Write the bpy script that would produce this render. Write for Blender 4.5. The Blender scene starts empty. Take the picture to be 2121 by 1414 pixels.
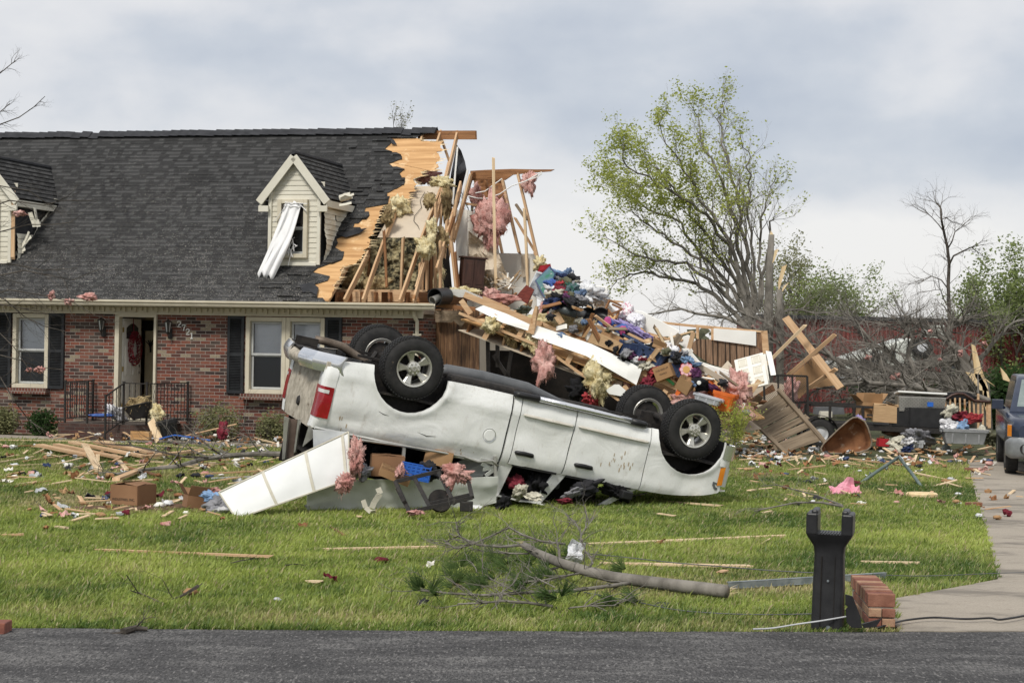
import bpy, math, random, numpy as np
from mathutils import Vector as V, Matrix, noise as mnoise
R = math.radians
random.seed(7)
# ---------------------------------------------------------------- camera, sky, sun, exposure
S = bpy.context.scene
COL = S.collection
PW, PH, FL, ROLL, CH = 2121, 1414, 3800.0, R(1.0), 2.2
cam_d = bpy.data.cameras.new('camera')
cam_d.sensor_width = 36; cam_d.lens = FL / PW * 36; cam_d.clip_end = 3000; cam_d.clip_start = .1
cam = bpy.data.objects.new('camera', cam_d); COL.objects.link(cam); S.camera = cam
cr, sr = math.cos(ROLL), math.sin(ROLL)
cam.matrix_world = Matrix(((cr, -sr, 0, 0), (0, 0, -1, 0), (sr, cr, 0, CH), (0, 0, 0, 1)))
S.view_settings.view_transform = 'Standard'; S.view_settings.look = 'None'
S.view_settings.exposure = 0.34; S.view_settings.gamma = 1.0
S.cycles.max_bounces = 5; S.cycles.transparent_max_bounces = 8; S.cycles.use_denoising = True
class Nodes:
 def __init__(s, tree): s.t = tree; tree.nodes.clear()
 def n(s, typ, props=None, **ins):
  nd = s.t.nodes.new(typ)
  for k, v in (props or {}).items(): setattr(nd, k, v)
  for k, v in ins.items():
   key = int(k[1:]) if k[0] == 'i' and k[1:].isdigit() else k.replace('_', ' ')
   s.set(nd, key, v)
  return nd
 def set(s, nd, key, v):
  sk = nd.inputs[key]
  if isinstance(v, bpy.types.NodeSocket): s.t.links.new(v, sk)
  elif isinstance(v, bpy.types.Node): s.t.links.new(v.outputs[0], sk)
  else:
   if sk.type == 'RGBA' and len(v) == 3: v = (*v, 1)
   sk.default_value = v
 def math(s, op, a, b=0.0, c=None):
  nd = s.n('ShaderNodeMath', {'operation': op}, i0=a, i1=b)
  if c is not None: s.set(nd, 2, c)
  return nd.outputs[0]
 def mix(s, f, a, b, mode='MIX'):
  nd = s.n('ShaderNodeMix', {'data_type': 'RGBA', 'blend_type': mode}); nd.clamp_factor = True
  s.set(nd, 0, f); s.set(nd, 6, a); s.set(nd, 7, b); return nd.outputs[2]
 def ramp(s, f, stops, interp='LINEAR'):
  nd = s.n('ShaderNodeValToRGB', i0=f); cr_ = nd.color_ramp; cr_.interpolation = interp
  while len(cr_.elements) < len(stops): cr_.elements.new(.5)
  for e, (p, c) in zip(cr_.elements, stops):
   e.position = p; e.color = (*c, 1) if len(c) == 3 else c
  return nd.outputs[0]
 def noise(s, vec, scale, detail=3, rough=.55, dist=0.0):
  return s.n('ShaderNodeTexNoise', Vector=vec, Scale=scale, Detail=detail, Roughness=rough, Distortion=dist).outputs[0]
W = bpy.data.worlds.new('World'); S.world = W; W.use_nodes = True
SUN_EL, SUN_AZ = R(48), R(205)          # overcast; what direction there is comes from behind the camera's left shoulder
def make_world():
 N = Nodes(W.node_tree)
 sky = N.n('ShaderNodeTexSky', {'sky_type': 'NISHITA', 'sun_disc': False, 'sun_elevation': SUN_EL, 'sun_rotation': SUN_AZ})
 tc = N.n('ShaderNodeTexCoord')
 mp = N.n('ShaderNodeMapping', Vector=tc.outputs['Generated'], Location=(.30, .1, .64), Scale=(1, 1, 2.3))
 n1 = N.noise(mp.outputs[0], 4.2, 4, .5, .1)
 mp2 = N.n('ShaderNodeMapping', Vector=tc.outputs['Generated'], Location=(3.1, 1.7, 2.2), Scale=(1, 1, 1.6))
 n2 = N.noise(mp2.outputs[0], 13, 6, .55, .1)
 sep = N.n('ShaderNodeSeparateXYZ', Vector=tc.outputs['Generated'])
 el = sep.outputs[2]
 # clouds get paler towards the horizon
 hz = N.n('ShaderNodeMapRange', Value=el, i1=.02, i2=.12, i3=.13, i4=-.02).outputs[0]
 m = N.math('ADD', N.math('MULTIPLY_ADD', n1, .72, 0.04), N.math('MULTIPLY', n2, .28))
 m = N.math('ADD', m, hz)
 m = N.math('ADD', m, N.math('MULTIPLY', sep.outputs[0], .10))
 cloud = N.ramp(m, [(.37, (.475, .52, .60)), (.46, (.57, .605, .665)), (.54, (.70, .71, .74)), (.66, (.83, .82, .815))])
 bg1 = N.n('ShaderNodeBackground', Color=sky.outputs[0], Strength=.1)
 bg2 = N.n('ShaderNodeBackground', Color=cloud, Strength=.84)
 mx = N.n('ShaderNodeMixShader', i0=.93, i1=bg1, i2=bg2)
 N.n('ShaderNodeOutputWorld', Surface=mx)
make_world()
sd = bpy.data.lights.new('sun', 'SUN'); sd.energy = 2.2; sd.angle = R(14); sd.color = (1, .95, .87)
sun = bpy.data.objects.new('sun', sd); COL.objects.link(sun); sun.location = (0, 0, 60)
_d = V((math.sin(SUN_AZ) * math.cos(SUN_EL), math.cos(SUN_AZ) * math.cos(SUN_EL), math.sin(SUN_EL)))
sun.rotation_euler = _d.to_track_quat('Z', 'Y').to_euler()
# ---------------------------------------------------------------- measuring helpers: photo pixel -> real place
def gz(x, y):
 t = min(max((y - 27) / 8, 0), 1); return .12 * t * t * (3 - 2 * t)
def ray(px, py):
 a, b = px - PW / 2, py - PH / 2
 u, v = a * cr + b * sr, -a * sr + b * cr
 return V((u / FL, 1, -v / FL))
CAM = V((0, 0, CH))
def P(px, py, d): return CAM + ray(px, py) * d
def G(px, py, up=0.0):
 r = ray(px, py); z = 0
 for _ in range(8):
  t = (z + up - CH) / r.z; z = gz(0, t)
 return CAM + r * t
def plane(px, py, o, n, M=None):
 r = ray(px, py); c = CAM
 if M is not None: r = M.inverted().to_3x3() @ r; c = M.inverted() @ CAM
 return c + r * ((o - c).dot(n) / r.dot(n))
def scale_at(d): return FL / d           # px per metre
# ---------------------------------------------------------------- mesh helpers
class MB:
 def __init__(s): s.v = []; s.f = []; s.m = []
 def add(s, vs, fs, mi=0):
  o = len(s.v); s.v += [tuple(p) for p in vs]; s.f += [tuple(i + o for i in f) for f in fs]; s.m += [mi] * len(fs); return s
 def box(s, c, d, M=None, mi=0, taper=1.0):
  hx, hy, hz = d[0] / 2, d[1] / 2, d[2] / 2
  vs = [V((x * (taper if z < 0 else 1), y * (taper if z < 0 else 1), z)) for z in (-hz, hz) for x, y in ((-hx, -hy), (hx, -hy), (hx, hy), (-hx, hy))]
  if M is not None: vs = [M @ p for p in vs]
  c = V(c)
  return s.add([p + c for p in vs], [(3, 2, 1, 0), (4, 5, 6, 7), (0, 1, 5, 4), (1, 2, 6, 5), (2, 3, 7, 6), (3, 0, 4, 7)], mi)
 def beam(s, a, b, w, h, up=(0, 0, 1), mi=0):
  a, b = V(a), V(b); x = (b - a); L = x.length
  if L < 1e-6: return s
  x /= L; u = V(up)
  if abs(x.dot(u)) > .98: u = V((0, 1, 0))
  y = u.cross(x).normalized(); z = x.cross(y)
  M = Matrix((x, y, z)).transposed()
  return s.box((a + b) / 2, (L, w, h), M, mi)
 def tube(s, pts, rad, n=8, cap=True, mi=0, flat=1.0):
  pts = [V(p) for p in pts]
  if not hasattr(rad, '__len__'): rad = [rad] * len(pts)
  vs = []; fs = []; ref = None
  for i, p in enumerate(pts):
   t = (pts[min(i + 1, len(pts) - 1)] - pts[max(i - 1, 0)])
   t = t.normalized() if t.length > 1e-9 else V((0, 0, 1))
   if ref is None: ref = t.orthogonal().normalized()
   ref = (ref - t * ref.dot(t)); ref = ref.normalized() if ref.length > 1e-6 else t.orthogonal().normalized()
   q = t.cross(ref)
   for k in range(n):
    a = 2 * math.pi * k / n
    vs.append(p + (ref * math.cos(a) + q * math.sin(a) * flat) * rad[i])
  for i in range(len(pts) - 1):
   for k in range(n):
    fs.append((i * n + k, i * n + (k + 1) % n, (i + 1) * n + (k + 1) % n, (i + 1) * n + k))
  if cap and n > 2: fs.append(tuple(range(n - 1, -1, -1))); fs.append(tuple((len(pts) - 1) * n + k for k in range(n)))
  return s.add(vs, fs, mi)
 def lathe(s, prof, n=32, M=None, mi=0, close=False):   # prof (r, h) round local z
  vs = []; fs = []
  for r_, h in prof:
   for k in range(n):
    a = 2 * math.pi * k / n; vs.append(V((r_ * math.cos(a), r_ * math.sin(a), h)))
  m = len(prof)
  for i in range(m if close else m - 1):
   j = (i + 1) % m
   for k in range(n): fs.append((i * n + k, i * n + (k + 1) % n, j * n + (k + 1) % n, j * n + k))
  if M is not None: vs = [M @ p for p in vs]
  return s.add(vs, fs, mi)
 def prism(s, poly, vec, mi=0):
  n = len(poly); vec = V(vec); a = [V(p) for p in poly]; b = [p + vec for p in a]
  return s.add(a + b, [tuple(range(n)), tuple(range(2 * n - 1, n - 1, -1))] + [(i, i + n, (i + 1) % n + n, (i + 1) % n) for i in range(n)], mi)
 def grid(s, fn, nu, nv, mi=0, thick=None):
  vs = [V(fn(i / nu, j / nv)) for j in range(nv + 1) for i in range(nu + 1)]; w = nu + 1
  fs = [(j * w + i, j * w + i + 1, (j + 1) * w + i + 1, (j + 1) * w + i) for j in range(nv) for i in range(nu)]
  if thick:
   t = V(thick); n = len(vs); fs2 = [tuple(k + n for k in reversed(f)) for f in fs]; vs = vs + [p + t for p in vs]
   ring = [i for i in range(w)] + [(j + 1) * w - 1 for j in range(1, nv + 1)] + [nv * w + i for i in range(w - 2, -1, -1)] + [j * w for j in range(nv - 1, 0, -1)]
   fs = fs + fs2 + [(ring[k], ring[k] + n, ring[(k + 1) % len(ring)] + n, ring[(k + 1) % len(ring)]) for k in range(len(ring))]
  return s.add(vs, fs, mi)
 def build(s, name, mat, parent=None, smooth=False, bevel=0, solid=0, sub=0, props=None, keep=False):
  me = bpy.data.meshes.new(name)
  off = V((0, 0, 0))
  if parent is None and not keep and s.v:
   a = np.array(s.v); off = V(((a[:, 0].min() + a[:, 0].max()) / 2, (a[:, 1].min() + a[:, 1].max()) / 2, a[:, 2].min()))
  me.from_pydata([tuple(V(p) - off) for p in s.v], [], s.f)
  for m in (mat if isinstance(mat, (list, tuple)) else [mat]): me.materials.append(m)
  if any(s.m): me.polygons.foreach_set('material_index', s.m)
  if smooth: me.polygons.foreach_set('use_smooth', [True] * len(me.polygons))
  me.update()
  o = bpy.data.objects.new(name, me); COL.objects.link(o); o.location = off
  if parent is not None: o.parent = parent
  if solid: md = o.modifiers.new('s', 'SOLIDIFY'); md.thickness = solid; md.offset = 0
  if bevel: md = o.modifiers.new('b', 'BEVEL'); md.width = bevel; md.segments = 2; md.limit_method = 'ANGLE'; md.angle_limit = R(35)
  if sub: md = o.modifiers.new('u', 'SUBSURF'); md.levels = sub; md.render_levels = sub
  if smooth == 'auto':
   md = o.modifiers.new('w', 'EDGE_SPLIT'); md.split_angle = R(38)
  for k, v in (props or {}).items(): o[k] = v
  return o
def tag(o, label=None, cat=None, group=None, kind=None):
 if label: o['label'] = label
 if cat: o['category'] = cat
 if group: o['group'] = group
 if kind: o['kind'] = kind
 return o
def thing(name, label, cat, loc=(0, 0, 0), rot=None, group=None, M=None):
 o = bpy.data.objects.new(name, None); COL.objects.link(o); o.empty_display_size = .2
 if M is not None: o.matrix_world = M
 else:
  o.location = loc
  if rot is not None: o.rotation_euler = rot
 return tag(o, label, cat, group)
def struct(o): o['kind'] = 'structure'; return o
def frame_of(a, b, up=(0, 0, 1)):
 a, b = V(a), V(b); x = (b - a).normalized(); u = V(up)
 if abs(x.dot(u)) > .98: u = V((0, 1, 0))
 y = u.cross(x).normalized(); z = x.cross(y)
 M = Matrix((x, y, z)).transposed().to_4x4(); M.translation = a; return M
def board(a, b, w, h, mat, parent=None, name='board', up=(0, 0, 1), label=None, cat=None, group=None, rag=.04):
 """one timber of its own, grain along its length, ends broken a little"""
 L = (V(b) - V(a)).length; mb = MB(); n = 2
 e0 = [random.uniform(-rag, rag) for _ in range(4)]; e1 = [random.uniform(-rag, rag) for _ in range(4)]
 vs = []
 cs = [(-w / 2, -h / 2), (w / 2, -h / 2), (w / 2, h / 2), (-w / 2, h / 2)]
 bow = random.uniform(-.004, .004) * L
 for i, xx in enumerate((0, L / 3, 2 * L / 3, L)):
  for k, (y, z) in enumerate(cs):
   x = xx + (e0[k] if i == 0 else e1[k] if i == 3 else 0)
   vs.append((x, y + (bow if i in (1, 2) else 0), z))
 fs = [(3, 2, 1, 0), (12, 13, 14, 15)] + [(i * 4 + k, i * 4 + (k + 1) % 4, i * 4 + 4 + (k + 1) % 4, i * 4 + 4 + k) for i in range(3) for k in range(4)]
 mb.add(vs, fs)
 o = mb.build(name, mat, parent, keep=True)
 M = frame_of(a, b, up)
 if parent is None: o.matrix_world = M
 else: o.matrix_local = M
 return tag(o, label, cat, group)
# ---------------------------------------------------------------- materials
def new_mat(name):
 m = bpy.data.materials.new(name); m.use_nodes = True; return m, Nodes(m.node_tree)
def out(N, bsdf): N.n('ShaderNodeOutputMaterial', Surface=bsdf)
MATS = {}
def M_(name, c, c2=None, rough=.8, var=.25, scale=6, st=(1, 1, 1), bump=.3, metal=0.0, bscale=None, bdist=.01, spots=None, spec=.4, detail=4, alpha=1, trans=0.0, lo=.35, hi=.65):
 """base colour drifts by noise between c and c2, optional second coat of spots (colour, scale, threshold)"""
 m, N = new_mat(name)
 tc = N.n('ShaderNodeTexCoord'); oi = N.n('ShaderNodeObjectInfo')
 off = N.n('ShaderNodeVectorMath', {'operation': 'SCALE'}, i0=(17.3, 9.1, 5.7)); N.set(off, 'Scale', oi.outputs['Random'])
 ad = N.n('ShaderNodeVectorMath', i0=tc.outputs['Object'], i1=off.outputs[0])
 mp = N.n('ShaderNodeMapping', Vector=ad.outputs[0], Scale=st)
 if c2 is None: c2 = tuple(x * (1 + var) for x in c); c = tuple(x * (1 - var) for x in c)
 f = N.noise(mp.outputs[0], scale, detail, .6)
 col = N.ramp(f, [(lo, c), (hi, c2)])
 if spots:
  sc, ss, th = spots[:3]
  f2 = N.noise(ad.outputs[0], ss, 5, .65)
  w = spots[3] if len(spots) > 3 else .06
  col = N.mix(N.ramp(f2, [(th, (0, 0, 0)), (min(th + w, 1), (1, 1, 1))]), col, sc)
 b = N.n('ShaderNodeBsdfPrincipled', Base_Color=col, Roughness=rough, Metallic=metal)
 b.inputs['Specular IOR Level'].default_value = spec
 if trans: b.inputs['Transmission Weight'].default_value = trans
 if alpha < 1: b.inputs['Alpha'].default_value = alpha
 if bump:
  nb = N.noise(mp.outputs[0], bscale or scale * 3, 5, .6)
  bp = N.n('ShaderNodeBump', Strength=bump, Distance=bdist, Height=nb); N.set(b, 'Normal', bp)
 out(N, b); MATS[name] = m; return m
def brick_mat(name, bw, bh, cols, mortar=(.30, .27, .235), mw=.010, vert=False, stain=True):
 m, N = new_mat(name); tc = N.n('ShaderNodeTexCoord')
 sp = N.n('ShaderNodeSeparateXYZ', Vector=tc.outputs['Object'])
 u = N.math('ADD', sp.outputs[0], sp.outputs[1]); v = sp.outputs[2]
 row = N.math('FLOOR', N.math('DIVIDE', v, bh))
 half = N.math('MULTIPLY', N.math('FLOORED_MODULO', row, 2.0), .5 if not vert else 0.0)
 uu = N.math('ADD', N.math('DIVIDE', u, bw), half); colm = N.math('FLOOR', uu)
 fu = N.math('FRACT', uu); fv = N.math('FRACT', N.math('DIVIDE', v, bh))
 wob = N.noise(tc.outputs['Object'], 30, 2); wob = N.math('MULTIPLY', N.math('SUBTRACT', wob, .5), .05)
 mu = N.math('LESS_THAN', N.math('ADD', fu, wob), mw / bw); mv = N.math('LESS_THAN', N.math('ADD', fv, wob), mw / bh)
 mort = N.math('MAXIMUM', mu, mv)
 cb = N.n('ShaderNodeCombineXYZ', i0=colm, i1=row, i2=3.3)
 wn = N.n('ShaderNodeTexWhiteNoise', {'noise_dimensions': '3D'}, Vector=cb)
 bc = N.ramp(wn.outputs[0], cols, 'CONSTANT')
 grain = N.noise(tc.outputs['Object'], 45, 4, .7)
 bc = N.mix(N.ramp(grain, [(.38, (0, 0, 0)), (.75, (1, 1, 1))]), bc, (.055, .035, .03))
 wash = N.noise(tc.outputs['Object'], 1.7, 3)
 bc = N.mix(N.math('MULTIPLY', N.ramp(wash, [(.45, (0, 0, 0)), (.75, (1, 1, 1))]), .35 if stain else .1), bc, (.19, .15, .12))
 col = N.mix(mort, bc, mortar)
 b = N.n('ShaderNodeBsdfPrincipled', Base_Color=col, Roughness=.9); b.inputs['Specular IOR Level'].default_value = .2
 hgt = N.math('SUBTRACT', N.math('MULTIPLY', grain, .3), mort)
 N.set(b, 'Normal', N.n('ShaderNodeBump', Strength=.7, Distance=.008, Height=hgt)); out(N, b); return m
RED = [(0, (.20, .062, .042)), (.14, (.27, .088, .056)), (.32, (.16, .052, .038)), (.48, (.23, .08, .05)), (.58, (.045, .032, .030)), (.74, (.075, .042, .036)), (.86, (.115, .05, .04)), (.925, (.36, .30, .21))]
M_brick = brick_mat('brick', .213, .0677, RED)
M_sill = brick_mat('soldier_brick', .0677, .5, [(0, (.17, .05, .035)), (.5, (.12, .04, .03)), (.8, (.20, .07, .045))])
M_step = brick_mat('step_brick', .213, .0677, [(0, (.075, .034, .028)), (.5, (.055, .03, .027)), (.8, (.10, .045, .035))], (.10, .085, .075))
M_wood = M_('lumber', (.46, .28, .15), (.64, .44, .26), scale=2.2, st=(.5, 9, 9), bump=.35, spots=((.30, .14, .05), 2.0, .62), rough=.75)
M_wood2 = M_('pale_lumber', (.58, .42, .25), (.74, .58, .38), scale=2.4, st=(.5, 9, 9), bump=.3, rough=.75)
M_woodd = M_('dark_lumber', (.17, .075, .03), (.34, .165, .07), scale=2.2, st=(.5, 8, 8), bump=.4, rough=.8, spots=((.10, .05, .025), 2.4, .6))
M_ply = M_('plywood', (.42, .225, .09), (.64, .39, .18), scale=1.6, st=(.5, 6, 6), bump=.35, rough=.8, spots=((.80, .60, .36), 3.0, .56, .14))
M_grey_wood = M_('weathered_wood', (.14, .105, .07), (.27, .21, .145), scale=2.5, st=(.6, 9, 9), bump=.6, rough=.9)
M_drywall = M_('drywall', (.52, .44, .34), (.60, .52, .41), scale=1.5, bump=.05, rough=.95, spots=((.36, .30, .23), 2.5, .66))
M_drywhite = M_('painted_drywall', (.74, .71, .64), (.80, .78, .72), scale=2, bump=.05, rough=.9)
M_white = M_('white_sheet', (.76, .76, .72), (.84, .84, .81), scale=2, bump=.06, rough=.6, spots=((.55, .50, .42), 5, .68))
M_cream = M_('cream_siding', (.60, .57, .47), (.68, .655, .56), scale=2, bump=.05, rough=.6, spots=((.45, .40, .30), 4, .68))
M_trim = M_('cream_trim', (.52, .47, .36), (.60, .55, .43), scale=3, bump=.08, rough=.6, spots=((.33, .29, .21), 5, .66))
M_black = M_('black_plastic', (.012, .012, .013), (.022, .022, .023), rough=.42, bump=.12, scale=8, bscale=90)
M_dark = M_('dark_void', (.008, .007, .006), (.02, .016, .013), rough=.95)  # near-black that stands in for the unlit depth of interiors
M_iron = M_('black_iron', (.014, .013, .013), (.03, .026, .022), rough=.55, bump=.3, scale=20)
M_glassd = M_('dark_glass', (.02, .022, .025), (.04, .043, .046), rough=.12, bump=0, spec=.6)
M_felt = M_('roofing_felt', (.022, .023, .026), (.042, .043, .048), rough=.9, scale=5, bump=.3)
M_card = M_('cardboard', (.33, .19, .09), (.42, .26, .135), rough=.9, scale=2, bump=.1)
M_carddk = M_('brown_cardboard', (.21, .11, .055), (.28, .155, .08), rough=.9, scale=2, bump=.1)
M_pink = M_('pink_insulation', (.50, .23, .20), (.76, .49, .44), rough=1, scale=5, bump=1, bscale=30, bdist=.03, spec=.1)
M_yell = M_('yellow_insulation', (.58, .47, .23), (.80, .72, .48), rough=1, scale=6, bump=1, bscale=28, bdist=.03, spec=.1)
M_tan = M_('brown_insulation', (.17, .115, .06), (.47, .37, .20), rough=1, scale=7, bump=1, bscale=24, bdist=.03, spec=.1)
M_batt = M_('grey_insulation', (.045, .042, .03), (.42, .36, .21), rough=1, scale=9, detail=7, bump=1, bscale=20, bdist=.04, spec=.1, lo=.42, hi=.62)
M_blue = M_('blue_plastic', (.02, .10, .42), (.03, .14, .52), rough=.4, bump=.05)
M_navy = M_('navy_plastic', (.030, .050, .115), (.045, .068, .145), rough=.45, bump=.05)
M_orange = M_('orange_plastic', (.62, .12, .02), (.72, .17, .03), rough=.4, bump=.05)
M_red = M_('red_plastic', (.32, .012, .02), (.42, .02, .03), rough=.5, bump=.1)
M_purple = M_('purple_cloth', (.22, .18, .38), (.34, .29, .52), rough=.9, bump=.4)
M_maroon = M_('maroon_cloth', (.09, .01, .018), (.16, .018, .03), rough=1, bump=.5)
M_grey = M_('grey_plastic', (.09, .095, .10), (.13, .135, .14), rough=.5, bump=.1)
M_ltgrey = M_('pale_grey_plastic', (.42, .43, .44), (.52, .53, .54), rough=.5, bump=.1)
M_chrome = M_('chrome', (.70, .71, .73), (.80, .81, .83), rough=.16, metal=.8, bump=.04, scale=3, spots=((.30, .26, .20), 9, .66))
M_alu = M_('aluminium', (.42, .41, .37), (.56, .55, .51), rough=.42, metal=.75, bump=.1, scale=6, spots=((.20, .16, .11), 12, .64))
M_galv = M_('galvanised_steel', (.22, .25, .26), (.36, .39, .40), rough=.5, metal=.7, bump=.2, scale=9)
M_rust = M_('rust', (.13, .052, .022), (.29, .135, .06), rough=.85, bump=.5, scale=4, detail=7, spots=((.36, .27, .19), 5, .60, .1))
M_tyre = M_('tyre_rubber', (.012, .012, .012), (.026, .025, .024), rough=.8, bump=.25, scale=10, spots=((.10, .078, .055), 14, .66))
M_under = M_('dirty_underbody', (.012, .011, .011), (.035, .030, .026), rough=.8, bump=.6, scale=9, spots=((.12, .09, .06), 7, .60, .15))
M_soil = M_('bare_soil', (.085, .045, .025), (.16, .095, .055), rough=1, bump=1, scale=5, bscale=25, bdist=.03)
M_bark = M_('bark', (.11, .10, .085), (.25, .23, .20), rough=.95, scale=5, st=(1, 1, .4), bump=.8, bscale=25)
M_barkd = M_('dark_bark', (.045, .038, .031), (.11, .095, .078), rough=.95, scale=5, bump=.7, bscale=22)
M_split = M_('split_wood', (.62, .45, .24), (.80, .64, .40), rough=.85, scale=3, st=(3, 3, .5), bump=.5)
# ================================================================= the ground, road, driveway, path and lawn
def ground():
 m, N = new_mat('earth'); tc = N.n('ShaderNodeTexCoord')
 f = N.noise(tc.outputs['Object'], .6, 5); g = N.noise(tc.outputs['Object'], 14, 6, .7)
 a = N.ramp(f, [(.35, (.035, .055, .015)), (.6, (.07, .085, .028)), (.72, (.11, .085, .05))])
 a = N.mix(N.ramp(g, [(.4, (0, 0, 0)), (.7, (1, 1, 1))]), a, (.10, .085, .045))
 b = N.n('ShaderNodeBsdfPrincipled', Base_Color=a, Roughness=1)
 N.set(b, 'Normal', N.n('ShaderNodeBump', Strength=.8, Distance=.04, Height=g)); out(N, b)
 mb = MB()
 xs = [-600, -120, -40, -24] + [-20 + i for i in range(41)] + [24, 40, 120, 600]
 ys = [-60, -10, 5, 12] + [13 + i * .75 for i in range(40)] + [46, 60, 100, 250, 900]
 vs = [(x, y, gz(x, y) + (random.uniform(-.012, .012) if 14 < y < 45 and abs(x) < 22 else 0) - (.03 if y < 13.5 else 0)) for y in ys for x in xs]; w = len(xs)
 mb.add(vs, [(j * w + i, j * w + i + 1, j * w + i + 1 + w, j * w + i + w) for j in range(len(ys) - 1) for i in range(w - 1)])
 return struct(mb.build('ground', m, smooth=True, keep=True))
ground()
def road_y(x): return 13.82 + .085 * x + .0035 * max(-6, min(6, x)) ** 2
def road():
 m, N = new_mat('asphalt'); tc = N.n('ShaderNodeTexCoord')
 mp = N.n('ShaderNodeMapping', Vector=tc.outputs['Object'], Rotation=(0, 0, R(-5)), Scale=(.6, 1.5, 1))
 f = N.noise(mp.outputs[0], 1.7, 7, .68, .2); mq = N.n('ShaderNodeMapping', Vector=tc.outputs['Object'], Scale=(1, .3, 1)).outputs[0]; g = N.noise(mq, 60, 3, .7)
 h = N.noise(mq, 42, 3, .7)
 a = N.ramp(f, [(.38, (.058, .056, .056)), (.50, (.09, .087, .086)), (.64, (.16, .155, .15))])
 a = N.mix(N.ramp(g, [(.40, (.8, .8, .8)), (.55, (0, 0, 0))]), a, (.022, .022, .022))
 a = N.mix(N.ramp(h, [(.57, (0, 0, 0)), (.66, (.7, .7, .7))]), a, (.26, .25, .24))
 v = N.n('ShaderNodeTexVoronoi', Vector=tc.outputs['Object'], Scale=70)
 b = N.n('ShaderNodeBsdfPrincipled', Base_Color=a, Roughness=.82); b.inputs['Specular IOR Level'].default_value = .3
 N.set(b, 'Normal', N.n('ShaderNodeBump', Strength=.8, Distance=.01, Height=N.math('ADD', v.outputs[0], g))); out(N, b)
 mb = MB(); xs = [-60, -20] + [-10 + i * .12 for i in range(168)] + [20, 60]
 e = [(x, road_y(x) + random.uniform(-.012, .012)) for x in xs]
 vs = [(x, y, .022 if abs(x) < 15 else .022) for x, y in e] + [(x, y + .012, -.05) for x, y in e] + [(x, 9, .045) for x, y in e] + [(x, -4, .03) for x, y in e]
 n = len(xs); fs = []
 for i in range(n - 1): fs += [(i + 2 * n, i + 1 + 2 * n, i + 1, i), (i, i + 1, i + 1 + n, i + n), (i + 3 * n, i + 1 + 3 * n, i + 1 + 2 * n, i + 2 * n)]
 mb.add(vs, fs); struct(mb.build('road', m, keep=True))
road()
def concrete(name, tint, wet=True):
 m, N = new_mat(name); tc = N.n('ShaderNodeTexCoord')
 mp = N.n('ShaderNodeMapping', Vector=tc.outputs['Object'], Rotation=(0, 0, R(13)), Scale=(.6, 1.2, 1))
 f = N.noise(mp.outputs[0], 1.3, 7, .68, .2); g = N.noise(tc.outputs['Object'], 60, 4, .8); k = N.noise(tc.outputs['Object'], 9, 6, .7)
 a = N.ramp(f, [(.40, tuple(x * .52 for x in tint)), (.5, tint), (.65, tuple(x * 1.1 for x in tint))])
 a = N.mix(N.ramp(g, [(.35, (.5, .5, .5)), (.6, (0, 0, 0))]), a, tuple(x * .5 for x in tint))
 a = N.mix(N.ramp(k, [(.60, (0, 0, 0)), (.75, (.6, .6, .6))]), a, (.13, .09, .06))
 b = N.n('ShaderNodeBsdfPrincipled', Base_Color=a, Roughness=.85)
 N.set(b, 'Normal', N.n('ShaderNodeBump', Strength=.4, Distance=.01, Height=g)); out(N, b); return m
M_conc = concrete('drive_concrete', (.36, .315, .255))
DRL = [(3.02, 14.02), (3.06, 14.5), (3.36, 15.95), (4.66, 17.45), (6.0, 23.2), (7.35, 29.1), (8.55, 34.3), (9.6, 39)]
def drive():
 jt = M_('joint', (.05, .045, .04), rough=1)
 def slab(pts, name):
  mb = MB(); poly = [V((x, y, gz(x, y) + .028)) for x, y in pts]
  mb.prism([p - V((0, 0, .12)) for p in poly], (0, 0, .12)); return struct(mb.build(name, M_conc, keep=True))
 R_ = [(x + 5.2, y - 1.2) for x, y in DRL[3:]]
 # apron, then slabs with open joints
 slab([(3.02, road_y(3.02) + .015), (11, road_y(11) + .015), (11, 16.4), (DRL[3][0] + .02, DRL[3][1] - .005), DRL[2], DRL[1]], 'driveway')
 ys = [17.47, 20.3, 23.2, 26.1, 29.05, 32.0, 34.3]
 def lx(y):
  for (x0, y0), (x1, y1) in zip(DRL[3:], DRL[4:]):
   if y0 <= y <= y1 + .01: return x0 + (x1 - x0) * (y - y0) / (y1 - y0)
  return DRL[-1][0]
 for a, b in zip(ys, ys[1:]):
  slab([(lx(a), a), (lx(a) + 5.4, a - 1.25), (lx(b) + 5.4, b - 1.27), (lx(b), b - .035)], 'driveway')
 # walk that runs along the front of the house, turning from the drive
 slab([(-15.5, 36.9), (-15.5, 38.2), (-5.2, 35.62), (.5, 34.2), (.4, 33.2), (-5.3, 34.55)][::1], 'path')
drive()
HTH = R(14)
HEX, HEY = V((math.cos(HTH), -math.sin(HTH), 0)), V((math.sin(HTH), math.cos(HTH), 0))
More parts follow.
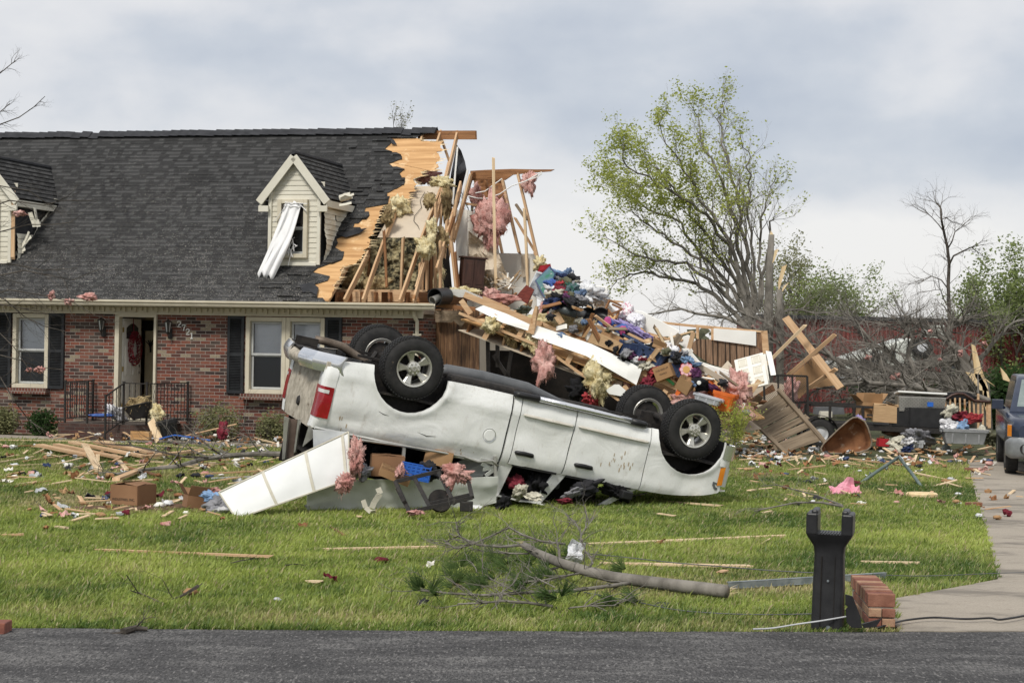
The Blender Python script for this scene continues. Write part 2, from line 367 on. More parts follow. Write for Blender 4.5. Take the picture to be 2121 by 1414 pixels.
def lawn():
 rng = np.random.default_rng(3)
 n0 = 800000
 y = 13.6 + (36.6 - 13.6) * rng.random(n0) ** 1.15
 x = (rng.random(n0) * 2 - 1) * (y * .285 + 1.2)
 # keep off the paved parts, the house bed and the road
 keep = y > 13.82 + .085 * x + .0035 * np.clip(x, -6, 6) ** 2 - .015
 dl = np.interp(y, [p[1] for p in DRL], [p[0] for p in DRL])
 wob = .03 * np.sin(y * 9) + .02 * np.sin(y * 23)
 keep &= x < dl - .0 + wob
 def side(ax, ay, bx, by): return (bx - ax) * (y - ay) - (by - ay) * (x - ax)
 w0 = side(-5.3, 34.55, 1.4, 32.95); w1 = side(1.4, 34.5, 8.9, 35.2); w2 = side(-15.5, 36.9, -5.3, 34.55)
 keep &= np.where(x < -5.3, w2, np.where(x < 1.4, w0, w1)) < .0
 keep &= ~((x > 1.5) & (y > 33 + rng.normal(0, .7, n0)))
 def nz(s, ox, oy):
  g = rng.random((64, 64)); g = g + np.roll(g, 1, 0) + np.roll(g, 1, 1) + np.roll(np.roll(g, 1, 0), 1, 1); g /= 4
  u, v = (x * s + ox) % 63, (y * s + oy) % 63; iu, iv = u.astype(int), v.astype(int); fu, fv = u - iu, v - iv
  fu = fu * fu * (3 - 2 * fu); fv = fv * fv * (3 - 2 * fv)
  return (g[iu, iv] * (1 - fu) + g[iu + 1, iv] * fu) * (1 - fv) + (g[iu, iv + 1] * (1 - fu) + g[iu + 1, iv + 1] * fu) * fv
 big = nz(.9, 3, 9); mid = nz(2.6, 20, 5); fine = nz(7, 8, 31)
 # worn, straw coloured areas: by the road, round the fallen branch, and in the debris field
 dry = np.exp(-((x - 1.9) / 1.6) ** 2 - ((y - 16.6) / .9) ** 2) * 1.0 + np.exp(-((y - 14.3) / .5) ** 2) * .45 \
  + np.exp(-((x + 5) / 1.8) ** 2 - ((y - 24) / 1.7) ** 2) * 1.1 + np.clip((y - 26) / 6, 0, 1) * .30 * (x < -2.5) + np.clip((y - 24.5) / 8, 0, 1) * .42 * (x > 3) + .45 * np.exp(-((x + 4.6) / 2.5) ** 2 - ((y - 29) / 2.5) ** 2)
 dry = dry + (mid - .5) * 1.1 + (fine - .5) * .9
 bare = np.exp(-((x + 5.0) / .75) ** 2 - ((y - 23.0) / .32) ** 2) + np.exp(-((x + 4.25) / .5) ** 2 - ((y - 23.5) / .3) ** 2) + .8 * np.exp(-((x - 4.7) / .7) ** 2 - ((y - 27.1) / .25) ** 2)
 keep &= (bare + (fine - .5) * .6) < .55
 keep &= rng.random(n0) > np.clip(dry, 0, 1) * .55
 x, y, big, mid, fine, dry = [a[keep] for a in (x, y, big, mid, fine, dry)]
 n = len(x); print('blades', n)
 hgt = (.036 + .04 * rng.random(n)) * (.45 + 1.0 * mid) * (1 - .45 * np.clip(dry, 0, 1))
 tall = rng.random(n) < .05; hgt = np.where(tall, hgt * 1.7, hgt)
 wid = (.0028 + .0030 * rng.random(n)) * (.6 + y / 22)
 a = rng.random(n) * 6.283; la = rng.normal(.3, 1.1, n); ln = hgt * (.25 + .75 * rng.random(n))
 z = .12 * (lambda t: t * t * (3 - 2 * t))(np.clip((y - 27) / 8, 0, 1))
 cx, sx = np.cos(a) * wid, np.sin(a) * wid; lx_, ly_ = np.cos(la) * ln, np.sin(la) * ln
 vs = np.zeros((n, 5, 3), np.float32)
 vs[:, 0] = np.stack([x - cx, y - sx, z - .01], 1); vs[:, 1] = np.stack([x + cx, y + sx, z - .01], 1)
 vs[:, 2] = np.stack([x + cx * .8 + lx_ * .35, y + sx * .8 + ly_ * .35, z + hgt * .6], 1); vs[:, 3] = np.stack([x - cx * .8 + lx_ * .35, y - sx * .8 + ly_ * .35, z + hgt * .6], 1)
 vs[:, 4] = np.stack([x + lx_, y + ly_, z + hgt], 1)
 me = bpy.data.meshes.new('grass'); me.vertices.add(n * 5); me.vertices.foreach_set('co', vs.ravel())
 b = np.arange(n)[:, None] * 5; lp = np.concatenate([b + np.array([[0, 1, 2, 3]]), b + np.array([[3, 2, 4]])], 1).ravel().astype(np.int32)
 me.loops.add(n * 7); me.loops.foreach_set('vertex_index', lp)
 st = (np.arange(n)[:, None] * 7 + np.array([[0, 4]])).ravel().astype(np.int32)
 me.polygons.add(n * 2); me.polygons.foreach_set('loop_start', st); me.polygons.foreach_set('loop_total', np.tile(np.array([4, 3], np.int32), n))
 t = np.clip((big - .5) * 1.3 + (fine - .5) * .8 + (mid - .5) * .5 + .52 + rng.normal(0, .16, n), 0, 1)[:, None]
 c = np.array([[.078, .142, .028]]) * (1 - t) + np.array([[.44, .52, .115]]) * t
 d = np.clip(dry + rng.normal(0, .25, n) - .25, 0, 1)[:, None]
 c = c * (1 - d) + np.array([[.50, .42, .22]]) * d
 tan = (rng.random(n) < .06)[:, None]; c = np.where(tan, np.array([[.48, .40, .24]]), c)
 c4 = np.concatenate([c, np.ones((n, 1))], 1).astype(np.float32)
 at = me.color_attributes.new('Tint', 'FLOAT_COLOR', 'POINT'); at.data.foreach_set('color', np.repeat(c4, 5, 0).ravel())
 me.update(); me.validate()
 m, N = new_mat('grass_blade'); ca = N.n('ShaderNodeVertexColor', {'layer_name': 'Tint'})
 b1 = N.n('ShaderNodeBsdfDiffuse', Color=ca.outputs[0]); b2 = N.n('ShaderNodeBsdfTranslucent', Color=ca.outputs[0]); b3 = N.n('ShaderNodeBsdfGlossy', Roughness=.45, Color=(.5, .5, .5))
 mx = N.n('ShaderNodeMixShader', i0=.4, i1=b1, i2=b2); mx = N.n('ShaderNodeMixShader', i0=.04, i1=mx, i2=b3); out(N, mx); me.materials.append(m)
 o = bpy.data.objects.new('grass', me); COL.objects.link(o)
 tag(o, 'short green lawn grass, thin and straw coloured in worn patches', 'grass', kind='stuff')
lawn()
mb = MB()
def _soil(cx, cy, rx, ry):
 def f(u, v):
  a = u * 6.2832; r = v; k = 1 + .3 * mnoise.noise(V((math.cos(a) * 1.3 + cx, math.sin(a) * 1.3, cy)))
  x, y = cx + rx * r * k * math.cos(a), cy + ry * r * k * math.sin(a)
  return (x, y, gz(x, y) + .035 * (1 - r) + .015 * mnoise.noise(V((x * 4, y * 4, 1))) - .01 * (v > .98) + .008)
 mb.grid(f, 28, 6)
for a in ((-5.0, 23.0, 1.1, .45), (-4.2, 23.6, .8, .35), (4.7, 27.1, .8, .3), (4.0, 30.4, 1.4, .6)): _soil(*a)
tag(mb.build('bare_soil', M_soil, smooth=True), 'reddish brown patches of torn up bare soil in the lawn', 'soil', kind='stuff')
# ================================================================= the brick house (frame: x along the front, y into the house, z up)
_r = ray(898, 760); HO = V((_r.x * 35.75, 35.75, 0))
HM = Matrix((HEX, HEY, V((0, 0, 1)))).transposed().to_4x4(); HM.translation = HO
house = thing('brick_house', 'red brick house with black shingle roof and dormers, its right end torn away', 'house', M=HM)
def HL(px, py, off=0.0): return plane(px, py, V((0, off, 0)), V((0, 1, 0)), HM)
def HW(px, py, off=0.0): return HM @ HL(px, py, off)
EY, EZ, RY, RZ = -.45, 2.90, 4.35, 6.80
RS = math.hypot(RY - EY, RZ - EZ); RD = V((0, (RY - EY) / RS, (RZ - EZ) / RS)); RN = V((0, -RD.z, RD.y))
def RP(px, py, off=0.0): return plane(px, py, V((0, EY, EZ)) + RN * off, RN, HM)
def X(px, py, off=0.0): return HL(px, py, off).x
def Z(px, py, off=0.0): return HL(px, py, off).z
WX0, WX1 = -12.6, X(876, 750)
def holes_wall(x0, x1, z0, z1, holes, y0, y1, mat, name, parent):
 xs = sorted({x0, x1} | {h[0] for h in holes} | {h[1] for h in holes}); zs = sorted({z0, z1} | {h[2] for h in holes} | {h[3] for h in holes})
 inside = lambda x, z: any(h[0] < x < h[1] and h[2] < z < h[3] for h in holes)
 mb = MB()
 for a, b in zip(xs, xs[1:]):
  for c, d in zip(zs, zs[1:]):
   if inside((a + b) / 2, (c + d) / 2): continue
   mb.add([(a, y0, c), (b, y0, c), (b, y0, d), (a, y0, d)], [(0, 1, 2, 3)])
   mb.add([(a, y1, c), (b, y1, c), (b, y1, d), (a, y1, d)], [(3, 2, 1, 0)])
 for a, b, c, d in holes + [(x0, x1, z0, z1)]:
  for p, q in (((a, c), (b, c)), ((b, c), (b, d)), ((b, d), (a, d)), ((a, d), (a, c))):
   mb.add([(p[0], y0, p[1]), (q[0], y0, q[1]), (q[0], y1, q[1]), (p[0], y1, p[1])], [(0, 1, 2, 3)])
 return mb.build(name, mat, parent)
WL = (X(28, 720), X(102, 720), 1.07, 2.60); DR = (X(239, 750), X(325, 750), .45, 2.62); WR = (X(510, 740), X(673, 740), 1.07, 2.60); WF = (-11.9, -10.9, 1.07, 2.6)
holes_wall(WX0, WX1, 0, 2.62, [WL, WR, DR, WF], 0, .24, M_brick, 'wall', house)
mb = MB(); mb.box((WX1 - .12, .55, 1.31), (.236, .62, 2.61)); mb.build('corner_wall', M_brick, house)
# inside: floor, back wall, partitions keep the rooms dark
mb = MB(); mb.box(((WX0 + WX1) / 2, 4.4, .4), (WX1 - WX0 - .5, 8, .06)); mb.box(((WX0 + WX1) / 2, 8.55, 1.5), (WX1 - WX0, .2, 3)); mb.box((WX0 + .1, 4.4, 1.5), (.2, 8, 3)); mb.box((WX1 - .4, 4.7, 1.4), (.14, 7.6, 2.7)); mb.box(((WX0 + WX1) / 2, 4.3, 2.75), (WX1 - WX0 - .3, 8, .08))
mb.build('interior_shell', M_drywall, house)
def window(x0, x1, z0, z1, blind=.95, parent=house, y=0.0, dark=.5):
 wf = MB(); t = .085
 cx, cz, w, h = (x0 + x1) / 2, (z0 + z1) / 2, x1 - x0, z1 - z0
 for bx, bz, bw, bh in ((x0 + t / 2, cz, t, h), (x1 - t / 2, cz, t, h), (cx, z1 - t / 2, w - 2 * t, t), (cx, z0 + t / 2, w - 2 * t, t)): wf.box((bx, y + .005, bz), (bw, .12, bh))
 win = wf.build('window', M_trim, parent, bevel=.008)
 s = MB(); m = .045; a, b, c, d = x0 + t + .004, x1 - t - .004, z0 + t + .004, z1 - t - .004; mid = (c + d) / 2
 for (p, q, r_, u, yy) in ((a, b, mid, d, .045), (a, b, c, mid + .02, .075)):
  s.box(((p + q) / 2, y + yy, u - m / 2), (q - p, .03, m)); s.box(((p + q) / 2, y + yy, r_ + m / 2), (q - p, .03, m))
  for xx in (p + m / 2, q - m / 2): s.box((xx, y + yy, (r_ + u) / 2), (m, .03, u - r_ - 2 * m))
 s.build('sash', M_ltgrey2, win, bevel=.004)
 g = MB(); g.box(((a + b) / 2, y + .06, mid + (d - mid) / 2), (b - a - .06, .004, d - mid - .06)); g.build('upper_pane', M_pane, win)
 g = MB(); g.box(((a + b) / 2, y + .085, c + (mid - c) / 2), (b - a - .06, .004, mid - c - .05)); g.build('lower_pane', M_screen, win)
 if blind:
  s = MB(); n = int((d - c) / .026)
  for k in range(n): s.box(((a + b) / 2, y + .15, c + (k + .5) * .026), (b - a - .05, .004, .024), Matrix.Rotation(R(12), 3, 'X'))
  s.build('blind', M_blind, win)
 return win
M_ltgrey2 = M_('aluminium_sash', (.40, .41, .40), (.47, .48, .47), rough=.5, bump=0)
def glass_mat(name, c, mixf, rough=.05):
 m, N = new_mat(name); g = N.n('ShaderNodeBsdfGlossy', Roughness=rough, Color=(.8, .82, .85)); t = N.n('ShaderNodeBsdfTransparent', Color=c)
 fr = N.n('ShaderNodeFresnel', IOR=1.5); f = N.math('MULTIPLY_ADD', fr.outputs[0], 1.0, mixf); mx = N.n('ShaderNodeMixShader', i0=f, i1=t, i2=g); out(N, mx); return m
M_pane = glass_mat('window_glass', (.93, .94, .95), .0)
M_screen = glass_mat('insect_screen', (.34, .35, .37), .02, .4)
M_blind = M_('blind_slats', (.78, .79, .80), (.84, .84, .85), rough=.7, bump=0)
window(*WL); window(*WF)
mid = X(593, 740); window(WR[0], mid - .002, WR[2], WR[3]); window(mid + .002, WR[1], WR[2], WR[3])
for x0, x1 in ((WL[0] - .03, WL[1] + .03), (WR[0] - .05, WR[1] + .05)):
 mb = MB(); mb.box(((x0 + x1) / 2, -.035, 1.0), (x1 - x0, .30, .115), Matrix.Rotation(R(-5), 3, 'X')); mb.build('window_sill', M_sill, house)
def shutter(x0, x1, z0=1.07, z1=2.62):
 mb = MB(); t = .055; mb.box(((x0 + x1) / 2, -.012, (z0 + z1) / 2), (x1 - x0, .02, z1 - z0))
 for xx in (x0 + t / 2, x1 - t / 2): mb.box((xx, -.035, (z0 + z1) / 2), (t, .03, z1 - z0))
 for zz in (z0 + t / 2, (z0 + z1) / 2, z1 - t / 2): mb.box(((x0 + x1) / 2, -.035, zz), (x1 - x0 - 2 * t, .028, t * 1.2))
 n = int((z1 - z0) / .034)
 for k in range(n):
  z = z0 + .05 + k * (z1 - z0 - .1) / n
  if abs(z - (z0 + z1) / 2) > .04: mb.box(((x0 + x1) / 2, -.030, z), (x1 - x0 - 2 * t, .022, .022), Matrix.Rotation(R(35), 3, 'X'))
 mb.build('shutter', M_shut, house)
M_shut = M_('black_shutter', (.010, .011, .013), (.022, .024, .027), rough=.55, bump=.1)
shutter(X(-8, 720), X(24, 720)); shutter(X(101, 720), X(134, 720)); shutter(X(472, 740), X(506, 740)); shutter(X(674, 740), X(708, 740))
# ---- front door standing open
dx0, dx1 = DR[0], DR[1]; jw = .095
mb = MB()
for xx, ww in ((dx0 + jw / 2, jw), (dx1 - .03, .055)): mb.box((xx, .02, 1.53), (ww, .16, 2.16))
mb.box(((dx0 + dx1) / 2, .02, 2.59), (dx1 - dx0, .16, .06)); mb.box(((dx0 + dx1) / 2, .04, .475), (dx1 - dx0, .3, .05)); mb.build('door_frame', M_trim, house, bevel=.006)
_Dm = Matrix.Translation((dx0 + jw + .01, .12, .5)) @ Matrix.Rotation(R(89), 4, 'Z')
mb = MB(); dw, dh = .80, 2.03
mb.box((dw / 2, .02, dh / 2), (dw, .04, dh))
for x0, x1, z0, z1 in ((.1, .36, .12, .75), (.44, .70, .12, .75), (.1, .36, .85, 1.5), (.44, .70, .85, 1.5)):
 for a, b, c, d in ((x0, x1, z0, z0 + .025), (x0, x1, z1 - .025, z1), (x0, x0 + .025, z0, z1), (x1 - .025, x1, z0, z1)): mb.box(((a + b) / 2, -.003, (c + d) / 2), (b - a, .012, d - c))
 mb.box(((x0 + x1) / 2, -.003, (z0 + z1) / 2), (x1 - x0 - .09, .012, z1 - z0 - .09))
door = mb.build('front_door', M_drywhite, house); door.matrix_local = _Dm
mb = MB(); mb.prism([(.14 + .52 * k / 10, -.008, 1.62 + .22 + .09 * math.sin(math.pi * k / 10)) for k in range(11)] + [(.66, -.008, 1.62), (.14, -.008, 1.62)], (0, .006, 0)); mb.build('fanlight', M_glassd, door)
mb = MB()
for z in (.92, 1.06): mb.lathe([(0, -.05), (.03, -.045), (.032, -.02), (.012, -.01), (.012, 0), (.03, .0)], 12, Matrix.Translation((.73, -.005, z)) @ Matrix.Rotation(R(-90), 4, 'X') @ Matrix.Scale(-1, 4, (0, 0, 1)))
mb.build('door_knob', M_iron, door, smooth=True)
mb = MB()
for z in (.25, 1.0, 1.8): mb.box((-.012, -.01, z), (.05, .014, .1))
mb.build('hinge', M_('brass', (.50, .36, .12), (.6, .45, .18), rough=.35, metal=.9, bump=0), door)
# hall seen through the door
mb = MB(); mb.box(((dx0 + dx1) / 2 + .6, 1.6, 1.5), (2.3, .06, 2.2)); mb.build('hall_wall', M_('hall_paint', (.60, .53, .36), (.66, .58, .40), rough=.9), house)
mb = MB(); _h = HL(312, 674, 1.55); mb.box(_h, (.40, .04, .22)); mb.build('hall_picture', M_glassd, house)
mb = MB()
for k in range(9):
 a = R(20 + k * 17.5); p = HL(312, 714, 1.54); rr = .07 + .03 * (k % 2)
 mb.tube([p - V((0, 0, .06)), p + V((math.cos(a) * rr * .5, 0, math.sin(a) * .03 + .0)), p + V((math.cos(a) * rr * 1.5, -.01, .05 + .05 * math.sin(a)))], [.016, .012, .008], 5)
mb.tube([p + V((0, 0, .03)), p - V((0, 0, .16))], [.03, .02], 6); mb.build('wall_hook_rack', M_iron, house)
# wreath hangs on the door leaf: a thing of its own
mb = MB(); DM = HM @ _Dm
for k in range(900):
 a = random.uniform(0, 6.283); b = random.uniform(0, 6.283); rr = .20 + .055 * math.cos(b)
 p = DM @ V((.42 + rr * math.cos(a), -.06 + .05 * math.sin(b), 1.42 + rr * 1.38 * math.sin(a)))
 q = V((random.gauss(0, 1), random.gauss(0, 1), random.gauss(0, 1))).normalized() * .028; w = q.orthogonal().normalized() * .016
 mb.add([p - w, p + w, p + q], [(0, 1, 2)])
mb.tube([DM @ V((.42, -.01, 2.03)), DM @ V((.42, -.03, 1.7))], .008, 5)
tag(mb.build('wreath', M_('red_berries', (.13, .008, .015), (.25, .015, .03), rough=.7)), 'dark red berry wreath hanging on the open white front door', 'wreath')
# ---- lanterns and house number
def lantern(px, py):
 c = HL(px, py, -.14); M = Matrix.Translation(c)
 mb = MB(); mb.lathe([(0, .17), (.012, .15), (.02, .13), (.09, .09), (.095, .08), (.07, .085)], 8, M); mb.lathe([(.045, -.11), (.03, -.14), (.01, -.17), (0, -.2)], 8, M)
 for k in range(4):
  a = R(45 + 90 * k); mb.beam(c + V((.078 * math.cos(a), .078 * math.sin(a), .085)), c + V((.045 * math.cos(a), .045 * math.sin(a), -.11)), .01, .01)
 mb.tube([c + V((0, 0, -.15)), c + V((0, .03, -.24)), c + V((0, .12, -.25)), c + V((0, .135, -.12))], .011, 6); mb.box(c + V((0, .128, -.14)), (.07, .02, .2))
 o = mb.build('wall_lantern', M_iron, house); g = MB(); g.lathe([(.066, .085), (.036, -.11)], 8, M); g.lathe([(.016, .03), (.016, -.10)], 6, M); g.build('lantern_glass', M_screen, o)
lantern(210, 672); lantern(348, 676)
FONT = {'2': [[(0, .75), (.15, .95), (.5, 1), (.85, .92), (.95, .7), (.8, .5), (.4, .28), (.05, 0), (1, 0)]], '7': [[(0, .8), (.02, 1), (.95, 1), (.6, .6), (.42, 0)]], '1': [[(.2, .8), (.55, 1), (.55, 0)], [(.2, 0), (.9, 0)]]}
for ch, px, py in (('2', 371, 671), ('7', 381, 679), ('2', 389, 687), ('1', 397, 695)):
 mb = MB(); c = HL(px, py, -.012)
 for st in FONT[ch]: mb.tube([c + V(((x - .5) * .075, -.004, (z - .5) * .115)) for x, z in st], .0105, 6)
 mb.build('house_number', M_white, house, props={'label': 'white metal house number ' + ch})
# ---- gutter, frieze, soffit, downpipe
gx1 = X(901, 640, -.45)
mb = MB(); mb.prism([(WX0 - .3, y, z) for y, z in ((-.44, 2.78), (-.52, 2.78), (-.54, 2.81), (-.54, 2.84), (-.575, 2.86), (-.575, 2.90), (-.56, 2.90), (-.555, 2.87), (-.50, 2.85), (-.44, 2.89))], (gx1 - WX0 + .3, 0, 0))
mb.build('gutter', M_trim, house)
mb = MB(); fx1 = X(877, 650); mb.box(((WX0 + fx1) / 2, -.03, 2.70), (fx1 - WX0, .07, .165)); mb.box(((WX0 + fx1) / 2, -.24, 2.795), (fx1 - WX0, .40, .02))
n = int((fx1 - WX0) / .118)
for k in range(n):
 x = WX0 + .05 + k * .118
 mb.box((x, -.085, 2.715), (.05, .045, .10)) if k % 2 else mb.box((x, -.085, 2.73), (.072, .04, .07))
mb.box(((WX0 + fx1) / 2, -.074, 2.632), (fx1 - WX0, .02, .03)); mb.build('frieze', M_trim, house)
mb = MB(); c = HL(857, 650, -.2); d = HL(864, 668, -.07)
mb.tube([c + V((0, 0, .05)), c + V((0, 0, -.02)), d + V((0, 0, .02)), d + V((0, 0, -.1)), V((d.x, -.07, .3))], .04, 8, flat=.7); mb.box((d.x, -.06, 2.3), (.17, .03, .04)); mb.build('downpipe', M_trim, house, smooth='auto')
# ---- roof: courses of shingle that end where they were torn
EDGE = [(905, 270), (858, 284), (806, 286), (812, 295), (794, 311), (830, 318), (834, 329), (797, 341), (843, 350), (825, 357), (839, 374), (839, 381), (797, 402), (806, 408), (803, 424), (758, 428), (755, 438), (766, 445), (761, 453), (745, 456), (745, 461), (730, 464), (732, 470), (761, 473), (747, 481), (693, 492), (702, 501), (693, 513), (714, 522), (708, 540), (663, 552), (646, 564), (684, 571), (678, 582), (619, 590), (657, 602), (654, 612), (663, 620), (680, 626)]
EL = sorted((((p := RP(*e)) - V((0, EY, EZ))).dot(RD), p.x) for e in EDGE)
def edge_x(s):
 if s <= EL[0][0]: return EL[0][1]
 for (s0, x0), (s1, x1) in zip(EL, EL[1:]):
  if s0 <= s <= s1: return x0 + (x1 - x0) * (s - s0) / max(s1 - s0, 1e-6)
 return EL[-1][1]
def shingle_mat(name, lo_=.019, hi_=.072, ns=1.0):
 m, N = new_mat(name); tc = N.n('ShaderNodeTexCoord'); sp = N.n('ShaderNodeSeparateXYZ', Vector=tc.outputs['Object'])
 u = N.math('ADD', sp.outputs[0], N.math('MULTIPLY', sp.outputs[1], .0 if ns == 1 else .7)); row = N.math('FLOOR', N.math('DIVIDE', N.math('SUBTRACT', sp.outputs[2], EZ), .14 * RD.z))
 w1 = N.n('ShaderNodeTexWhiteNoise', {'noise_dimensions': '1D'}, W=row)
 uu = N.math('ADD', N.math('DIVIDE', u, .118), N.math('MULTIPLY', w1.outputs[0], 9.0)); col = N.math('FLOOR', uu)
 wn = N.n('ShaderNodeTexWhiteNoise', {'noise_dimensions': '2D'}, Vector=N.n('ShaderNodeCombineXYZ', i0=col, i1=row))
 fr = N.math('FRACT', N.math('DIVIDE', N.math('SUBTRACT', sp.outputs[2], EZ), .14 * RD.z))
 low = N.math('LESS_THAN', fr, .55); tab = N.math('GREATER_THAN', wn.outputs[0], .5)
 g = N.noise(tc.outputs['Object'], 60, 4, .8); big = N.noise(tc.outputs['Object'], .8, 4)
 v = N.math('MULTIPLY_ADD', wn.outputs[0], .22, .22); v = N.math('ADD', v, N.math('MULTIPLY', N.math('MULTIPLY', tab, low), .34))
 v = N.math('ADD', v, N.math('MULTIPLY', N.math('SUBTRACT', g, .5), .5)); v = N.math('ADD', v, N.math('MULTIPLY', N.math('SUBTRACT', big, .5), .4))
 a = N.ramp(v, [(.1, (lo_, lo_, lo_)), (.9, (hi_, hi_, hi_ * .99))])
 s1 = N.noise(tc.outputs['Object'], 40, 3, .8); s2 = N.noise(tc.outputs['Object'], .7, 3)
 amt = N.math('MULTIPLY_ADD', s2, .10, N.math('MULTIPLY', N.math('SUBTRACT', 4.6, sp.outputs[2]), .018))
 sp2 = N.math('GREATER_THAN', N.math('ADD', s1, amt), .70)
 a = N.mix(N.math('MULTIPLY', sp2, .9), a, (.46, .43, .38))
 b = N.n('ShaderNodeBsdfPrincipled', Base_Color=a, Roughness=.9); b.inputs['Specular IOR Level'].default_value = .25
 hh = N.math('ADD', N.math('MULTIPLY', N.math('MULTIPLY', tab, low), .8), N.math('MULTIPLY', g, .5))
 N.set(b, 'Normal', N.n('ShaderNodeBump', Strength=.8, Distance=.012, Height=hh)); out(N, b); return m
M_shingle = shingle_mat('asphalt_shingle')
mb = MB(); nc = int(RS / .14) + 1
for k in range(nc):
 s0, s1 = k * .14, min((k + 1) * .14, RS); lim = edge_x((s0 + s1) / 2)
 for (sx0, sx1) in [(WX0 - .3, lim)]:
  n = max(1, int((sx1 - sx0) / .31)); x = sx0; j = 0
  while x < sx1 - .01:
   x2 = min(sx1, x + random.choice((.155, .31, .31, .465))); lift = .007 + random.choice((0, .004))
   if x2 > sx1 - .9 and random.random() < .22: lift += random.uniform(.01, .04)
   t0 = edge_x(s0 + .02) if x2 >= sx1 else x2; t1 = edge_x(s1 - .01) if x2 >= sx1 else x2
   t0 = max(t0, x + .02); t1 = max(t1, x + .02)
   o = V((0, EY, EZ)); A = o + RD * s0 + RN * lift; B = o + RD * s1 + RN * .004; C_ = o + RD * s0
   mb.add([V((x, 0, 0)) + A, V((t0, 0, 0)) + A, V((t1, 0, 0)) + B, V((x, 0, 0)) + B, V((x, 0, 0)) + C_, V((t0, 0, 0)) + C_, V((t1, 0, 0)) + B - RN * .01],
                   [(0, 1, 2, 3), (4, 5, 1, 0), (1, 5, 6, 2)]); x = x2
roof = mb.build('roof', M_shingle, house)
# ridge cap
mb = MB(); rx1 = RP(905, 272).x; x = WX0 - .3
while x < rx1:
 l = min(.24, rx1 - x); z = RZ + .02 + .02 * random.random() - (.03 if random.random() < .04 else 0)
 for sg in (-1, 1): mb.add([(x, RY, z + .05), (x + l, RY, z + .035), (x + l, RY + sg * .2, z - .115), (x, RY + sg * .2, z - .10)], [(0, 1, 2, 3)])
 x += l * .92
mb.build('ridge_cap', M_felt, roof)
# decking of plywood, front slope and whole rear slope
PLY = [(560, 284), (867, 274), (868, 288), (872, 292), (919, 293), (912, 300), (918, 310), (908, 318), (912, 328), (902, 338), (909, 346), (906, 354), (886, 353), (871, 356), (876, 364), (862, 368), (856, 374), (863, 382), (858, 390), (861, 396), (850, 402), (850, 410), (842, 417), (830, 416), (812, 421), (800, 424), (793, 427), (784, 452), (776, 474), (768, 496), (758, 522), (744, 537), (738, 545), (724, 548), (708, 555), (702, 575), (692, 598), (680, 623), (560, 622)]
_p = [PLY[0]]
for (x0, y0), (x1, y1) in zip(PLY, PLY[1:]):
 n = max(1, int(math.hypot(x1 - x0, y1 - y0) / 4)) if x0 > 640 and x1 > 640 else 1
 _p += [(x0 + (x1 - x0) * k / n + (random.choice((-8, -3, -1, 0, 0, 2, 5)) if k < n else 0), y0 + (y1 - y0) * k / n + random.uniform(-1, 1) * (k < n)) for k in range(1, n + 1)]
PLY = _p
def flat(pts, pf, off, thick, n): return [pf(x, y, off) for x, y in pts], n * thick
mb = MB(); pl, vv = flat(PLY, RP, -.014, .011, RN); mb.prism([p - RN * .012 for p in pl], RN * .011); mb.build('roof_decking', M_ply, roof)
mb = MB(); xl = RP(560, 284).x
a = [V((WX0 - .3, EY, EZ)), V((xl + .1, EY, EZ)), V((xl + .1, RY, RZ)), V((WX0 - .3, RY, RZ))]; mb.prism([p - RN * .03 for p in a], RN * .012)
b = [V((WX0 - .3, RY, RZ)), V((rx1 - .6, RY, RZ)), V((rx1 - 1.7, 2 * RY - EY, EZ)), V((WX0 - .3, 2 * RY - EY, EZ))]; mb.prism(b, (0, 0, -.03)); mb.build('rear_slope', M_felt, roof)
# loose splinters along the torn edge of the decking
mb = MB()
for k in range(150):
 i = random.randrange(4, len(PLY) - 8); (x0, y0), (x1, y1) = PLY[i], PLY[i + 1]; t = random.random()
 p = RP(x0 + (x1 - x0) * t, y0 + (y1 - y0) * t, -.01); l = random.uniform(.06, .22)
 mb.add([p + RD * .01, p - RD * .012, p + V((l, 0, 0)) + RN * random.uniform(-.02, .04)], [(0, 1, 2)])
mb.build('splintered_edge', M_split, roof)
# felt flaps
mb = MB()
for pts in ([(619, 590), (646, 585), (660, 596), (656, 612), (640, 602), (628, 606)], [(806, 286), (816, 290), (822, 300), (812, 298)], [(760, 473), (735, 476), (700, 486), (716, 492), (745, 483)]):
 mb = MB(); mb.prism([RP(x, y, .035 + .01 * math.sin(x)) for x, y in pts], RN * .006); mb.build('torn_felt', M_felt, roof)
# ---- rafters left standing
RAF = [((793, 426), (677, 624)), ((763, 525), (714, 624)), ((825, 424), (752, 625)), ((868, 512), (828, 627)), ((948, 275), (857, 627)), ((917, 385), (872, 500)), ((878, 274), (872, 296)), ((914, 274), (906, 298)), ((708, 552), (684, 610)),
       ((930, 340), (884, 520)), ((955, 380), (905, 560)), ((900, 470), (862, 600))]
for a, b in RAF: board(RP(*a, -.09), RP(*b, -.09), .04, .14, M_wood, house, 'rafter', up=RN, rag=.02)
board(HL(866, 280, RY), HL(986, 280, RY), .045, .19, M_woodd, house, 'ridge_board', rag=.03)
for a, b, y, w in (((915, 290), (932, 338), 4.6, .1), ((905, 560), (918, 395), 2.2, .09), ((975, 362), (940, 495), 2.4, .14), ((934, 500), (948, 400), 2.0, .1)):
 board(HL(*a, y), HL(*b, y), .04, w, M_wood, house, 'brace', up=(0, 1, 0))
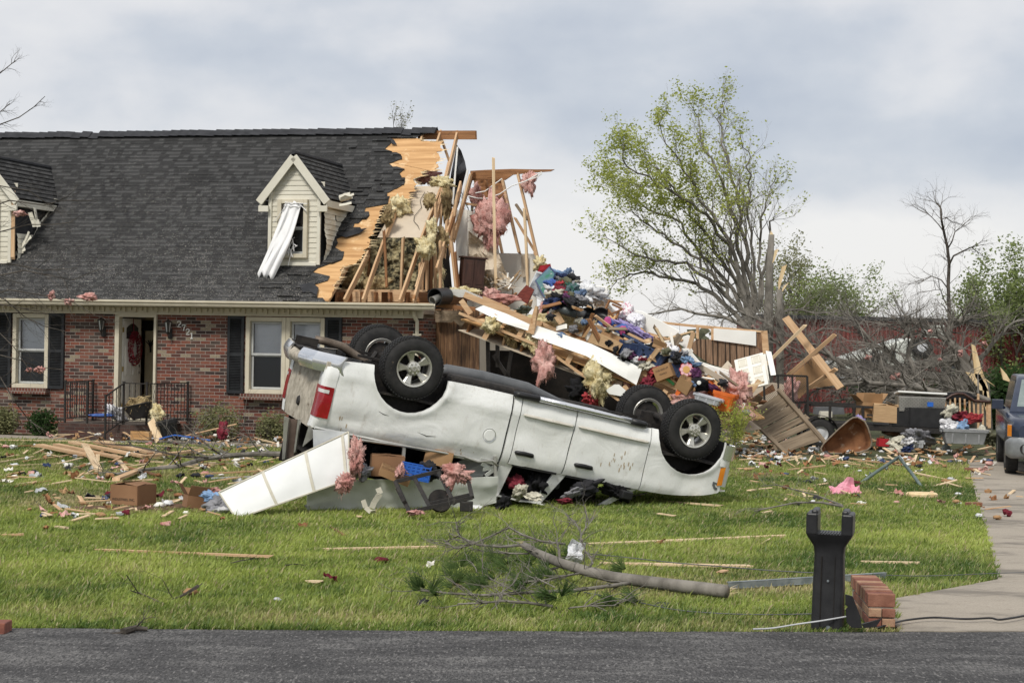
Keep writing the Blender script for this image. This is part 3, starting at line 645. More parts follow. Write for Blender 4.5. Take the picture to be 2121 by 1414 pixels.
# joists, plates and studs of the broken attic
board(HL(688, 602, .55), HL(880, 603, .55), .10, .05, M_wood, house, 'plate'); board(HL(640, 628, -.1), HL(905, 630, -.1), .10, .05, M_wood, house, 'plate')
for px in (697, 722, 750, 776, 806, 842, 868, 892):
 a = HL(px, 615, .15); board(a, a + V((0, 2.6, 0)), .045, .20, M_woodd, house, 'joist')
mb = MB()
for x0, x1 in ((728, 746), (762, 790), (806, 838), (848, 872)):
 a, b = HL(x0, 604, .3), HL(x1, 625, .3); mb.box(((a.x + b.x) / 2, .3, (a.z + b.z) / 2), (b.x - a.x, .02, abs(a.z - b.z)))
mb.build('blocking', M_wood, house)
for a, b, y, w in (((835, 493), (831, 600), 1.15, .09), ((795, 478), (801, 596), .3, .05), ((764, 505), (762, 600), 1.15, .09), ((877, 520), (874, 602), .8, .09), ((885, 505), (884, 604), .9, .09), ((893, 470), (893, 606), 1.1, .09), ((903, 420), (902, 604), 1.3, .12), ((912, 500), (912, 604), .9, .09), ((935, 500), (945, 596), 1.2, .12), ((942, 523), (950, 600), 1.2, .12),
                   ((926, 455), (920, 535), 1.6, .1), ((940, 450), (928, 490), 1.6, .1), ((870, 545), (868, 606), .7, .05)):
 board(HL(*a, y), HL(*b, y), .045, w, M_wood if random.random() < .6 else M_woodd, house, 'stud', up=(0, 1, 0))
def poly(pts, mat, name, parent=house, y=1.0, pf=None, th=.02, nrm=V((0, 1, 0)), lab=None):
 mb = MB(); pf = pf or HL; mb.prism([pf(a, b, y) for a, b in pts], nrm * th); o = mb.build(name, mat, parent)
 if lab: o['label'] = lab
 return o
poly([(858, 388), (912, 386), (900, 430), (871, 497), (820, 498), (781, 495), (803, 455), (822, 425), (846, 400)], M_drywall, 'sloped_ceiling', y=-.22, pf=RP, nrm=RN)
# screw dimples & sagging wire on that ceiling
mb = MB(); mb.tube([RP(x, y, -.17) for x, y in ((880, 398), (870, 415), (873, 430), (858, 448), (857, 458), (866, 468), (868, 474))], .006, 5)
mb.build('ceiling_wire', M_iron, house)
def fluff_sheet(pf, off, x0, x1, y0, y1, nx, ny, amp, nrm, seed):
 mb = MB()
 def f(u, v):
  p = pf(x0 + (x1 - x0) * u, y0 + (y1 - y0) * v, off); q = p * 5 + V((seed, 0, 0))
  return p + nrm * (amp * (mnoise.noise(q) + .6 * mnoise.noise(q * 2.3) + .4 * mnoise.noise(q * 5)))
 mb.grid(f, nx, ny); return mb
fluff_sheet(HL, 1.35, 758, 875, 492, 604, 70, 70, .09, V((0, 1, 0)), 3).build('wall_batt', M_batt, house, smooth=True)
poly([(700, 480), (925, 480), (940, 640), (690, 640)], M_dark, 'attic_shade_sheet', y=2.1)  # added dark sheet, stands in for the shade inside the attic
poly([(690, 600), (900, 600), (900, 640), (680, 640)], M_dark, 'joist_bay_shade', y=.9)  # dark backing sheet painted as the shade between the joists
fluff_sheet(HL, .9, 708, 762, 540, 602, 30, 30, .10, V((0, 1, 0)), 9).build('wall_batt', M_tan, house, smooth=True)
# black back-slope felt still hanging, gable studs, doors and drywall of the open upper room
def warp_sheet(pts, y, mat, name, th=.012, amp=.08, seed=0, parent=house, lab=None):
 """a torn flexible sheet: outline fan with bulge"""
 mb = MB(); n = len(pts); cx = sum(p[0] for p in pts) / n; cy = sum(p[1] for p in pts) / n; m = 5
 def f(u, v):
  k = u * n; i = int(k) % n; t = k - int(k); ax, ay = pts[i]; bx, by = pts[(i + 1) % n]; ex, ey_ = ax + (bx - ax) * t, ay + (by - ay) * t
  q = (cx + (ex - cx) * v, cy + (ey_ - cy) * v)
  return HL(q[0], q[1], y + amp * mnoise.noise(V((q[0] * .03 + seed, q[1] * .03, seed))) * 2)
 mb.grid(f, n * 4, m, thick=(0, th, 0)); o = mb.build(name, mat, parent, smooth=False)
 if lab: o['label'] = lab
 return o
warp_sheet([(946, 300), (955, 312), (963, 335), (966, 352), (958, 385), (951, 420), (944, 440), (937, 428), (930, 410), (934, 360)], 3.2, M_felt, 'roof_panel', amp=.15)
poly([(946, 304), (949, 304), (939, 424), (935, 424)], M_white, 'white_conduit', y=3.0)
poly([(966, 352), (970, 352), (953, 452), (949, 458)], M_white, 'drip_edge', y=2.9)
poly([(945, 436), (968, 434), (968, 540), (944, 540)], M_drywhite, 'closet_door', y=2.7)
poly([(965, 434), (985, 440), (1000, 470), (1030, 500), (1034, 524), (1110, 526), (1112, 640), (940, 640), (960, 560)], M_drywhite, 'room_wall', y=3.4)
warp_sheet([(970, 478), (1000, 500), (1034, 528), (1046, 560), (1058, 578), (1052, 600), (968, 600), (971, 540)], 2.6, M_drywall, 'bent_drywall', amp=.3)
poly([(1080, 530), (1094, 524), (1094, 572), (1080, 575)], M_drywall, 'drywall_strip', y=3.3)
# second roof end standing over the open room
RR = 3.0
warp_sheet([(974, 354), (1005, 352), (1060, 350), (1110, 351), (1148, 351), (1140, 355), (1098, 358), (1062, 362), (1046, 373), (1010, 372), (974, 374)], RR, M_woodd, 'ridge_board', th=.05, amp=.02, lab='dark rotten ridge board over the open upper room')
warp_sheet([(982, 372), (1044, 373), (1056, 430), (1030, 432), (1000, 428), (985, 400)], RR + .5, M_woodd, 'roof_decking', amp=.06)
for a, b, y, w, m in (((1041, 372), (1076, 525), RR, .13, M_wood), ((1073, 362), (1116, 545), RR, .12, M_wood), ((1066, 450), (1110, 524), RR + .1, .09, M_wood), ((1086, 433), (1093, 592), RR - .2, .09, M_wood2), ((980, 356), (936, 500), RR - .1, .15, M_woodd),
                      ((984, 372), (1020, 530), RR + .6, .10, M_woodd), ((1024, 450), (1041, 528), RR + .5, .1, M_wood), ((968, 422), (1054, 436), RR, .12, M_wood), ((1069, 424), (1090, 455), RR - .1, .13, M_grey_wood), ((1006, 374), (1016, 420), RR + .3, .09, M_woodd), ((1108, 524), (1128, 556), RR, .1, M_wood), ((940, 470), (926, 540), 2.2, .12, M_wood), ((960, 425), (940, 500), 2.4, .08, M_wood)):
 board(HL(*a, y), HL(*b, y), .045, w, m, house, 'rafter' if m is not M_wood2 else 'post', up=(0, 1, 0))
mb = MB()
for pts in (((970, 406), (990, 411), (1010, 411), (1035, 402), (1060, 385), (1090, 375), (1122, 356)), ((985, 400), (1005, 396), (1040, 370)), ((1120, 356), (1122, 360), (1110, 368), (1090, 374))):
 mb.tube([HL(x, y, RR - .2) for x, y in pts], .012, 5)
mb.build('hanging_cable', M_white, house)
# garage partition and dark inside under the fallen floor
M_panel = None
def panel_mat():
 m, N = new_mat('wood_panelling'); tc = N.n('ShaderNodeTexCoord'); sp = N.n('ShaderNodeSeparateXYZ', Vector=tc.outputs['Object'])
 mp = N.n('ShaderNodeMapping', Vector=tc.outputs['Object'], Scale=(9, 9, .9)); f = N.noise(mp.outputs[0], 2.2, 5, .65, .8)
 w = N.math('ADD', sp.outputs[0], N.math('MULTIPLY', N.math('SINE', N.math('MULTIPLY', sp.outputs[0], 11.0)), .02))
 gr = N.math('LESS_THAN', N.math('FRACT', N.math('DIVIDE', w, .15)), .06)
 a = N.ramp(f, [(.36, (.075, .034, .015)), (.52, (.20, .105, .05)), (.68, (.30, .175, .09))]); a = N.mix(gr, a, (.03, .016, .01))
 b = N.n('ShaderNodeBsdfPrincipled', Base_Color=a, Roughness=.5); N.set(b, 'Normal', N.n('ShaderNodeBump', Strength=.4, Distance=.006, Height=N.math('SUBTRACT', 1.0, gr))); out(N, b); return m
M_panel = panel_mat()
poly([(900, 640), (992, 640), (992, 905), (900, 905)], M_panel, 'panelled_wall', y=.9, th=.05)
warp_sheet([(900, 642), (960, 644), (962, 668), (955, 678), (940, 664), (935, 668), (902, 667)], .7, M_grey_wood, 'torn_ceiling_board', amp=.06)
# ---- dormers
def siding(mb, fn, w, h, y=0.0, step=.105, cut=None):
 n = int(h / step) + 1
 for k in range(n):
  z0, z1 = k * step, min((k + 1) * step, h)
  if z1 <= z0: break
  w0, w1 = (cut(z0) if cut else (0, w)), (cut(z1) if cut else (0, w))
  mb.add([fn(w0[0], -.016, z0), fn(w0[1], -.016, z0), fn(w1[1], -.002, z1), fn(w1[0], -.002, z1), fn(w0[0], 0, z0), fn(w0[1], 0, z0)], [(0, 1, 2, 3), (4, 5, 1, 0)])
def dormer(x0, x1, tidy):
 """front face between house-x x0..x1 standing on the slope"""
 yb = EY + (3.66 - EZ) / RD.z * RD.y; zb, ze = 3.66, 5.16; W_ = x1 - x0; cx = (x0 + x1) / 2; zp = 5.86
 y_at = lambda z: EY + (z - EZ) / RD.z * RD.y
 d = MB(); yf = yb
 F_ = lambda x, y, z: V((x0 + x, yf + y, zb + z))
 # window opening: siding left, right, above, below
 wx0, wx1, wz0, wz1 = .19 * W_, .81 * W_ - .05, .14, 1.32
 siding(d, F_, W_, wz0);
 siding(d, lambda x, y, z: F_(x, y, z + wz0), wx0, wz1 - wz0); siding(d, lambda x, y, z: F_(x + wx1, y, z + wz0), W_ - wx1, wz1 - wz0)
 siding(d, lambda x, y, z: F_(x, y, z + wz1), W_, ze - zb - wz1 + .02)
 gh = zp - ze; siding(d, lambda x, y, z: F_(x, y, z + ze - zb), W_, gh, cut=lambda z: (W_ / 2 * z / gh, W_ - W_ / 2 * z / gh))
 d.box((x0 + W_ / 2, yf + .25, ze + .1), (W_ - .05, .02, .2))
 dm = d.build('dormer', M_cream, house, props={'label': 'gabled dormer with curtain blown out of its window' if tidy else 'broken gabled dormer with its side siding stripped'})
 c = MB()
 for xx in (x0 + .035, x1 - .035): c.box((xx, yf - .03, (zb + ze) / 2), (.07, .05, ze - zb - .01))
 c.box((cx, yf - .035, zb + .02), (W_ - .15, .05, .07)); c.build('corner_trim', M_cream, dm, bevel=.005)
 window(x0 + wx0, x0 + wx1, zb + wz0, zb + wz1, blind=0, parent=dm, y=yf - .05)
 i = MB(); i.box((cx, yf + 1.1, zb + .75), (W_ - .1, .03, 1.4)); i.box((cx, yf + .5, zb - .02), (W_ - .1, 1.1, .02)); i.box((x0 + .06, yf + .55, zb + .75), (.02, 1.0, 1.5)); i.build('dormer_room', M_dark, dm)  # room faces coloured near-black in place of indoor shade
 # roof of the dormer: two slopes running back into the main roof, with rakes and eave boards
 ov = .17; k = gh / (W_ / 2); xe = W_ / 2 + ov; zee = zp - k * xe
 for sg in (-1, 1):
  r_ = MB()
  P0, P1 = V((cx, yf - .14, zp + .05)), V((cx + sg * xe, yf - .14, zee + .05))
  B0, B1 = V((cx, y_at(zp) + .02, zp + .05)), V((cx + sg * xe, y_at(zee) + .12, zee + .05))
  n = 9
  nrm = (P1 - P0).cross(B0 - P0).normalized(); nrm = nrm if nrm.z > 0 else -nrm
  for j in range(n):
   t0, t1 = j / n, (j + 1) / n; a = P0.lerp(P1, t0) , P0.lerp(P1, t1); b = B0.lerp(B1, t0), B0.lerp(B1, t1); l = nrm * .018
   r_.add([a[0], a[1] + l, b[1] + l, b[0], a[1], b[1]], [(0, 1, 2, 3), (1, 4, 5, 2)])
  r_.build('dormer_roof', M_shingle2, dm)
  f = MB(); f.beam(P0 + V((0, .0, -.085)), P1 + V((0, 0, -.085)), .035, .155, up=(0, 0, 1)); Q = P1 + V((-sg * .02, .02, -.10))
  f.beam(Q, B1 + V((-sg * .02, -.1, -.10)), .03, .14); f.box(P1 + V((-sg * .10, .01, -.21)), (.21, .05, .12))
  f.box((P1 + B1) / 2 + V((-sg * .1, 0, -.16)), (.18, (B1 - P1).y - .1, .015)); f.build('rake_board', M_cream, dm, bevel=.004)
 r_ = MB(); r_.tube([V((cx, yf - .15, zp + .06)), V((cx, y_at(zp), zp + .065))], [.04, .05], 6); r_.build('dormer_ridge', M_felt, dm)
 # right cheek, siding buckled and holed
 s = MB(); yend = y_at(ze) + .0
 def Ck(x, y, z): return V((x1 - y + .02 + (0.03 + .06 * mnoise.noise(V((x * 3, z * 3, x1)))) * (1.2 if not tidy else 1), yf + x, zb + z))
 n = int((ze - zb) / .105)
 for j in range(n + 1):
  z0, z1 = j * .105, min((j + 1) * .105, ze - zb - .02); L0, L1 = max(.12, y_at(zb + z0) - yf), max(.12, y_at(zb + z1) - yf); m = 9
  for q in range(m):
   t0, t1 = q / m, (q + 1) / m
   hole = tidy and ((z0 > 1.10 and .15 < t0 < .75) or (.85 < z0 < 1.05 and .35 < t0 < .55)) or (not tidy and z0 > .62 and t0 < .8 and not (z0 > 1.35))
   if hole: continue
   s.add([Ck(.06 + L0 * t0, -.016, z0), Ck(.06 + L0 * t1, -.016, z0), Ck(.06 + L1 * t1, 0, z1), Ck(.06 + L1 * t0, 0, z1)], [(0, 1, 2, 3)])
 s.build('side_siding', M_cream, dm)
 s = MB(); s.add([(x1 - .03, yf + .05, zb), (x1 - .03, yf + .05, ze), (x1 - .03, yend, ze)], [(0, 1, 2)]); s.build('sheathing', M_felt, dm)
 if not tidy:
  board(V((x1 + .015, yf - .03, zb + .1)), V((x1 + .0, yf - .03, ze - .02)), .14, .03, M_wood, dm, 'stud')
 # peeled siding curls
 c = MB()
 sets = [[(704, 408), (715, 402), (726, 405), (733, 402)], [(703, 425), (716, 423), (728, 420)]] if tidy else [[(72, 430), (76, 455), (80, 470)], [(62, 440), (70, 462), (72, 470)], [(0, 545), (25, 530), (52, 515)], [(50, 505), (58, 495), (64, 490)], [(0, 535), (22, 528), (48, 520)], [(60, 480), (52, 500), (44, 512)]]
 for st in sets:
  pts = [HL(x, y, yf + .2) for x, y in st]
  for a, b in zip(pts, pts[1:]): c.beam(a, b, .012, .09 if not tidy else .05, up=(0, .3, 1))
 if tidy:
  q = HL(716, 408, yf + .3); c.lathe([(.07, -.12), (.075, 0), (.07, .12)], 12, Matrix.Translation(q) @ Matrix.Rotation(R(75), 4, 'Y'))
 c.build('peeled_siding', M_cream, dm)
 return dm, yf
M_shingle2 = shingle_mat('dormer_shingle', ns=2)
xA = HL(556, 450, .45).x; xB = HL(664, 450, .45).x
dorm, DYF = dormer(xA, xB, True)
dormer(HL(-84, 450, .45).x, HL(24, 450, .45).x, False)
# curtain blown out of the dormer window
M_curt = M_('white_curtain', (.80, .80, .80), (.86, .86, .86), rough=.9, bump=.15)
mb = MB()
def cf(u, v):
 top = (594 + 32 * u, 417 + 4 * u + 3 * math.sin(u * 9)); bot = (535 + 30 * u, 566 + 12 * u + 5 * math.sin(u * 14))
 x = top[0] + (bot[0] - top[0]) * v; y = top[1] + (bot[1] - top[1]) * v
 y += v * (7 * mnoise.noise(V((u * 6, 1, 0)))); x += 7 * math.sin(v * 3.1) * (.4 + u * .6) - 2
 return HL(x, y, DYF - .12 - .28 * v + .022 * math.sin(u * 17 + v * 3 + 3 * mnoise.noise(V((u * 2, v * 3, 0)))) + .05 * mnoise.noise(V((u * 4, v * 3, 5))))
mb.grid(cf, 40, 24, thick=(0, .004, 0)); cu = mb.build('curtain', M_curt, dorm, smooth=True)
mb = MB()
for a, b in (((594, 423), (566, 462)), ((590, 419), (636, 422)), ((618, 420), (634, 436)), ((605, 500), (592, 528)), ((602, 488), (597, 530)), ((608, 505), (615, 510)), ((594, 524), (616, 508)), ((600, 515), (606, 532)), ((597, 550), (606, 510)), ((588, 425), (622, 428)), ((606, 495), (609, 520)), ((600, 498), (610, 492))):
 mb = MB(); mb.beam(HL(*a, DYF - .14), HL(*b, DYF - .16), .006, .03, up=(0, 1, .3)); mb.build('blind_slat', M_curt, dorm)
poly([(610, 425), (636, 430), (636, 450), (628, 466), (612, 460)], M_dark, 'pane_gap_shade', parent=dorm, y=DYF - .075, th=.01)  # dark sheet imitating the unlit hole where the glass is gone
# ================================================================= brick steps and railings in front of the door
sx0, sx1 = X(128, 880, -1.2), X(385, 880, -1.0)
st = thing('brick_steps', 'dark brick landing with two steps below the open front door', 'steps', HM @ V(((DR[0] + DR[1]) / 2, -.6, .1)), (0, 0, -HTH))
def inst(mb, name, mat, parent, **k):
 """parts given in house coordinates, stored in the parent's own frame"""
 T = parent.matrix_world.inverted() @ HM if parent.matrix_world != Matrix.Identity(4) else HM
 bpy.context.view_layer.update(); T = parent.matrix_world.inverted() @ HM
 mb.v = [tuple(T @ V(p)) for p in mb.v]; return mb.build(name, mat, parent, **k)
bpy.context.view_layer.update()
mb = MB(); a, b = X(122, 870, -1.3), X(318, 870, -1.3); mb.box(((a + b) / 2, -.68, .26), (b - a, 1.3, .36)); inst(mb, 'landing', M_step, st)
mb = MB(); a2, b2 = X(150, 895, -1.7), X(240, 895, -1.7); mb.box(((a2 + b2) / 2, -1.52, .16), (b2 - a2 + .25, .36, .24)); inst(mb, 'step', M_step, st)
def railing(pts_post, tops, lab, twist=True):
 r_ = thing('iron_railing', lab, 'railing', HM @ V((pts_post[0][0], pts_post[0][1], .4)), (0, 0, -HTH)); bpy.context.view_layer.update()
 for (x, y, z0, z1) in pts_post: mb = MB(); mb.box((x, y, (z0 + z1) / 2), (.035, .035, z1 - z0)); mb.box((x, y, z1 + .015), (.045, .045, .04)); inst(mb, 'post', M_iron, r_)
 for a_, b_ in tops: mb = MB(); mb.beam(a_, b_, .035, .02); mb.beam(V(a_) - V((0, 0, .72)), V(b_) - V((0, 0, .72)), .03, .015); inst(mb, 'handrail', M_iron, r_)
 mb = MB()
 for a_, b_ in tops:
  n = max(2, int((V(b_) - V(a_)).length / .10))
  for k in range(1, n):
   p = V(a_).lerp(V(b_), k / n); mb.tube([p + V((.004 * math.sin(j * 1.9 + k), .004 * math.cos(j * 1.9), -.72 * j / 14)) for j in range(15)], [.007 + .003 * (j % 2) for j in range(15)], 5)
 inst(mb, 'baluster', M_iron, r_)
 return r_
zt = 1.25; z0 = .44; yf_ = -1.25
xl0, xl1, xr0, xr1 = X(137, 850, -1.2), X(183, 850, -1.2), X(258, 850, -1.2), X(306, 850, -1.2)
railing([(xl0, yf_, z0, zt), (xl1, yf_, z0, zt), (xl0 + .02, -.1, z0, zt)], [((xl0, yf_, zt), (xl1, yf_, zt)), ((xl0, yf_, zt), (xl0, -.05, zt))], 'black iron porch railing left of the front door, choked with debris')
railing([(xr0, yf_, z0, zt + .0), (xr1, yf_, z0, zt), (xr0 - .16, -1.7, .12, zt - .25), (xr1 + .35, -.1, z0, zt)], [((xr0, yf_, zt), (xr1, yf_, zt)), ((xr0, yf_, zt), (xr0 - .16, -1.7, zt - .25)), ((xr1, yf_, zt), (xr1 + .35, -.1, zt))], 'black iron porch railing right of the front door, with handrail sloping down the steps')
# ================================================================= the overturned pickup (frame: x forward, y to its left, z up before it rolled)
def eul(a, b, c): return Matrix.Rotation(c, 4, 'Z') @ Matrix.Rotation(b, 4, 'Y') @ Matrix.Rotation(a, 4, 'X')
TM = Matrix.Translation((-1.468108, 24.32515923, 2.30758347)) @ eul(3.23777652, .19555047, .3591047)
truck = thing('pickup_truck', 'white crew cab pickup truck lying upside down on its crushed cab in the front yard', 'pickup truck', M=TM)
def TL(px, py, y=.98): return plane(px, py, V((0, y, 0)), V((0, 1, 0)), TM)
def TX(px, py, x): return plane(px, py, V((x, 0, 0)), V((1, 0, 0)), TM)
def paint_mat():
 m, N = new_mat('white_paint'); tc = N.n('ShaderNodeTexCoord'); sp = N.n('ShaderNodeSeparateXYZ', Vector=tc.outputs['Object'])
 f = N.noise(tc.outputs['Object'], 2.2, 5, .6); g = N.noise(tc.outputs['Object'], 38, 5, .75); mp = N.n('ShaderNodeMapping', Vector=tc.outputs['Object'], Scale=(1, 1, .35)); st = N.noise(mp.outputs[0], 9, 5, .7)
 a = N.ramp(f, [(.3, (.78, .79, .76)), (.7, (.84, .85, .83))])
 low = N.n('ShaderNodeMapRange', Value=sp.outputs[2], i1=.42, i2=.66, i3=.12, i4=.0).outputs[0]      # road dirt low on the sides
 a = N.mix(N.math('MULTIPLY', N.ramp(N.math('ADD', g, low), [(.64, (0, 0, 0)), (.78, (1, 1, 1))]), .6), a, (.34, .29, .22))
 a = N.mix(N.math('MULTIPLY', N.ramp(st, [(.57, (0, 0, 0)), (.74, (1, 1, 1))]), .42), a, (.40, .34, .26))
 b = N.n('ShaderNodeBsdfPrincipled', Base_Color=a, Roughness=N.math('MULTIPLY_ADD', g, .25, .16)); b.inputs['Coat Weight'].default_value = .5; b.inputs['Coat Roughness'].default_value = .1
 d = N.noise(tc.outputs['Object'], 1.6, 4, .42, .6); N.set(b, 'Normal', N.n('ShaderNodeBump', Strength=.42, Distance=.12, Height=d)); out(N, b); return m
M_paint = paint_mat()
M_dirty = M_('muddy_paint', (.30, .265, .21), (.52, .47, .385), scale=10, detail=8, rough=.9, bump=.8, bscale=40, spots=((.15, .115, .08), 4, .62))
M_lens = M_('red_lens', (.24, .008, .012), (.36, .012, .02), rough=.12, bump=.05, spec=.8, spots=((.20, .12, .08), 22, .62))
M_lensw = M_('clear_lens', (.55, .55, .53), (.68, .68, .66), rough=.1, bump=.1, spec=.8)
M_amber = M_('amber_lens', (.62, .20, .02), (.75, .27, .03), rough=.15, bump=.05, spec=.8)
M_rim = M_('alloy_rim', (.47, .46, .41), (.62, .61, .56), rough=.32, metal=.7, bump=.08, scale=5, spots=((.17, .14, .10), 8, .63, .12))
def bodyY(x, z):
 """half width of the body at (x, z): swage line, rounded shoulders, nose and tail tuck, storm dents"""
 y = .985
 if z < .66: y -= .05 * ((.66 - z) / .2) ** 2
 y += .014 * math.exp(-((z - .68) / .035) ** 2) + .012 * math.exp(-((z - 1.02) / .30) ** 2)
 if z > 1.22: y -= .10 * ((z - 1.22) / .2) ** 2
 if x > 4.35: y -= .10 * ((x - 4.35) / .4) ** 2
 if x < -.9: y -= .05 * ((-.9 - x) / .22) ** 2
 for cx, r in ((0, .53), (4.08, .53)):                      # flared wheel openings
  d = math.hypot(x - cx, z - .46); y += .020 * math.exp(-((d - r) / .05) ** 2)
 y += .022 * mnoise.noise(V((x * 1.6, z * 2.2, 4))) + .010 * mnoise.noise(V((x * 4.5, z * 5, 9)))
 y -= .045 * math.exp(-((x + .62) / .30) ** 2 - ((z - 1.22) / .10) ** 2) + .03 * math.exp(-((x - 2.1) / .25) ** 2 - ((z - .95) / .2) ** 2) + .03 * math.exp(-((x - 1.0) / .5) ** 2 - ((z - 1.3) / .05) ** 2)
 return y
def panel(name, bot, top, side=1, rows=14, parent=truck, mat=None, flange=.05, **kw):
 """loft between matching lower and upper outlines (x, z); skin follows bodyY, edges return inwards"""
 def dens(pl, n):
  L = [0]
  for a, b in zip(pl, pl[1:]): L.append(L[-1] + math.hypot(b[0] - a[0], b[1] - a[1]))
  o = []
  for k in range(n + 1):
   t = L[-1] * k / n; i = max(j for j in range(len(L) - 1) if L[j] <= t + 1e-9); f = (t - L[i]) / max(L[i + 1] - L[i], 1e-9)
   o.append((pl[i][0] + (pl[i + 1][0] - pl[i][0]) * f, pl[i][1] + (pl[i + 1][1] - pl[i][1]) * f))
  return o
 n = max(24, int(sum(math.hypot(b[0] - a[0], b[1] - a[1]) for a, b in zip(bot, bot[1:])) / .045))
 if len(bot) == len(top):      # matched vertices: densify span by span
  B = []; T = []
  for i in range(len(bot) - 1):
   m = max(1, int(math.hypot(bot[i + 1][0] - bot[i][0], bot[i + 1][1] - bot[i][1]) / .05), int(math.hypot(top[i + 1][0] - top[i][0], top[i + 1][1] - top[i][1]) / .05))
   for k in range(m):
    t = k / m; B.append(tuple(bot[i][j] + (bot[i + 1][j] - bot[i][j]) * t for j in (0, 1))); T.append(tuple(top[i][j] + (top[i + 1][j] - top[i][j]) * t for j in (0, 1)))
  B.append(bot[-1]); T.append(top[-1])
 else: B, T = dens(bot, n), dens(top, n)
 n = len(B); vs = []; mb = MB()
 for j in range(rows + 1):
  v = j / rows
  for i in range(n):
   x = B[i][0] + (T[i][0] - B[i][0]) * v; z = B[i][1] + (T[i][1] - B[i][1]) * v; vs.append(V((x, side * bodyY(x, z), z)))
 fs = [(j * n + i, j * n + i + 1, (j + 1) * n + i + 1, (j + 1) * n + i) for j in range(rows) for i in range(n - 1)]
 ring = list(range(n)) + [j * n + n - 1 for j in range(1, rows + 1)] + [rows * n + i for i in range(n - 2, -1, -1)] + [j * n for j in range(rows - 1, 0, -1)]
 o = len(vs); vs += [vs[i] - V((0, side * flange, 0)) for i in ring]; m = len(ring)
 fs += [(ring[k], o + k, o + (k + 1) % m, ring[(k + 1) % m]) for k in range(m)]
 mb.add(vs, fs); ob = mb.build(name, mat or M_paint, parent, smooth='auto'); return ob
def arch(cx, r, z0, a0=180, a1=0, n=15, k=1.0): return [(cx + r * k * math.cos(R(a0 + (a1 - a0) * i / n)), z0 + r * math.sin(R(a0 + (a1 - a0) * i / n))) for i in range(n + 1)]
# bed side: strip under, arch, strip behind
def bedside(side):
 A = arch(-.02, .51, .46); bot = [(-1.10, .53), (-.85, .49), (-.56, .46)] + A + [(.53, .455), (.9, .45), (1.40, .455)]
 top = [(-1.11, 1.40), (-.85, 1.40), (-.60, 1.40)] + [(-.56 + 1.1 * i / 15, 1.40) for i in range(16)] + [(.60, 1.40), (.9, 1.40), (1.40, 1.40)]
 return panel('bed_side', bot, top, side, rows=18)
bed = bedside(1); bedside(-1)
def cab(side):
 panel('cab_corner', [(1.43, .46), (1.53, .46)], [(1.43, 1.40), (1.53, 1.40)], side)
 a = panel('rear_door', [(1.545, .47), (1.9, .475), (2.325, .48)], [(1.545, 1.345), (1.9, 1.345), (2.30, 1.345)], side)
 b = panel('front_door', [(2.345, .48), (2.9, .50), (3.43, .49)], [(2.32, 1.345), (2.9, 1.34), (3.44, 1.335)], side)
 return a, b
rdoor, fdoor = cab(1); cab(-1)
for s in (1, -1):
 A = arch(4.06, .53, .47, 178, 0)
 fb = [(3.445, .49), (3.50, .49), (3.53, .49)] + A + [(4.60, .60), (4.62, .66)]
 ft = [(3.455, 1.345), (3.52, 1.34), (3.56, 1.335)] + [(3.60 + 1.02 * i / 15, 1.335 - .17 * (i / 15) ** 2) for i in range(16)] + [(4.63, 1.16), (4.65, 1.12)]
 panel('front_fender', fb, ft, s, rows=16)
def sub(mb, name, mat, parent=truck, **k): return mb.build(name, mat, parent, **k)
M_mould = M_('dusty_moulding', (.50, .47, .40), (.64, .62, .56), rough=.6, scale=6, spots=((.32, .27, .2), 12, .6))
# handles, fuel door, mouldings
for dr, x in ((rdoor, 1.715), (fdoor, 2.575)):
 mb = MB(); mb.tube([(x - .125, bodyY(x, 1.175) - .02, 1.18), (x - .105, bodyY(x, 1.175) + .015, 1.178), (x, bodyY(x, 1.175) + .03, 1.172), (x + .105, bodyY(x, 1.175) + .015, 1.178), (x + .125, bodyY(x, 1.175) - .02, 1.18)], [.026, .033, .033, .033, .026], 8, flat=.8)
 sub(mb, 'door_handle', M_black, dr, smooth=True)
 mb = MB(); mb.tube([(x - .13, bodyY(x, 1.2) + .002, 1.175), (x + .13, bodyY(x, 1.2) + .002, 1.175)], .040, 8, flat=.3); sub(mb, 'handle_recess', M_iron, dr)
for dr, xa, xb in ((rdoor, 1.57, 2.31), (fdoor, 2.36, 3.42)):
 mb = MB(); mb.tube([(xa + (xb - xa) * t, bodyY(xa + (xb - xa) * t, .68) + .010, .672 + .008 * t) for t in (0, .05, .5, .95, 1)], [.003, .022, .026, .022, .006], 8, flat=.35); sub(mb, 'side_moulding', M_mould, dr, smooth=True)
mb = MB(); yy = bodyY(1.18, 1.03)
mb.lathe([(0, .012), (.070, .012), (.075, .004), (.080, .004), (.083, -.02)], 28, Matrix.Translation((1.18, yy, 1.03)) @ Matrix.Rotation(R(-90), 4, 'X')); sub(mb, 'fuel_door', M_paint, smooth='auto')
mb = MB(); mb.lathe([(.084, .006), (.090, .008), (.095, -.01)], 28, Matrix.Translation((1.18, yy, 1.03)) @ Matrix.Rotation(R(-90), 4, 'X')); sub(mb, 'fuel_door_ring', M_chrome)
mb = MB(); x = 4.60
for p in ([(4.50, 1.02), (4.63, 1.04), (4.62, 1.06), (4.53, 1.05), (4.56, 1.09), (4.60, 1.10), (4.59, 1.13), (4.54, 1.12), (4.50, 1.07)],): mb.prism([(a, bodyY(a, b) - .004, b) for a, b in p], (0, .012, 0))
sub(mb, 'badge', M_grey)
for pts in ([(-.35, 1.02), (-.28, 1.045), (-.2, 1.05)], [(.22, 1.18), (.35, 1.205), (.48, 1.185)]):
 mb = MB(); mb.tube([(x, bodyY(x, z) + .001, z) for x, z in pts], [.001, .005, .001], 5); sub(mb, 'scratch', M_under)
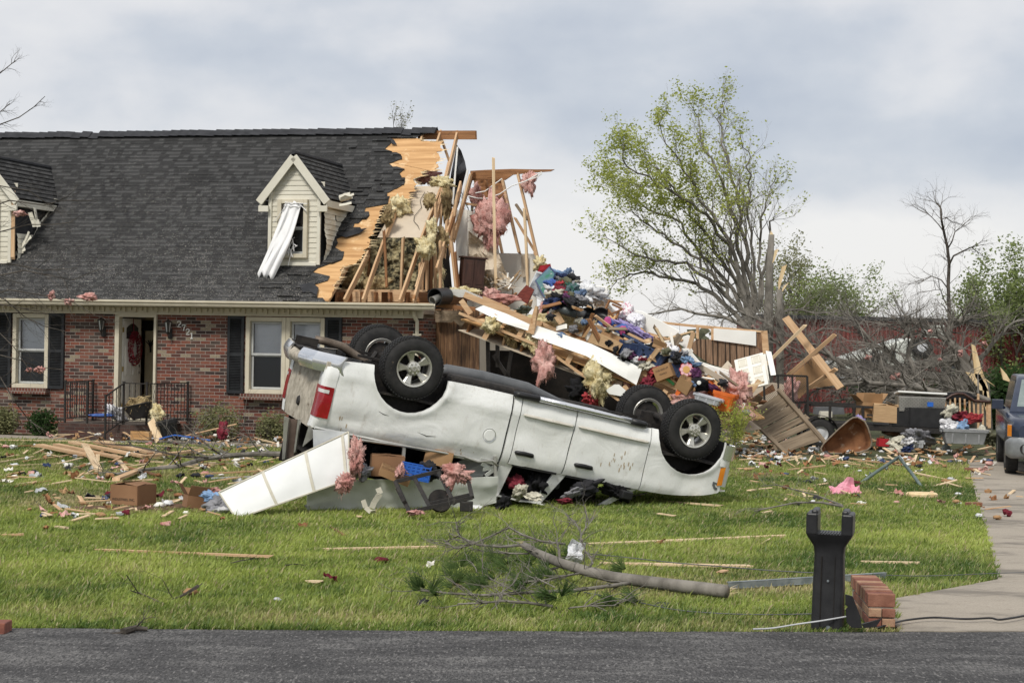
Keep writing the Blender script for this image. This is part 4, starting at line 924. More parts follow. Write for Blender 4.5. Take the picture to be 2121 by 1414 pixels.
# rear: tailgate, lamps, bumper
def gate(u, v):
 y = -.78 + 1.56 * u; z = .66 + .76 * v; return V((-1.125 - .012 * math.sin(v * 3.14) - .012 * math.exp(-((v - .5) / .25) ** 2) + .012 * mnoise.noise(V((y * 3, z * 3, 2))), y, z))
mb = MB(); mb.grid(gate, 30, 16, thick=(.05, 0, 0)); tg = sub(mb, 'tailgate', M_dirty, smooth='auto')
mb = MB(); mb.lathe([(0, .02), (.05, .022), (.062, .012), (.07, -.005)], 12, Matrix.Translation((-1.145, 0, 1.17)) @ Matrix.Rotation(R(-90), 4, 'Y')); mb.box((-1.155, 0, 1.17), (.03, .04, .08)); sub(mb, 'gate_handle', M_iron, tg)
mb = MB(); mb.box((-1.10, 0, .60), (.07, 1.9, .12)); sub(mb, 'rear_sill', M_dirty, bevel=.01)
def lamp(side):
 mb = MB()
 def lf(u, v, o=.0, z0=.85, zh=.40):
  a = u * R(88); z = z0 + zh * v; x = -1.03 - .12 * math.sin(R(90) - a) * 1.0; y = bodyY(-1.0, z) - .02 + .042 * math.sin(a) * 1.0 - .20 * (1 - min(1, u * 1.6))
  x = -1.15 + .17 * max(0, (u - .45) / .55) ** 1.3
  return V((x - o * .5, side * (y + o), z))
 mb.grid(lambda u, v: lf(u, v * .74 + .26), 14, 14); L = sub(mb, 'tail_light', M_lens, smooth=True)
 mb = MB(); mb.grid(lambda u, v: lf(.25 + .6 * u, v * .11 + .10, .004), 14, 4); sub(mb, 'reversing_lens', M_lensw, L, smooth=True)
 mb = MB(); mb.grid(lambda u, v: lf(u, v * .27), 14, 6); sub(mb, 'lens_strip', M_lens, L, smooth=True)
 mb = MB(); mb.grid(lambda u, v: lf(u, v, -.010, .60, .80) + V((.006, 0, 0)), 10, 10); sub(mb, 'rear_corner', M_paint, smooth=True)
lamp(1); lamp(-1)
def bump(y0, y1, zs, nm, mat, xo=-1.22):
 mb = MB()
 def f(u, v):
  y = y0 + (y1 - y0) * u; k = abs(y) / .98; z = zs[0] + (zs[1] - zs[0]) * v
  x = xo - .10 * (1 - k ** 3) - .05 * math.sin(v * 3.1416) + (.25 * max(0, k - .86) / .14 if k > .86 else 0)
  return V((x, y, z + .03 * (1 - k)))
 mb.grid(f, 40, 10, thick=(.03, 0, 0)); return sub(mb, nm, mat, smooth='auto')
rb = bump(.30, 1.0, (.44, .68), 'rear_bumper', M_chrome); bump(-1.0, -.30, (.44, .68), 'rear_bumper', M_chrome); bump(-.32, .32, (.50, .66), 'step_plate', M_dirty, -1.20)
mb = MB(); mb.box((-1.14, 0, .50), (.26, 1.7, .03)); sub(mb, 'bumper_top', M_under, bevel=.01)
mb = MB(); mb.lathe([(0, .01), (.03, .01), (.034, 0)], 10, Matrix.Translation((-1.315, .22, .60)) @ Matrix.Rotation(R(-90), 4, 'Y')); sub(mb, 'plate_lamp', M_amber)
mb = MB()
for dy in (-.05, .05): mb.box((-1.22, dy, .40), (.28, .015, .10))
for dz in (.35, .45): mb.box((-1.22, 0, dz), (.28, .115, .015))
mb.box((-1.0, 0, .50), (.10, .95, .08)); sub(mb, 'tow_hitch', M_under)
# rim and tyre
def wheel(cx, cy, z, out_):
 Mx = Matrix.Translation((cx, cy, z)) @ Matrix.Rotation(R(-90) * out_, 4, 'X') @ Matrix.Rotation(R(random.uniform(0, 72)), 4, 'Z')   # local +z points outwards
 w = .132; tr = MB()
 tr.lathe([(.225, w - .005), (.245, w + .006), (.30, w + .012), (.355, w + .002), (.385, w - .022), (.398, w - .05), (.402, 0), (.398, -w + .05), (.385, -w + .022), (.30, -w - .012), (.225, -w)], 64, Mx)
 t = sub(tr, 'wheel', M_tyre, smooth=True)
 tb = MB()
 for k in range(56):
  for j, zz in enumerate((-.095, -.05, 0, .05, .095)):
   a = 2 * math.pi * (k + (j % 2) * .5) / 56; rr = .402 - (.006 if abs(zz) > .06 else 0)
   m = Matrix.Rotation(a, 4, 'Z') @ Matrix.Translation((rr, 0, zz)); tb.box((0, 0, 0), (.018, .030, .036), None)
   nv = len(tb.v) - 8; tb.v[nv:] = [tuple(Mx @ m @ V(p)) for p in tb.v[nv:]]
 sub(tb, 'tread', M_tyre, t)
 r_ = MB(); r_.lathe([(.228, w - .002), (.236, w + .012), (.228, w + .012), (.214, w + .004), (.206, w - .02), (.198, w - .10), (.198, -w)], 48, Mx)
 sp = []
 for k in range(5):
  a = R(72 * k); prof = [(.060, .030), (.13, .036), (.205, .060)]
  for (r0, h0), (r1, h1) in zip(prof, prof[1:]):
   vs = []
   for rr, hw in ((r0, h0), (r1, h1)):
    zz = w - .045 + .035 * ((rr - .06) / .15)
    for dy, dz in ((-hw, -.012), (-hw * .72, 0), (hw * .72, 0), (hw, -.012), (hw, -.05), (-hw, -.05)):
     vs.append(Mx @ Matrix.Rotation(a, 4, 'Z') @ V((rr, dy, zz + dz)))
   r_.add(vs, [(i, (i + 1) % 6, (i + 1) % 6 + 6, i + 6) for i in range(6)])
 sub(r_, 'rim', M_rim, t, smooth='auto')
 h = MB(); h.lathe([(0, w + .018), (.028, w + .020), (.034, w + .010), (.060, w + .006), (.086, w - .008), (.094, w - .04)], 32, Mx)
 for k in range(8):
  m = Mx @ Matrix.Rotation(R(45 * k), 4, 'Z') @ Matrix.Translation((.064, 0, w)); h.lathe([(0, .018), (.009, .016), (.013, .008), (.015, -.01)], 10, m)
 hb = sub(h, 'hub_cap', M_rim, t, smooth='auto')
 e = MB()      # small horned-head relief on the cap
 for pts in ([(-.010, .008), (-.018, .004), (-.017, -.008), (-.009, -.010)], [(.010, .008), (.018, .004), (.017, -.008), (.009, -.010)], [(-.006, .010), (0, -.016), (.006, .010)]):
  e.tube([Mx @ V((x, y, w + .021)) for x, y in pts], .0025, 5)
 sub(e, 'cap_emblem', M_rim, hb)
 d = MB(); d.lathe([(0, -.03), (.15, -.03), (.17, -.05), (.17, -.10), (0, -.11)], 24, Mx); sub(d, 'brake_disc', M_under, t)
 i = MB(); i.lathe([(.20, -w + .004), (.235, -w - .004), (.228, -w - .012), (.195, -w)], 40, Mx); sub(i, 'inner_lip', M_alu, t)
M_smear = M_('mud_smear', (.40, .32, .22), (.50, .42, .31), rough=.9)
for cx_, cz_ in ((3.02, 1.0), (2.92, 1.07), (3.12, .93), (3.2, 1.08), (-.75, 1.3), (.9, 1.31)):
 for k in range(5):
  x, z = cx_ + random.gauss(0, .06), cz_ + random.gauss(0, .05); l = random.uniform(.01, .035); vs = [(x + l * a * .5, z + l * b) for a, b in ((-.5, -1), (.4, -.8), (.6, .5), (0, 1.1), (-.6, .4))]
  mb = MB(); mb.add([(a, bodyY(a, b) + .003, b) for a, b in vs], [(0, 1, 2, 3, 4)]); sub(mb, 'mud_splash', M_smear)
for cx in (0, 4.08):
 wheel(cx, .80, .40, 1); wheel(cx, -.80, .40, -1)
# underbody
mb = MB(); mb.grid(lambda u, v: V((-1.05 + 5.6 * u, -.86 + 1.72 * v, .60 + .02 * mnoise.noise(V((u * 30, v * 9, 0))) + (.18 if abs(u * 5.6 - 1.05) < .5 or abs(u * 5.6 - 5.13) < .5 else 0))), 56, 14, thick=(0, 0, .03)); sub(mb, 'floor_pan', M_under)
for s in (1, -1):
 mb = MB(); mb.tube([(-1.15, s * .45, .56), (-.5, s * .45, .56), (-.3, s * .45, .62), (.35, s * .45, .60), (.6, s * .45, .48), (3.3, s * .43, .47), (3.6, s * .42, .55), (4.5, s * .42, .58), (4.75, s * .42, .52)], [.06] * 9, 4, flat=.5); sub(mb, 'frame_rail', M_under)
 mb = MB()
 for k in range(3): mb.beam((-.65, s * .52, .42 - .012 * k), (.65, s * .52, .42 - .012 * k), .06, .01)
 sub(mb, 'leaf_spring', M_under)
 mb = MB(); mb.tube([(-.15, s * .40, .36), (-.28, s * .36, .62)], [.035, .03], 8); sub(mb, 'shock_absorber', M_iron)
 A = arch(0, .56, .44, 180, 0, 14)
 mb = MB(); mb.grid(lambda u, v: V((A[int(u * 14)][0], s * (.42 + .53 * v), A[int(u * 14)][1] + .02)), 14, 3); mb.grid(lambda u, v: V((-.56 + 1.12 * u, s * .60, .44 + .56 * v)), 4, 3); sub(mb, 'wheel_liner', M_iron, smooth=True)
 A2 = arch(4.07, .57, .46, 180, 0, 14)
 mb = MB(); mb.grid(lambda u, v: V((A2[int(u * 14)][0], s * (.42 + .51 * v), A2[int(u * 14)][1] + .02)), 14, 3); mb.grid(lambda u, v: V((3.5 + 1.14 * u, s * .50, .44 + .62 * v)), 4, 3); mb.lathe([(0, 0), (.05, 0), (.065, .03), (.07, .03)], 14, Matrix.Translation((4.06, s * .80, .995)) @ Matrix.Rotation(R(180), 4, 'X')); sub(mb, 'wheel_liner', M_iron, smooth=True)
mb = MB(); mb.tube([(0, -.72, .40), (0, -.20, .40), (0, -.12, .40), (0, .12, .40), (0, .2, .40), (0, .72, .40)], [.05, .05, .16, .16, .05, .05], 14); mb.lathe([(0, -.16), (.09, -.14), (.14, -.05), (.15, .0)], 16, Matrix.Translation((0, 0, .40)) @ Matrix.Rotation(R(90), 4, 'Y')); sub(mb, 'rear_axle', M_under, smooth='auto')
mb = MB(); mb.tube([(4.08, -.72, .38), (4.08, -.1, .38), (4.08, 0, .38), (4.08, .25, .38), (4.08, .72, .38)], [.045, .05, .12, .05, .045], 12); mb.box((4.0, .55, .42), (.34, .14, .16)); mb.box((4.05, -.5, .43), (.4, .2, .16)); sub(mb, 'front_axle', M_under, smooth='auto')
mb = MB(); mb.tube([(.15, 0, .40), (1.6, 0, .45), (3.0, .05, .5)], .045, 12); sub(mb, 'driveshaft', M_under, smooth=True)
mb = MB(); mb.box((1.15, .62, .47), (1.15, .44, .20)); sub(mb, 'fuel_tank', M_under, bevel=.04)
mb = MB(); mb.tube([(.45, .30, .42), (.62, .34, .36), (1.1, .38, .34), (1.75, .42, .36), (2.1, .40, .42), (2.4, .36, .47)], [.06, .085, .085, .085, .06, .04], 14); sub(mb, 'muffler', M_grey, smooth=True)
mb = MB(); mb.tube([(-1.0, -.46, .37), (-.85, -.46, .37), (-.62, -.46, .385), (-.45, -.44, .45), (-.25, -.42, .53), (.1, -.4, .62), (.6, -.3, .55)], [.052, .055, .055, .055, .055, .05, .05], 14); sub(mb, 'exhaust_pipe', M_('exhaust_steel', (.10, .075, .055), (.21, .17, .135), rough=.6, metal=.4, bump=.2), smooth=True)
mb = MB(); mb.lathe([(.10, -.10), (.34, -.10), (.37, -.05), (.37, .05), (.34, .1), (.10, .1)], 40, Matrix.Translation((-.60, .12, .60))); sub(mb, 'spare_tyre', M_tyre, smooth=True)
# side step: chrome tube with black ends
mb = MB(); mb.tube([(1.72, 1.0, .43), (2.5, 1.0, .44), (3.12, 1.0, .455)], .038, 12); ss = sub(mb, 'side_step', M_chrome, smooth=True)
for pts in ([(1.40, .95, .44), (1.46, .99, .43), (1.74, 1.0, .43)], [(3.10, 1.0, .455), (3.30, .99, .465), (3.36, .93, .48)]):
 mb = MB(); mb.tube(pts, [.036, .044, .043] if pts[0][0] < 2 else [.043, .044, .03], 12); sub(mb, 'step_end', M_black, ss, smooth=True)
for x in (1.6, 2.5, 3.2):
 mb = MB(); mb.beam((x, .5, .47), (x, .98, .43), .06, .03); sub(mb, 'step_bracket', M_iron, ss)
mb = MB(); mb.beam((1.45, .90, .45), (3.42, .90, .47), .10, .05); mb.box((2.75, .93, .41), (.42, .10, .05)); sub(mb, 'rocker', M_under)
# cab greenhouse, crushed down towards the belt; pillars, roof, glassless openings
zr = 1.80
def pillar(a, b, w=.09, nm='pillar', t=.06):
 mb = MB(); mb.beam(a, b, w, t, up=(0, 1, 0)); return sub(mb, nm, M_paint, bevel=.01)
for s in (1, -1):
 yb_, yt = s * .93, s * .80
 mb = MB(); mb.prism([(1.44, yb_, 1.335), (1.63, yb_, 1.335), (1.575, yt, zr), (1.45, yt, zr)], (0, -s * .05, 0)); sub(mb, 'pillar', M_paint, bevel=.008)
 mb = MB(); mb.prism([(2.22, yb_, 1.335), (2.40, yb_, 1.335), (2.17, yt, zr + .02), (2.06, yt, zr + .02)], (0, -s * .05, 0)); sub(mb, 'pillar', M_paint, bevel=.008)
 mb = MB(); mb.prism([(3.33, yb_, 1.33), (3.47, yb_, 1.32), (3.06, yt, zr - .10), (2.9, yt, zr - .05)], (0, -s * .05, 0)); sub(mb, 'pillar', M_paint, bevel=.008)
 mb = MB(); mb.beam((1.60, s * .945, 1.352), (2.24, s * .945, 1.352), .02, .028); mb.beam((2.38, s * .945, 1.352), (3.34, s * .945, 1.345), .02, .028); sub(mb, 'window_seal', M_black)
 mb = MB(); mb.box((3.25, s * 1.02, 1.43), (.16, .16, .11)); mb.tube([(3.28, s * .93, 1.39), (3.26, s * 1.0, 1.42)], .03, 6); sub(mb, 'door_mirror', M_black, bevel=.03)
mb = MB(); mb.grid(lambda u, v: V((1.42 + 1.75 * u, -.84 + 1.68 * v, zr + .02 - .10 * max(0, u - .6) + .03 * math.sin(v * 3.14) - .03 * abs(mnoise.noise(V((u * 4, v * 4, 1)))))), 20, 16, thick=(0, 0, -.02)); sub(mb, 'cab_roof', M_paint, smooth='auto')
mb = MB(); mb.grid(lambda u, v: V((3.42 + 1.33 * u, -.90 + 1.80 * v, 1.33 - .17 * u * u - .03 * abs(2 * v - 1) ** 3 - .02 * mnoise.noise(V((u * 3, v * 3, 5))))), 24, 20, thick=(0, 0, -.02)); sub(mb, 'hood', M_paint, smooth='auto')
mb = MB(); mb.prism([(1.47, -.90, .60), (1.47, .90, .60), (1.47, .88, 1.36), (1.47, -.88, 1.36)], (.03, 0, 0)); mb.prism([(3.40, -.90, .60), (3.40, .90, .60), (3.40, .88, 1.30), (3.40, -.88, 1.30)], (.03, 0, 0)); sub(mb, 'bulkhead', M_iron)
for x, y in ((1.85, .42), (1.85, -.42), (2.75, .45), (2.75, -.45)):
 mb = MB(); mb.box((x, y, .82), (.48, .5, .16)); mb.box((x - .26, y, 1.12), (.13, .5, .55)); mb.box((x - .30, y, 1.50), (.09, .26, .18)); sub(mb, 'seat', M_grey, bevel=.03)
mb = MB(); mb.box((3.28, 0, 1.12), (.25, 1.7, .3)); mb.lathe([(.17, 0), (.19, .015), (.205, 0), (.19, -.015)], 24, Matrix.Translation((3.0, .45, 1.2)) @ Matrix.Rotation(R(65), 4, 'Y'), close=True); sub(mb, 'dashboard', M_grey)
mb = MB(); mb.box((2.35, -.15, 1.57), (1.6, .9, .44)); sub(mb, 'cab_shade_block', M_dark)  # added dark box that makes the cab look unlit through its windows
# nose: head lamp on the corner, bumper, grille
for s in (1, -1):
 mb = MB(); mb.grid(lambda u, v: V((4.64 + .18 * math.sin(u * 1.57), s * (bodyY(4.66, 1.0) + .016 - .30 * (1 - math.cos(u * 1.57))), .80 + .27 * v)), 14, 8); hl = sub(mb, 'headlight', M_lensw, smooth=True)
 mb = MB(); mb.grid(lambda u, v: V((4.575 + .075 * u, s * (bodyY(4.62, 1.0) + .020 + .002 * math.sin(u * 3.1)), .80 + .25 * v + .02 * (1 - u))), 6, 6); sub(mb, 'turn_signal', M_amber, hl, smooth=True)
 mb = MB(); mb.grid(lambda u, v: V((4.58 + .28 * math.sin(u * 1.57), s * (.985 - .45 * u ** 1.9), .50 + .20 * v + .015 * math.sin(v * 3.14)),), 16, 6, thick=(-.02, 0, 0)); sub(mb, 'front_bumper', M_chrome, smooth='auto')
 mb = MB(); mb.grid(lambda u, v: V((4.56 + .26 * math.sin(u * 1.57), s * (.98 - .45 * u ** 1.9), .70 + .10 * v)), 16, 4, thick=(-.02, 0, 0)); sub(mb, 'bumper_cover', M_paint, smooth='auto')
mb = MB(); mb.box((4.82, 0, .60), (.06, 1.1, .2)); sub(mb, 'bumper_middle', M_chrome, bevel=.02)
mb = MB(); mb.box((4.74, 0, .93), (.08, 1.2, .3)); sub(mb, 'grille', M_iron, bevel=.02)
mb = MB(); mb.box((0.15, 0, 1.02), (2.48, 1.62, .03)); sub(mb, 'bed_floor', M_iron)
mb = MB(); mb.grid(lambda u, v: V((-1.09 + 2.48 * u, (.93 - .06 * v), 1.395 + .02 * math.sin(v * 3.1))), 30, 3, thick=(0, 0, -.02)); mb.grid(lambda u, v: V((-1.09 + 2.48 * u, -(.93 - .06 * v), 1.395)), 30, 3); sub(mb, 'bed_rail', M_paint)
# ---- crushed canopy on the bed: rail, bars, near wall folded down onto the lawn, torn frame
cano = truck
def tp(px, py, y=.98): return TL(px, py, y)
mb = MB()
rail = [(652, 893), (700, 903), (760, 913), (836, 923), (900, 934), (960, 945), (990, 956), (1020, 953), (1030, 965)]
mb.tube([tp(x, y, .99) for x, y in rail], .018, 6); sub(mb, 'canopy_rail', M_alu, smooth=True)
def wall(u, v):
 t = [(632, 1056), (640, 1056), (1026, 1040)]; x0, x1 = 634, 1027
 top = np.interp(x0 + (x1 - x0) * u, [634, 720, 728, 860, 1027], [1012, 985, 990, 990, 984]); bot = np.interp(x0 + (x1 - x0) * u, [634, 800, 980, 1027], [1062, 1060, 1052, 1040])
 p = tp(x0 + (x1 - x0) * u, top + (bot - top) * v, 1.0); return p + V((0, .10 - .10 * v + .03 * mnoise.noise(V((u * 7, v * 2, 0))) + .012 * mnoise.noise(V((u * 25, v * 4, 0))) + .035 * max(0, v - .45), 0))
mb = MB(); mb.grid(wall, 60, 16, thick=(0, -.02, 0)); M_canp = M_('dusty_white_shell', (.56, .58, .53), (.67, .69, .64), rough=.35, scale=2, bump=.1, spots=((.25, .21, .15), 30, .66))
sub(mb, 'canopy_wall', M_canp, smooth='auto', props={'label': 'crumpled white canopy side lying along the grass'})
for a, b, w in (((741, 905), (731, 935), .035), ((837, 923), (832, 994), .04), ((933, 940), (930, 966), .03), ((1025, 944), (1026, 987), .035), ((668, 1040), (632, 1048), .03)):
 mb = MB(); mb.beam(tp(*a, .97), tp(*b, 1.0), w, .03, up=(0, 1, 0)); sub(mb, 'canopy_post', M_alu)
mb = MB(); mb.prism([tp(588, 862, .75), tp(598, 866, .75), tp(590, 950, .75), tp(584, 952, .75)], (.03, -.05, 0)); mb.prism([tp(617, 868, .8), tp(621, 868, .8), tp(612, 935, .8), tp(608, 938, .8)], (.03, -.05, 0)); mb.prism([tp(640, 880, .9), tp(652, 893, .9), tp(650, 905, .9), tp(626, 925, .9)], (.02, -.03, 0))
sub(mb, 'canopy_frame', M_alu, props={'label': 'bent bare end frame of the canopy'})
mb = MB(); mb.prism([tp(590, 866, .7), tp(616, 868, .7), tp(608, 945, .7), tp(586, 950, .7)], (.01, -.02, 0)); sub(mb, 'canopy_screen', M_('brown_screen', (.10, .07, .055), (.17, .125, .10), rough=.8), cano)
mb = MB(); mb.prism([tp(648, 889, 1.0), tp(724, 894, 1.0), tp(718, 908, 1.0), tp(649, 926, 1.0)], (0, .012, 0)); sub(mb, 'canopy_corner', M_('shell_corner', (.56, .58, .60), (.64, .66, .67), rough=.4))
mb = MB(); mb.prism([tp(1030, 945, .9), tp(975, 945, .6), tp(935, 962, .5), tp(940, 990, .6), tp(1000, 985, .8)], (0, -.02, 0)); sub(mb, 'canopy_liner', M_canp)
mb = MB(); mb.box((.2, -.9, 1.75), (2.4, .03, .7)); mb.box((1.36, 0, 1.65), (.03, 1.8, .5)); mb.box((.3, 0, 1.85), (2.3, 1.75, .03)); sub(mb, 'canopy_shell', M_dark)  # far wall, front and top; shade painted in as near-black
mb = MB()
for a, b in (((995, 950), (1024, 958)), ((998, 960), (1026, 975)), ((1000, 972), (1022, 968)), ((1005, 985), (1024, 972)), ((1028, 990), (1018, 1036))): mb.beam(tp(*a, .95), tp(*b, .93), .05, .01, up=(0, 1, .3))
sub(mb, 'torn_trim', M_canp)
# ================================================================= small makers used by all the debris
def rotm(rx=0, ry=0, rz=0): return (Matrix.Rotation(R(rz), 3, 'Z') @ Matrix.Rotation(R(ry), 3, 'Y') @ Matrix.Rotation(R(rx), 3, 'X'))
def carton(c, size, rot=(0, 0, 0), mat=None, label='', cat='box', flaps=(.5, 1.9, .6, 2.0), name='cardboard_box', text=None, group=None, tape=True):
 mat = mat or M_card; M3 = rotm(*rot); M = M3.to_4x4(); M.translation = V(c); w, d, h = size
 t = thing(name, label, cat, M=M, group=group); mb = MB(); k = .006
 for s in (-1, 1): mb.box((s * (w / 2 - k / 2), 0, h / 2), (k, d, h)); mb.box((0, s * (d / 2 - k / 2), h / 2), (w - 2 * k, k, h))
 mb.box((0, 0, k / 2), (w - 2 * k, d - 2 * k, k))
 mb.build('carton_body', mat, t, bevel=.002)
 mb = MB()
 for i, a in enumerate(flaps):          # hinge angle from closed (0) to hanging outside (pi)
  ax, e = ((1, 0), (0, 1))[i % 2]; s = 1 if i < 2 else -1; L = (w if ax else d) / 2; ln = (d if ax else w)
  hx = V((s * w / 2, 0, h)) if ax else V((0, s * d / 2, h)); dr = V((s, 0, 0)) if ax else V((0, s, 0)); dv = -dr * math.cos(a) + V((0, 0, 1)) * math.sin(a); sd_ = V((0, 1, 0)) if ax else V((1, 0, 0))
  lf = min(L, .26) if a > .3 else L - .004
  mb.add([hx - sd_ * ln / 2, hx + sd_ * ln / 2, hx + sd_ * ln * .48 + dv * lf, hx - sd_ * ln * .48 + dv * lf], [(0, 1, 2, 3)])
 mb.build('flap', mat, t, solid=.005)
 if text:
  for ln_, (tx, tz, sz) in text: write(ln_, t, (tx, -d / 2 - .002, tz), sz, M_iron)
 return t
def write(s, parent, loc, size, mat, rx=90, rz=0, ext=.001):
 cu = bpy.data.curves.new('lettering', 'FONT'); cu.body = s; cu.size = size; cu.extrude = ext; cu.align_x = 'CENTER'; cu.align_y = 'CENTER'
 tmp = bpy.data.objects.new('tmp', cu); COL.objects.link(tmp); bpy.context.view_layer.update()
 me = bpy.data.meshes.new_from_object(tmp.evaluated_get(bpy.context.evaluated_depsgraph_get())); bpy.data.objects.remove(tmp)
 me.materials.clear(); me.materials.append(mat); o = bpy.data.objects.new('lettering', me); COL.objects.link(o); o.parent = parent; o.location = loc; o.rotation_euler = (R(rx), 0, R(rz)); return o
def tote(c, size, rot, mat, label, lid=True, name='storage_tote', cat='storage bin', group=None, fill=None):
 M3 = rotm(*rot); M = M3.to_4x4(); M.translation = V(c); w, d, h = size; t = thing(name, label, cat, M=M, group=group); mb = MB()
 k = .86
 def ringz(s, z, in_=0):
  a, b, r_ = w / 2 * s - in_, d / 2 * s - in_, .04
  o = []
  for cx, cy, a0 in ((a - r_, b - r_, 0), (-a + r_, b - r_, 90), (-a + r_, -b + r_, 180), (a - r_, -b + r_, 270)):
   for q in range(4): an = R(a0 + 30 * q); o.append(V((cx + r_ * math.cos(an), cy + r_ * math.sin(an), z)))
  return o
 seq = [ringz(k, 0), ringz(k + (1 - k) * .8, h * .8), ringz(k + (1 - k) * .82 + .015, h * .82), ringz(1, h - .03), ringz(1.05, h - .028), ringz(1.05, h), ringz(1, h, .008), ringz(k, .012, .008)]
 vs = [p for r_ in seq for p in r_]; n = 16
 fs = [(i * n + j, i * n + (j + 1) % n, (i + 1) * n + (j + 1) % n, (i + 1) * n + j) for i in range(len(seq) - 1) for j in range(n)]; fs += [tuple(range(n - 1, -1, -1)), tuple((len(seq) - 1) * n + j for j in range(n))]
 mb.add(vs, fs)
 for x in (-.3, 0, .3): mb.box((x * w, -d / 2 * .93, h * .4), (.03, .012, h * .7), rotm(rx=4))
 mb.build('bin', mat, t, smooth='auto')
 if lid:
  mb = MB(); a = ringz(1.07, h + .002); b = ringz(1.07, h + .03); c_ = ringz(1.0, h + .032); d_ = ringz(.97, h + .018)
  vs = a + b + c_ + d_; mb.add(vs, [(i * n + j, i * n + (j + 1) % n, (i + 1) * n + (j + 1) % n, (i + 1) * n + j) for i in range(3) for j in range(n)] + [tuple(3 * n + j for j in range(n)), tuple(range(n - 1, -1, -1))]); mb.build('lid', mat, t, smooth='auto')
 for s in (-1, 1):
  mb = MB(); mb.box((s * (w / 2 * 1.06), 0, h - .03), (.03, .14, .045)); mb.build('handle', mat, t, bevel=.008)
 if fill: fill.parent = t
 return t
def blob(name, c, r, mat, label, cat, seed=0, n=26, rough=.35, fold=0.0, rot=(0, 0, 0), group=None, parent=None, smooth=True, strands=0, hang=0.0, sl=.06):
 """irregular soft mass; fold adds cloth creases, strands adds torn fibres that follow the surface"""
 mb = MB(); M3 = rotm(*rot); c = V(c); pts = {}
 def f(u, v):
  a, b = u * 6.2832, (v - .5) * 3.14159; d = V((math.cos(a) * math.cos(b), math.sin(a) * math.cos(b), math.sin(b)))
  q = d * 1.6 + V((seed * 3.7, seed, 0)); k = 1 + rough * 1.6 * mnoise.noise(q) + rough * .8 * mnoise.noise(q * 2.7) + rough * .45 * mnoise.noise(q * 6)
  if fold: w_ = V((mnoise.noise(q), mnoise.noise(q + V((5, 5, 5))), 0)); k += fold * .75 * math.sin(5 * (q.z + .7 * q.x) + 5 * mnoise.noise(q * 1.1)) + fold * .45 * math.sin(9 * (q.x - .6 * q.z) + 6 * mnoise.noise(q * 1.6) + w_.x * 4) + fold * .25 * w_.y
  if v < .01 or v > .99: k = 1
  p = V((d.x * r[0], d.y * r[1], d.z * r[2])) * max(k, .2)
  if hang and p.z < 0: p.z *= 1 + hang * abs(mnoise.noise(V((p.x * 9 / max(r[0], .05), seed, 1))))
  return c + M3 @ p
 mb.grid(f, n, n // 2)
 rs = random.Random(seed * 13 + 5)
 for _ in range(strands):
  u, v = rs.random(), rs.uniform(.08, .9); p = f(u, v); o = (p - c).normalized(); dwn = V((rs.gauss(0, .5), rs.gauss(0, .5), -.7 - hang + rs.gauss(0, .5))); d = (o * .5 + dwn).normalized() * rs.uniform(.4, 1.6) * sl
  w = o.cross(d).normalized() * rs.uniform(.04, .14) * sl
  mb.add([p - w, p + w, p + d * .6 + w * .4 + o * .01, p + d * 1.0], [(0, 1, 2, 3)])
 o = mb.build(name, mat, parent, smooth=smooth); return tag(o, label, cat, group) if parent is None else o
def fluff(px, py, D, wpx, hpx, mat, label=None, seed=None, **k):
 """a clump of torn glass wool, size given by what it covers at distance D"""
 s = D / FL; seed = seed if seed is not None else random.randrange(999); a = dict(rough=.5, fold=.22, strands=int(160 + wpx * hpx / 2.2), hang=.3, sl=.012 + min(wpx, hpx) * s * .055, n=40, cat='insulation'); a.update(k); cat = a.pop('cat')
 return blob('insulation_clump', P(px, py, D), (wpx / 2 * s, max(.08, min(wpx, hpx) / 2.6 * s), hpx / 2 * s), mat, label, cat, seed=seed, **a)
def cloth(c, r, mat, label, cat='clothing', name='crumpled_cloth', seed=None, **k):
 a = dict(rough=.40, fold=.20, n=48, rot=(random.uniform(-40, 40), random.uniform(-40, 40), random.uniform(0, 90))); a.update(k)
 return blob(name, c, r, mat, label, cat, seed=seed if seed is not None else random.randrange(999), **a)
def sheet(c, w, d, mat, label, cat='paper', name='crumpled_paper', rot=(0, 0, 0), amp=.25, n=7, seed=None, group=None, thick=.002):
 seed = seed if seed is not None else random.randrange(999); M3 = rotm(*rot); c = V(c); mb = MB(); m = min(w, d)
 mb.grid(lambda u, v: c + M3 @ V(((u - .5) * w, (v - .5) * d, amp * m * (mnoise.noise(V((u * 2.3 + seed, v * 2.3, 0))) * 2 + .6 * mnoise.noise(V((u * 6 + seed, v * 6, 3)))))), n, n, thick=(0, 0, thick))
 return tag(mb.build(name, mat, smooth=False), label, cat, group)
def slab(pts, pf, n, th, mat, name, label, cat, parent=None, group=None, sag=0.0):
 mb = MB(); mb.prism([pf(*p) for p in pts], V(n).normalized() * th); o = mb.build(name, mat, parent, bevel=.003 if th > .01 else 0); return tag(o, label, cat, group) if parent is None else o
def Hy(y): return lambda px, py: HW(px, py, y)
HN = HEY
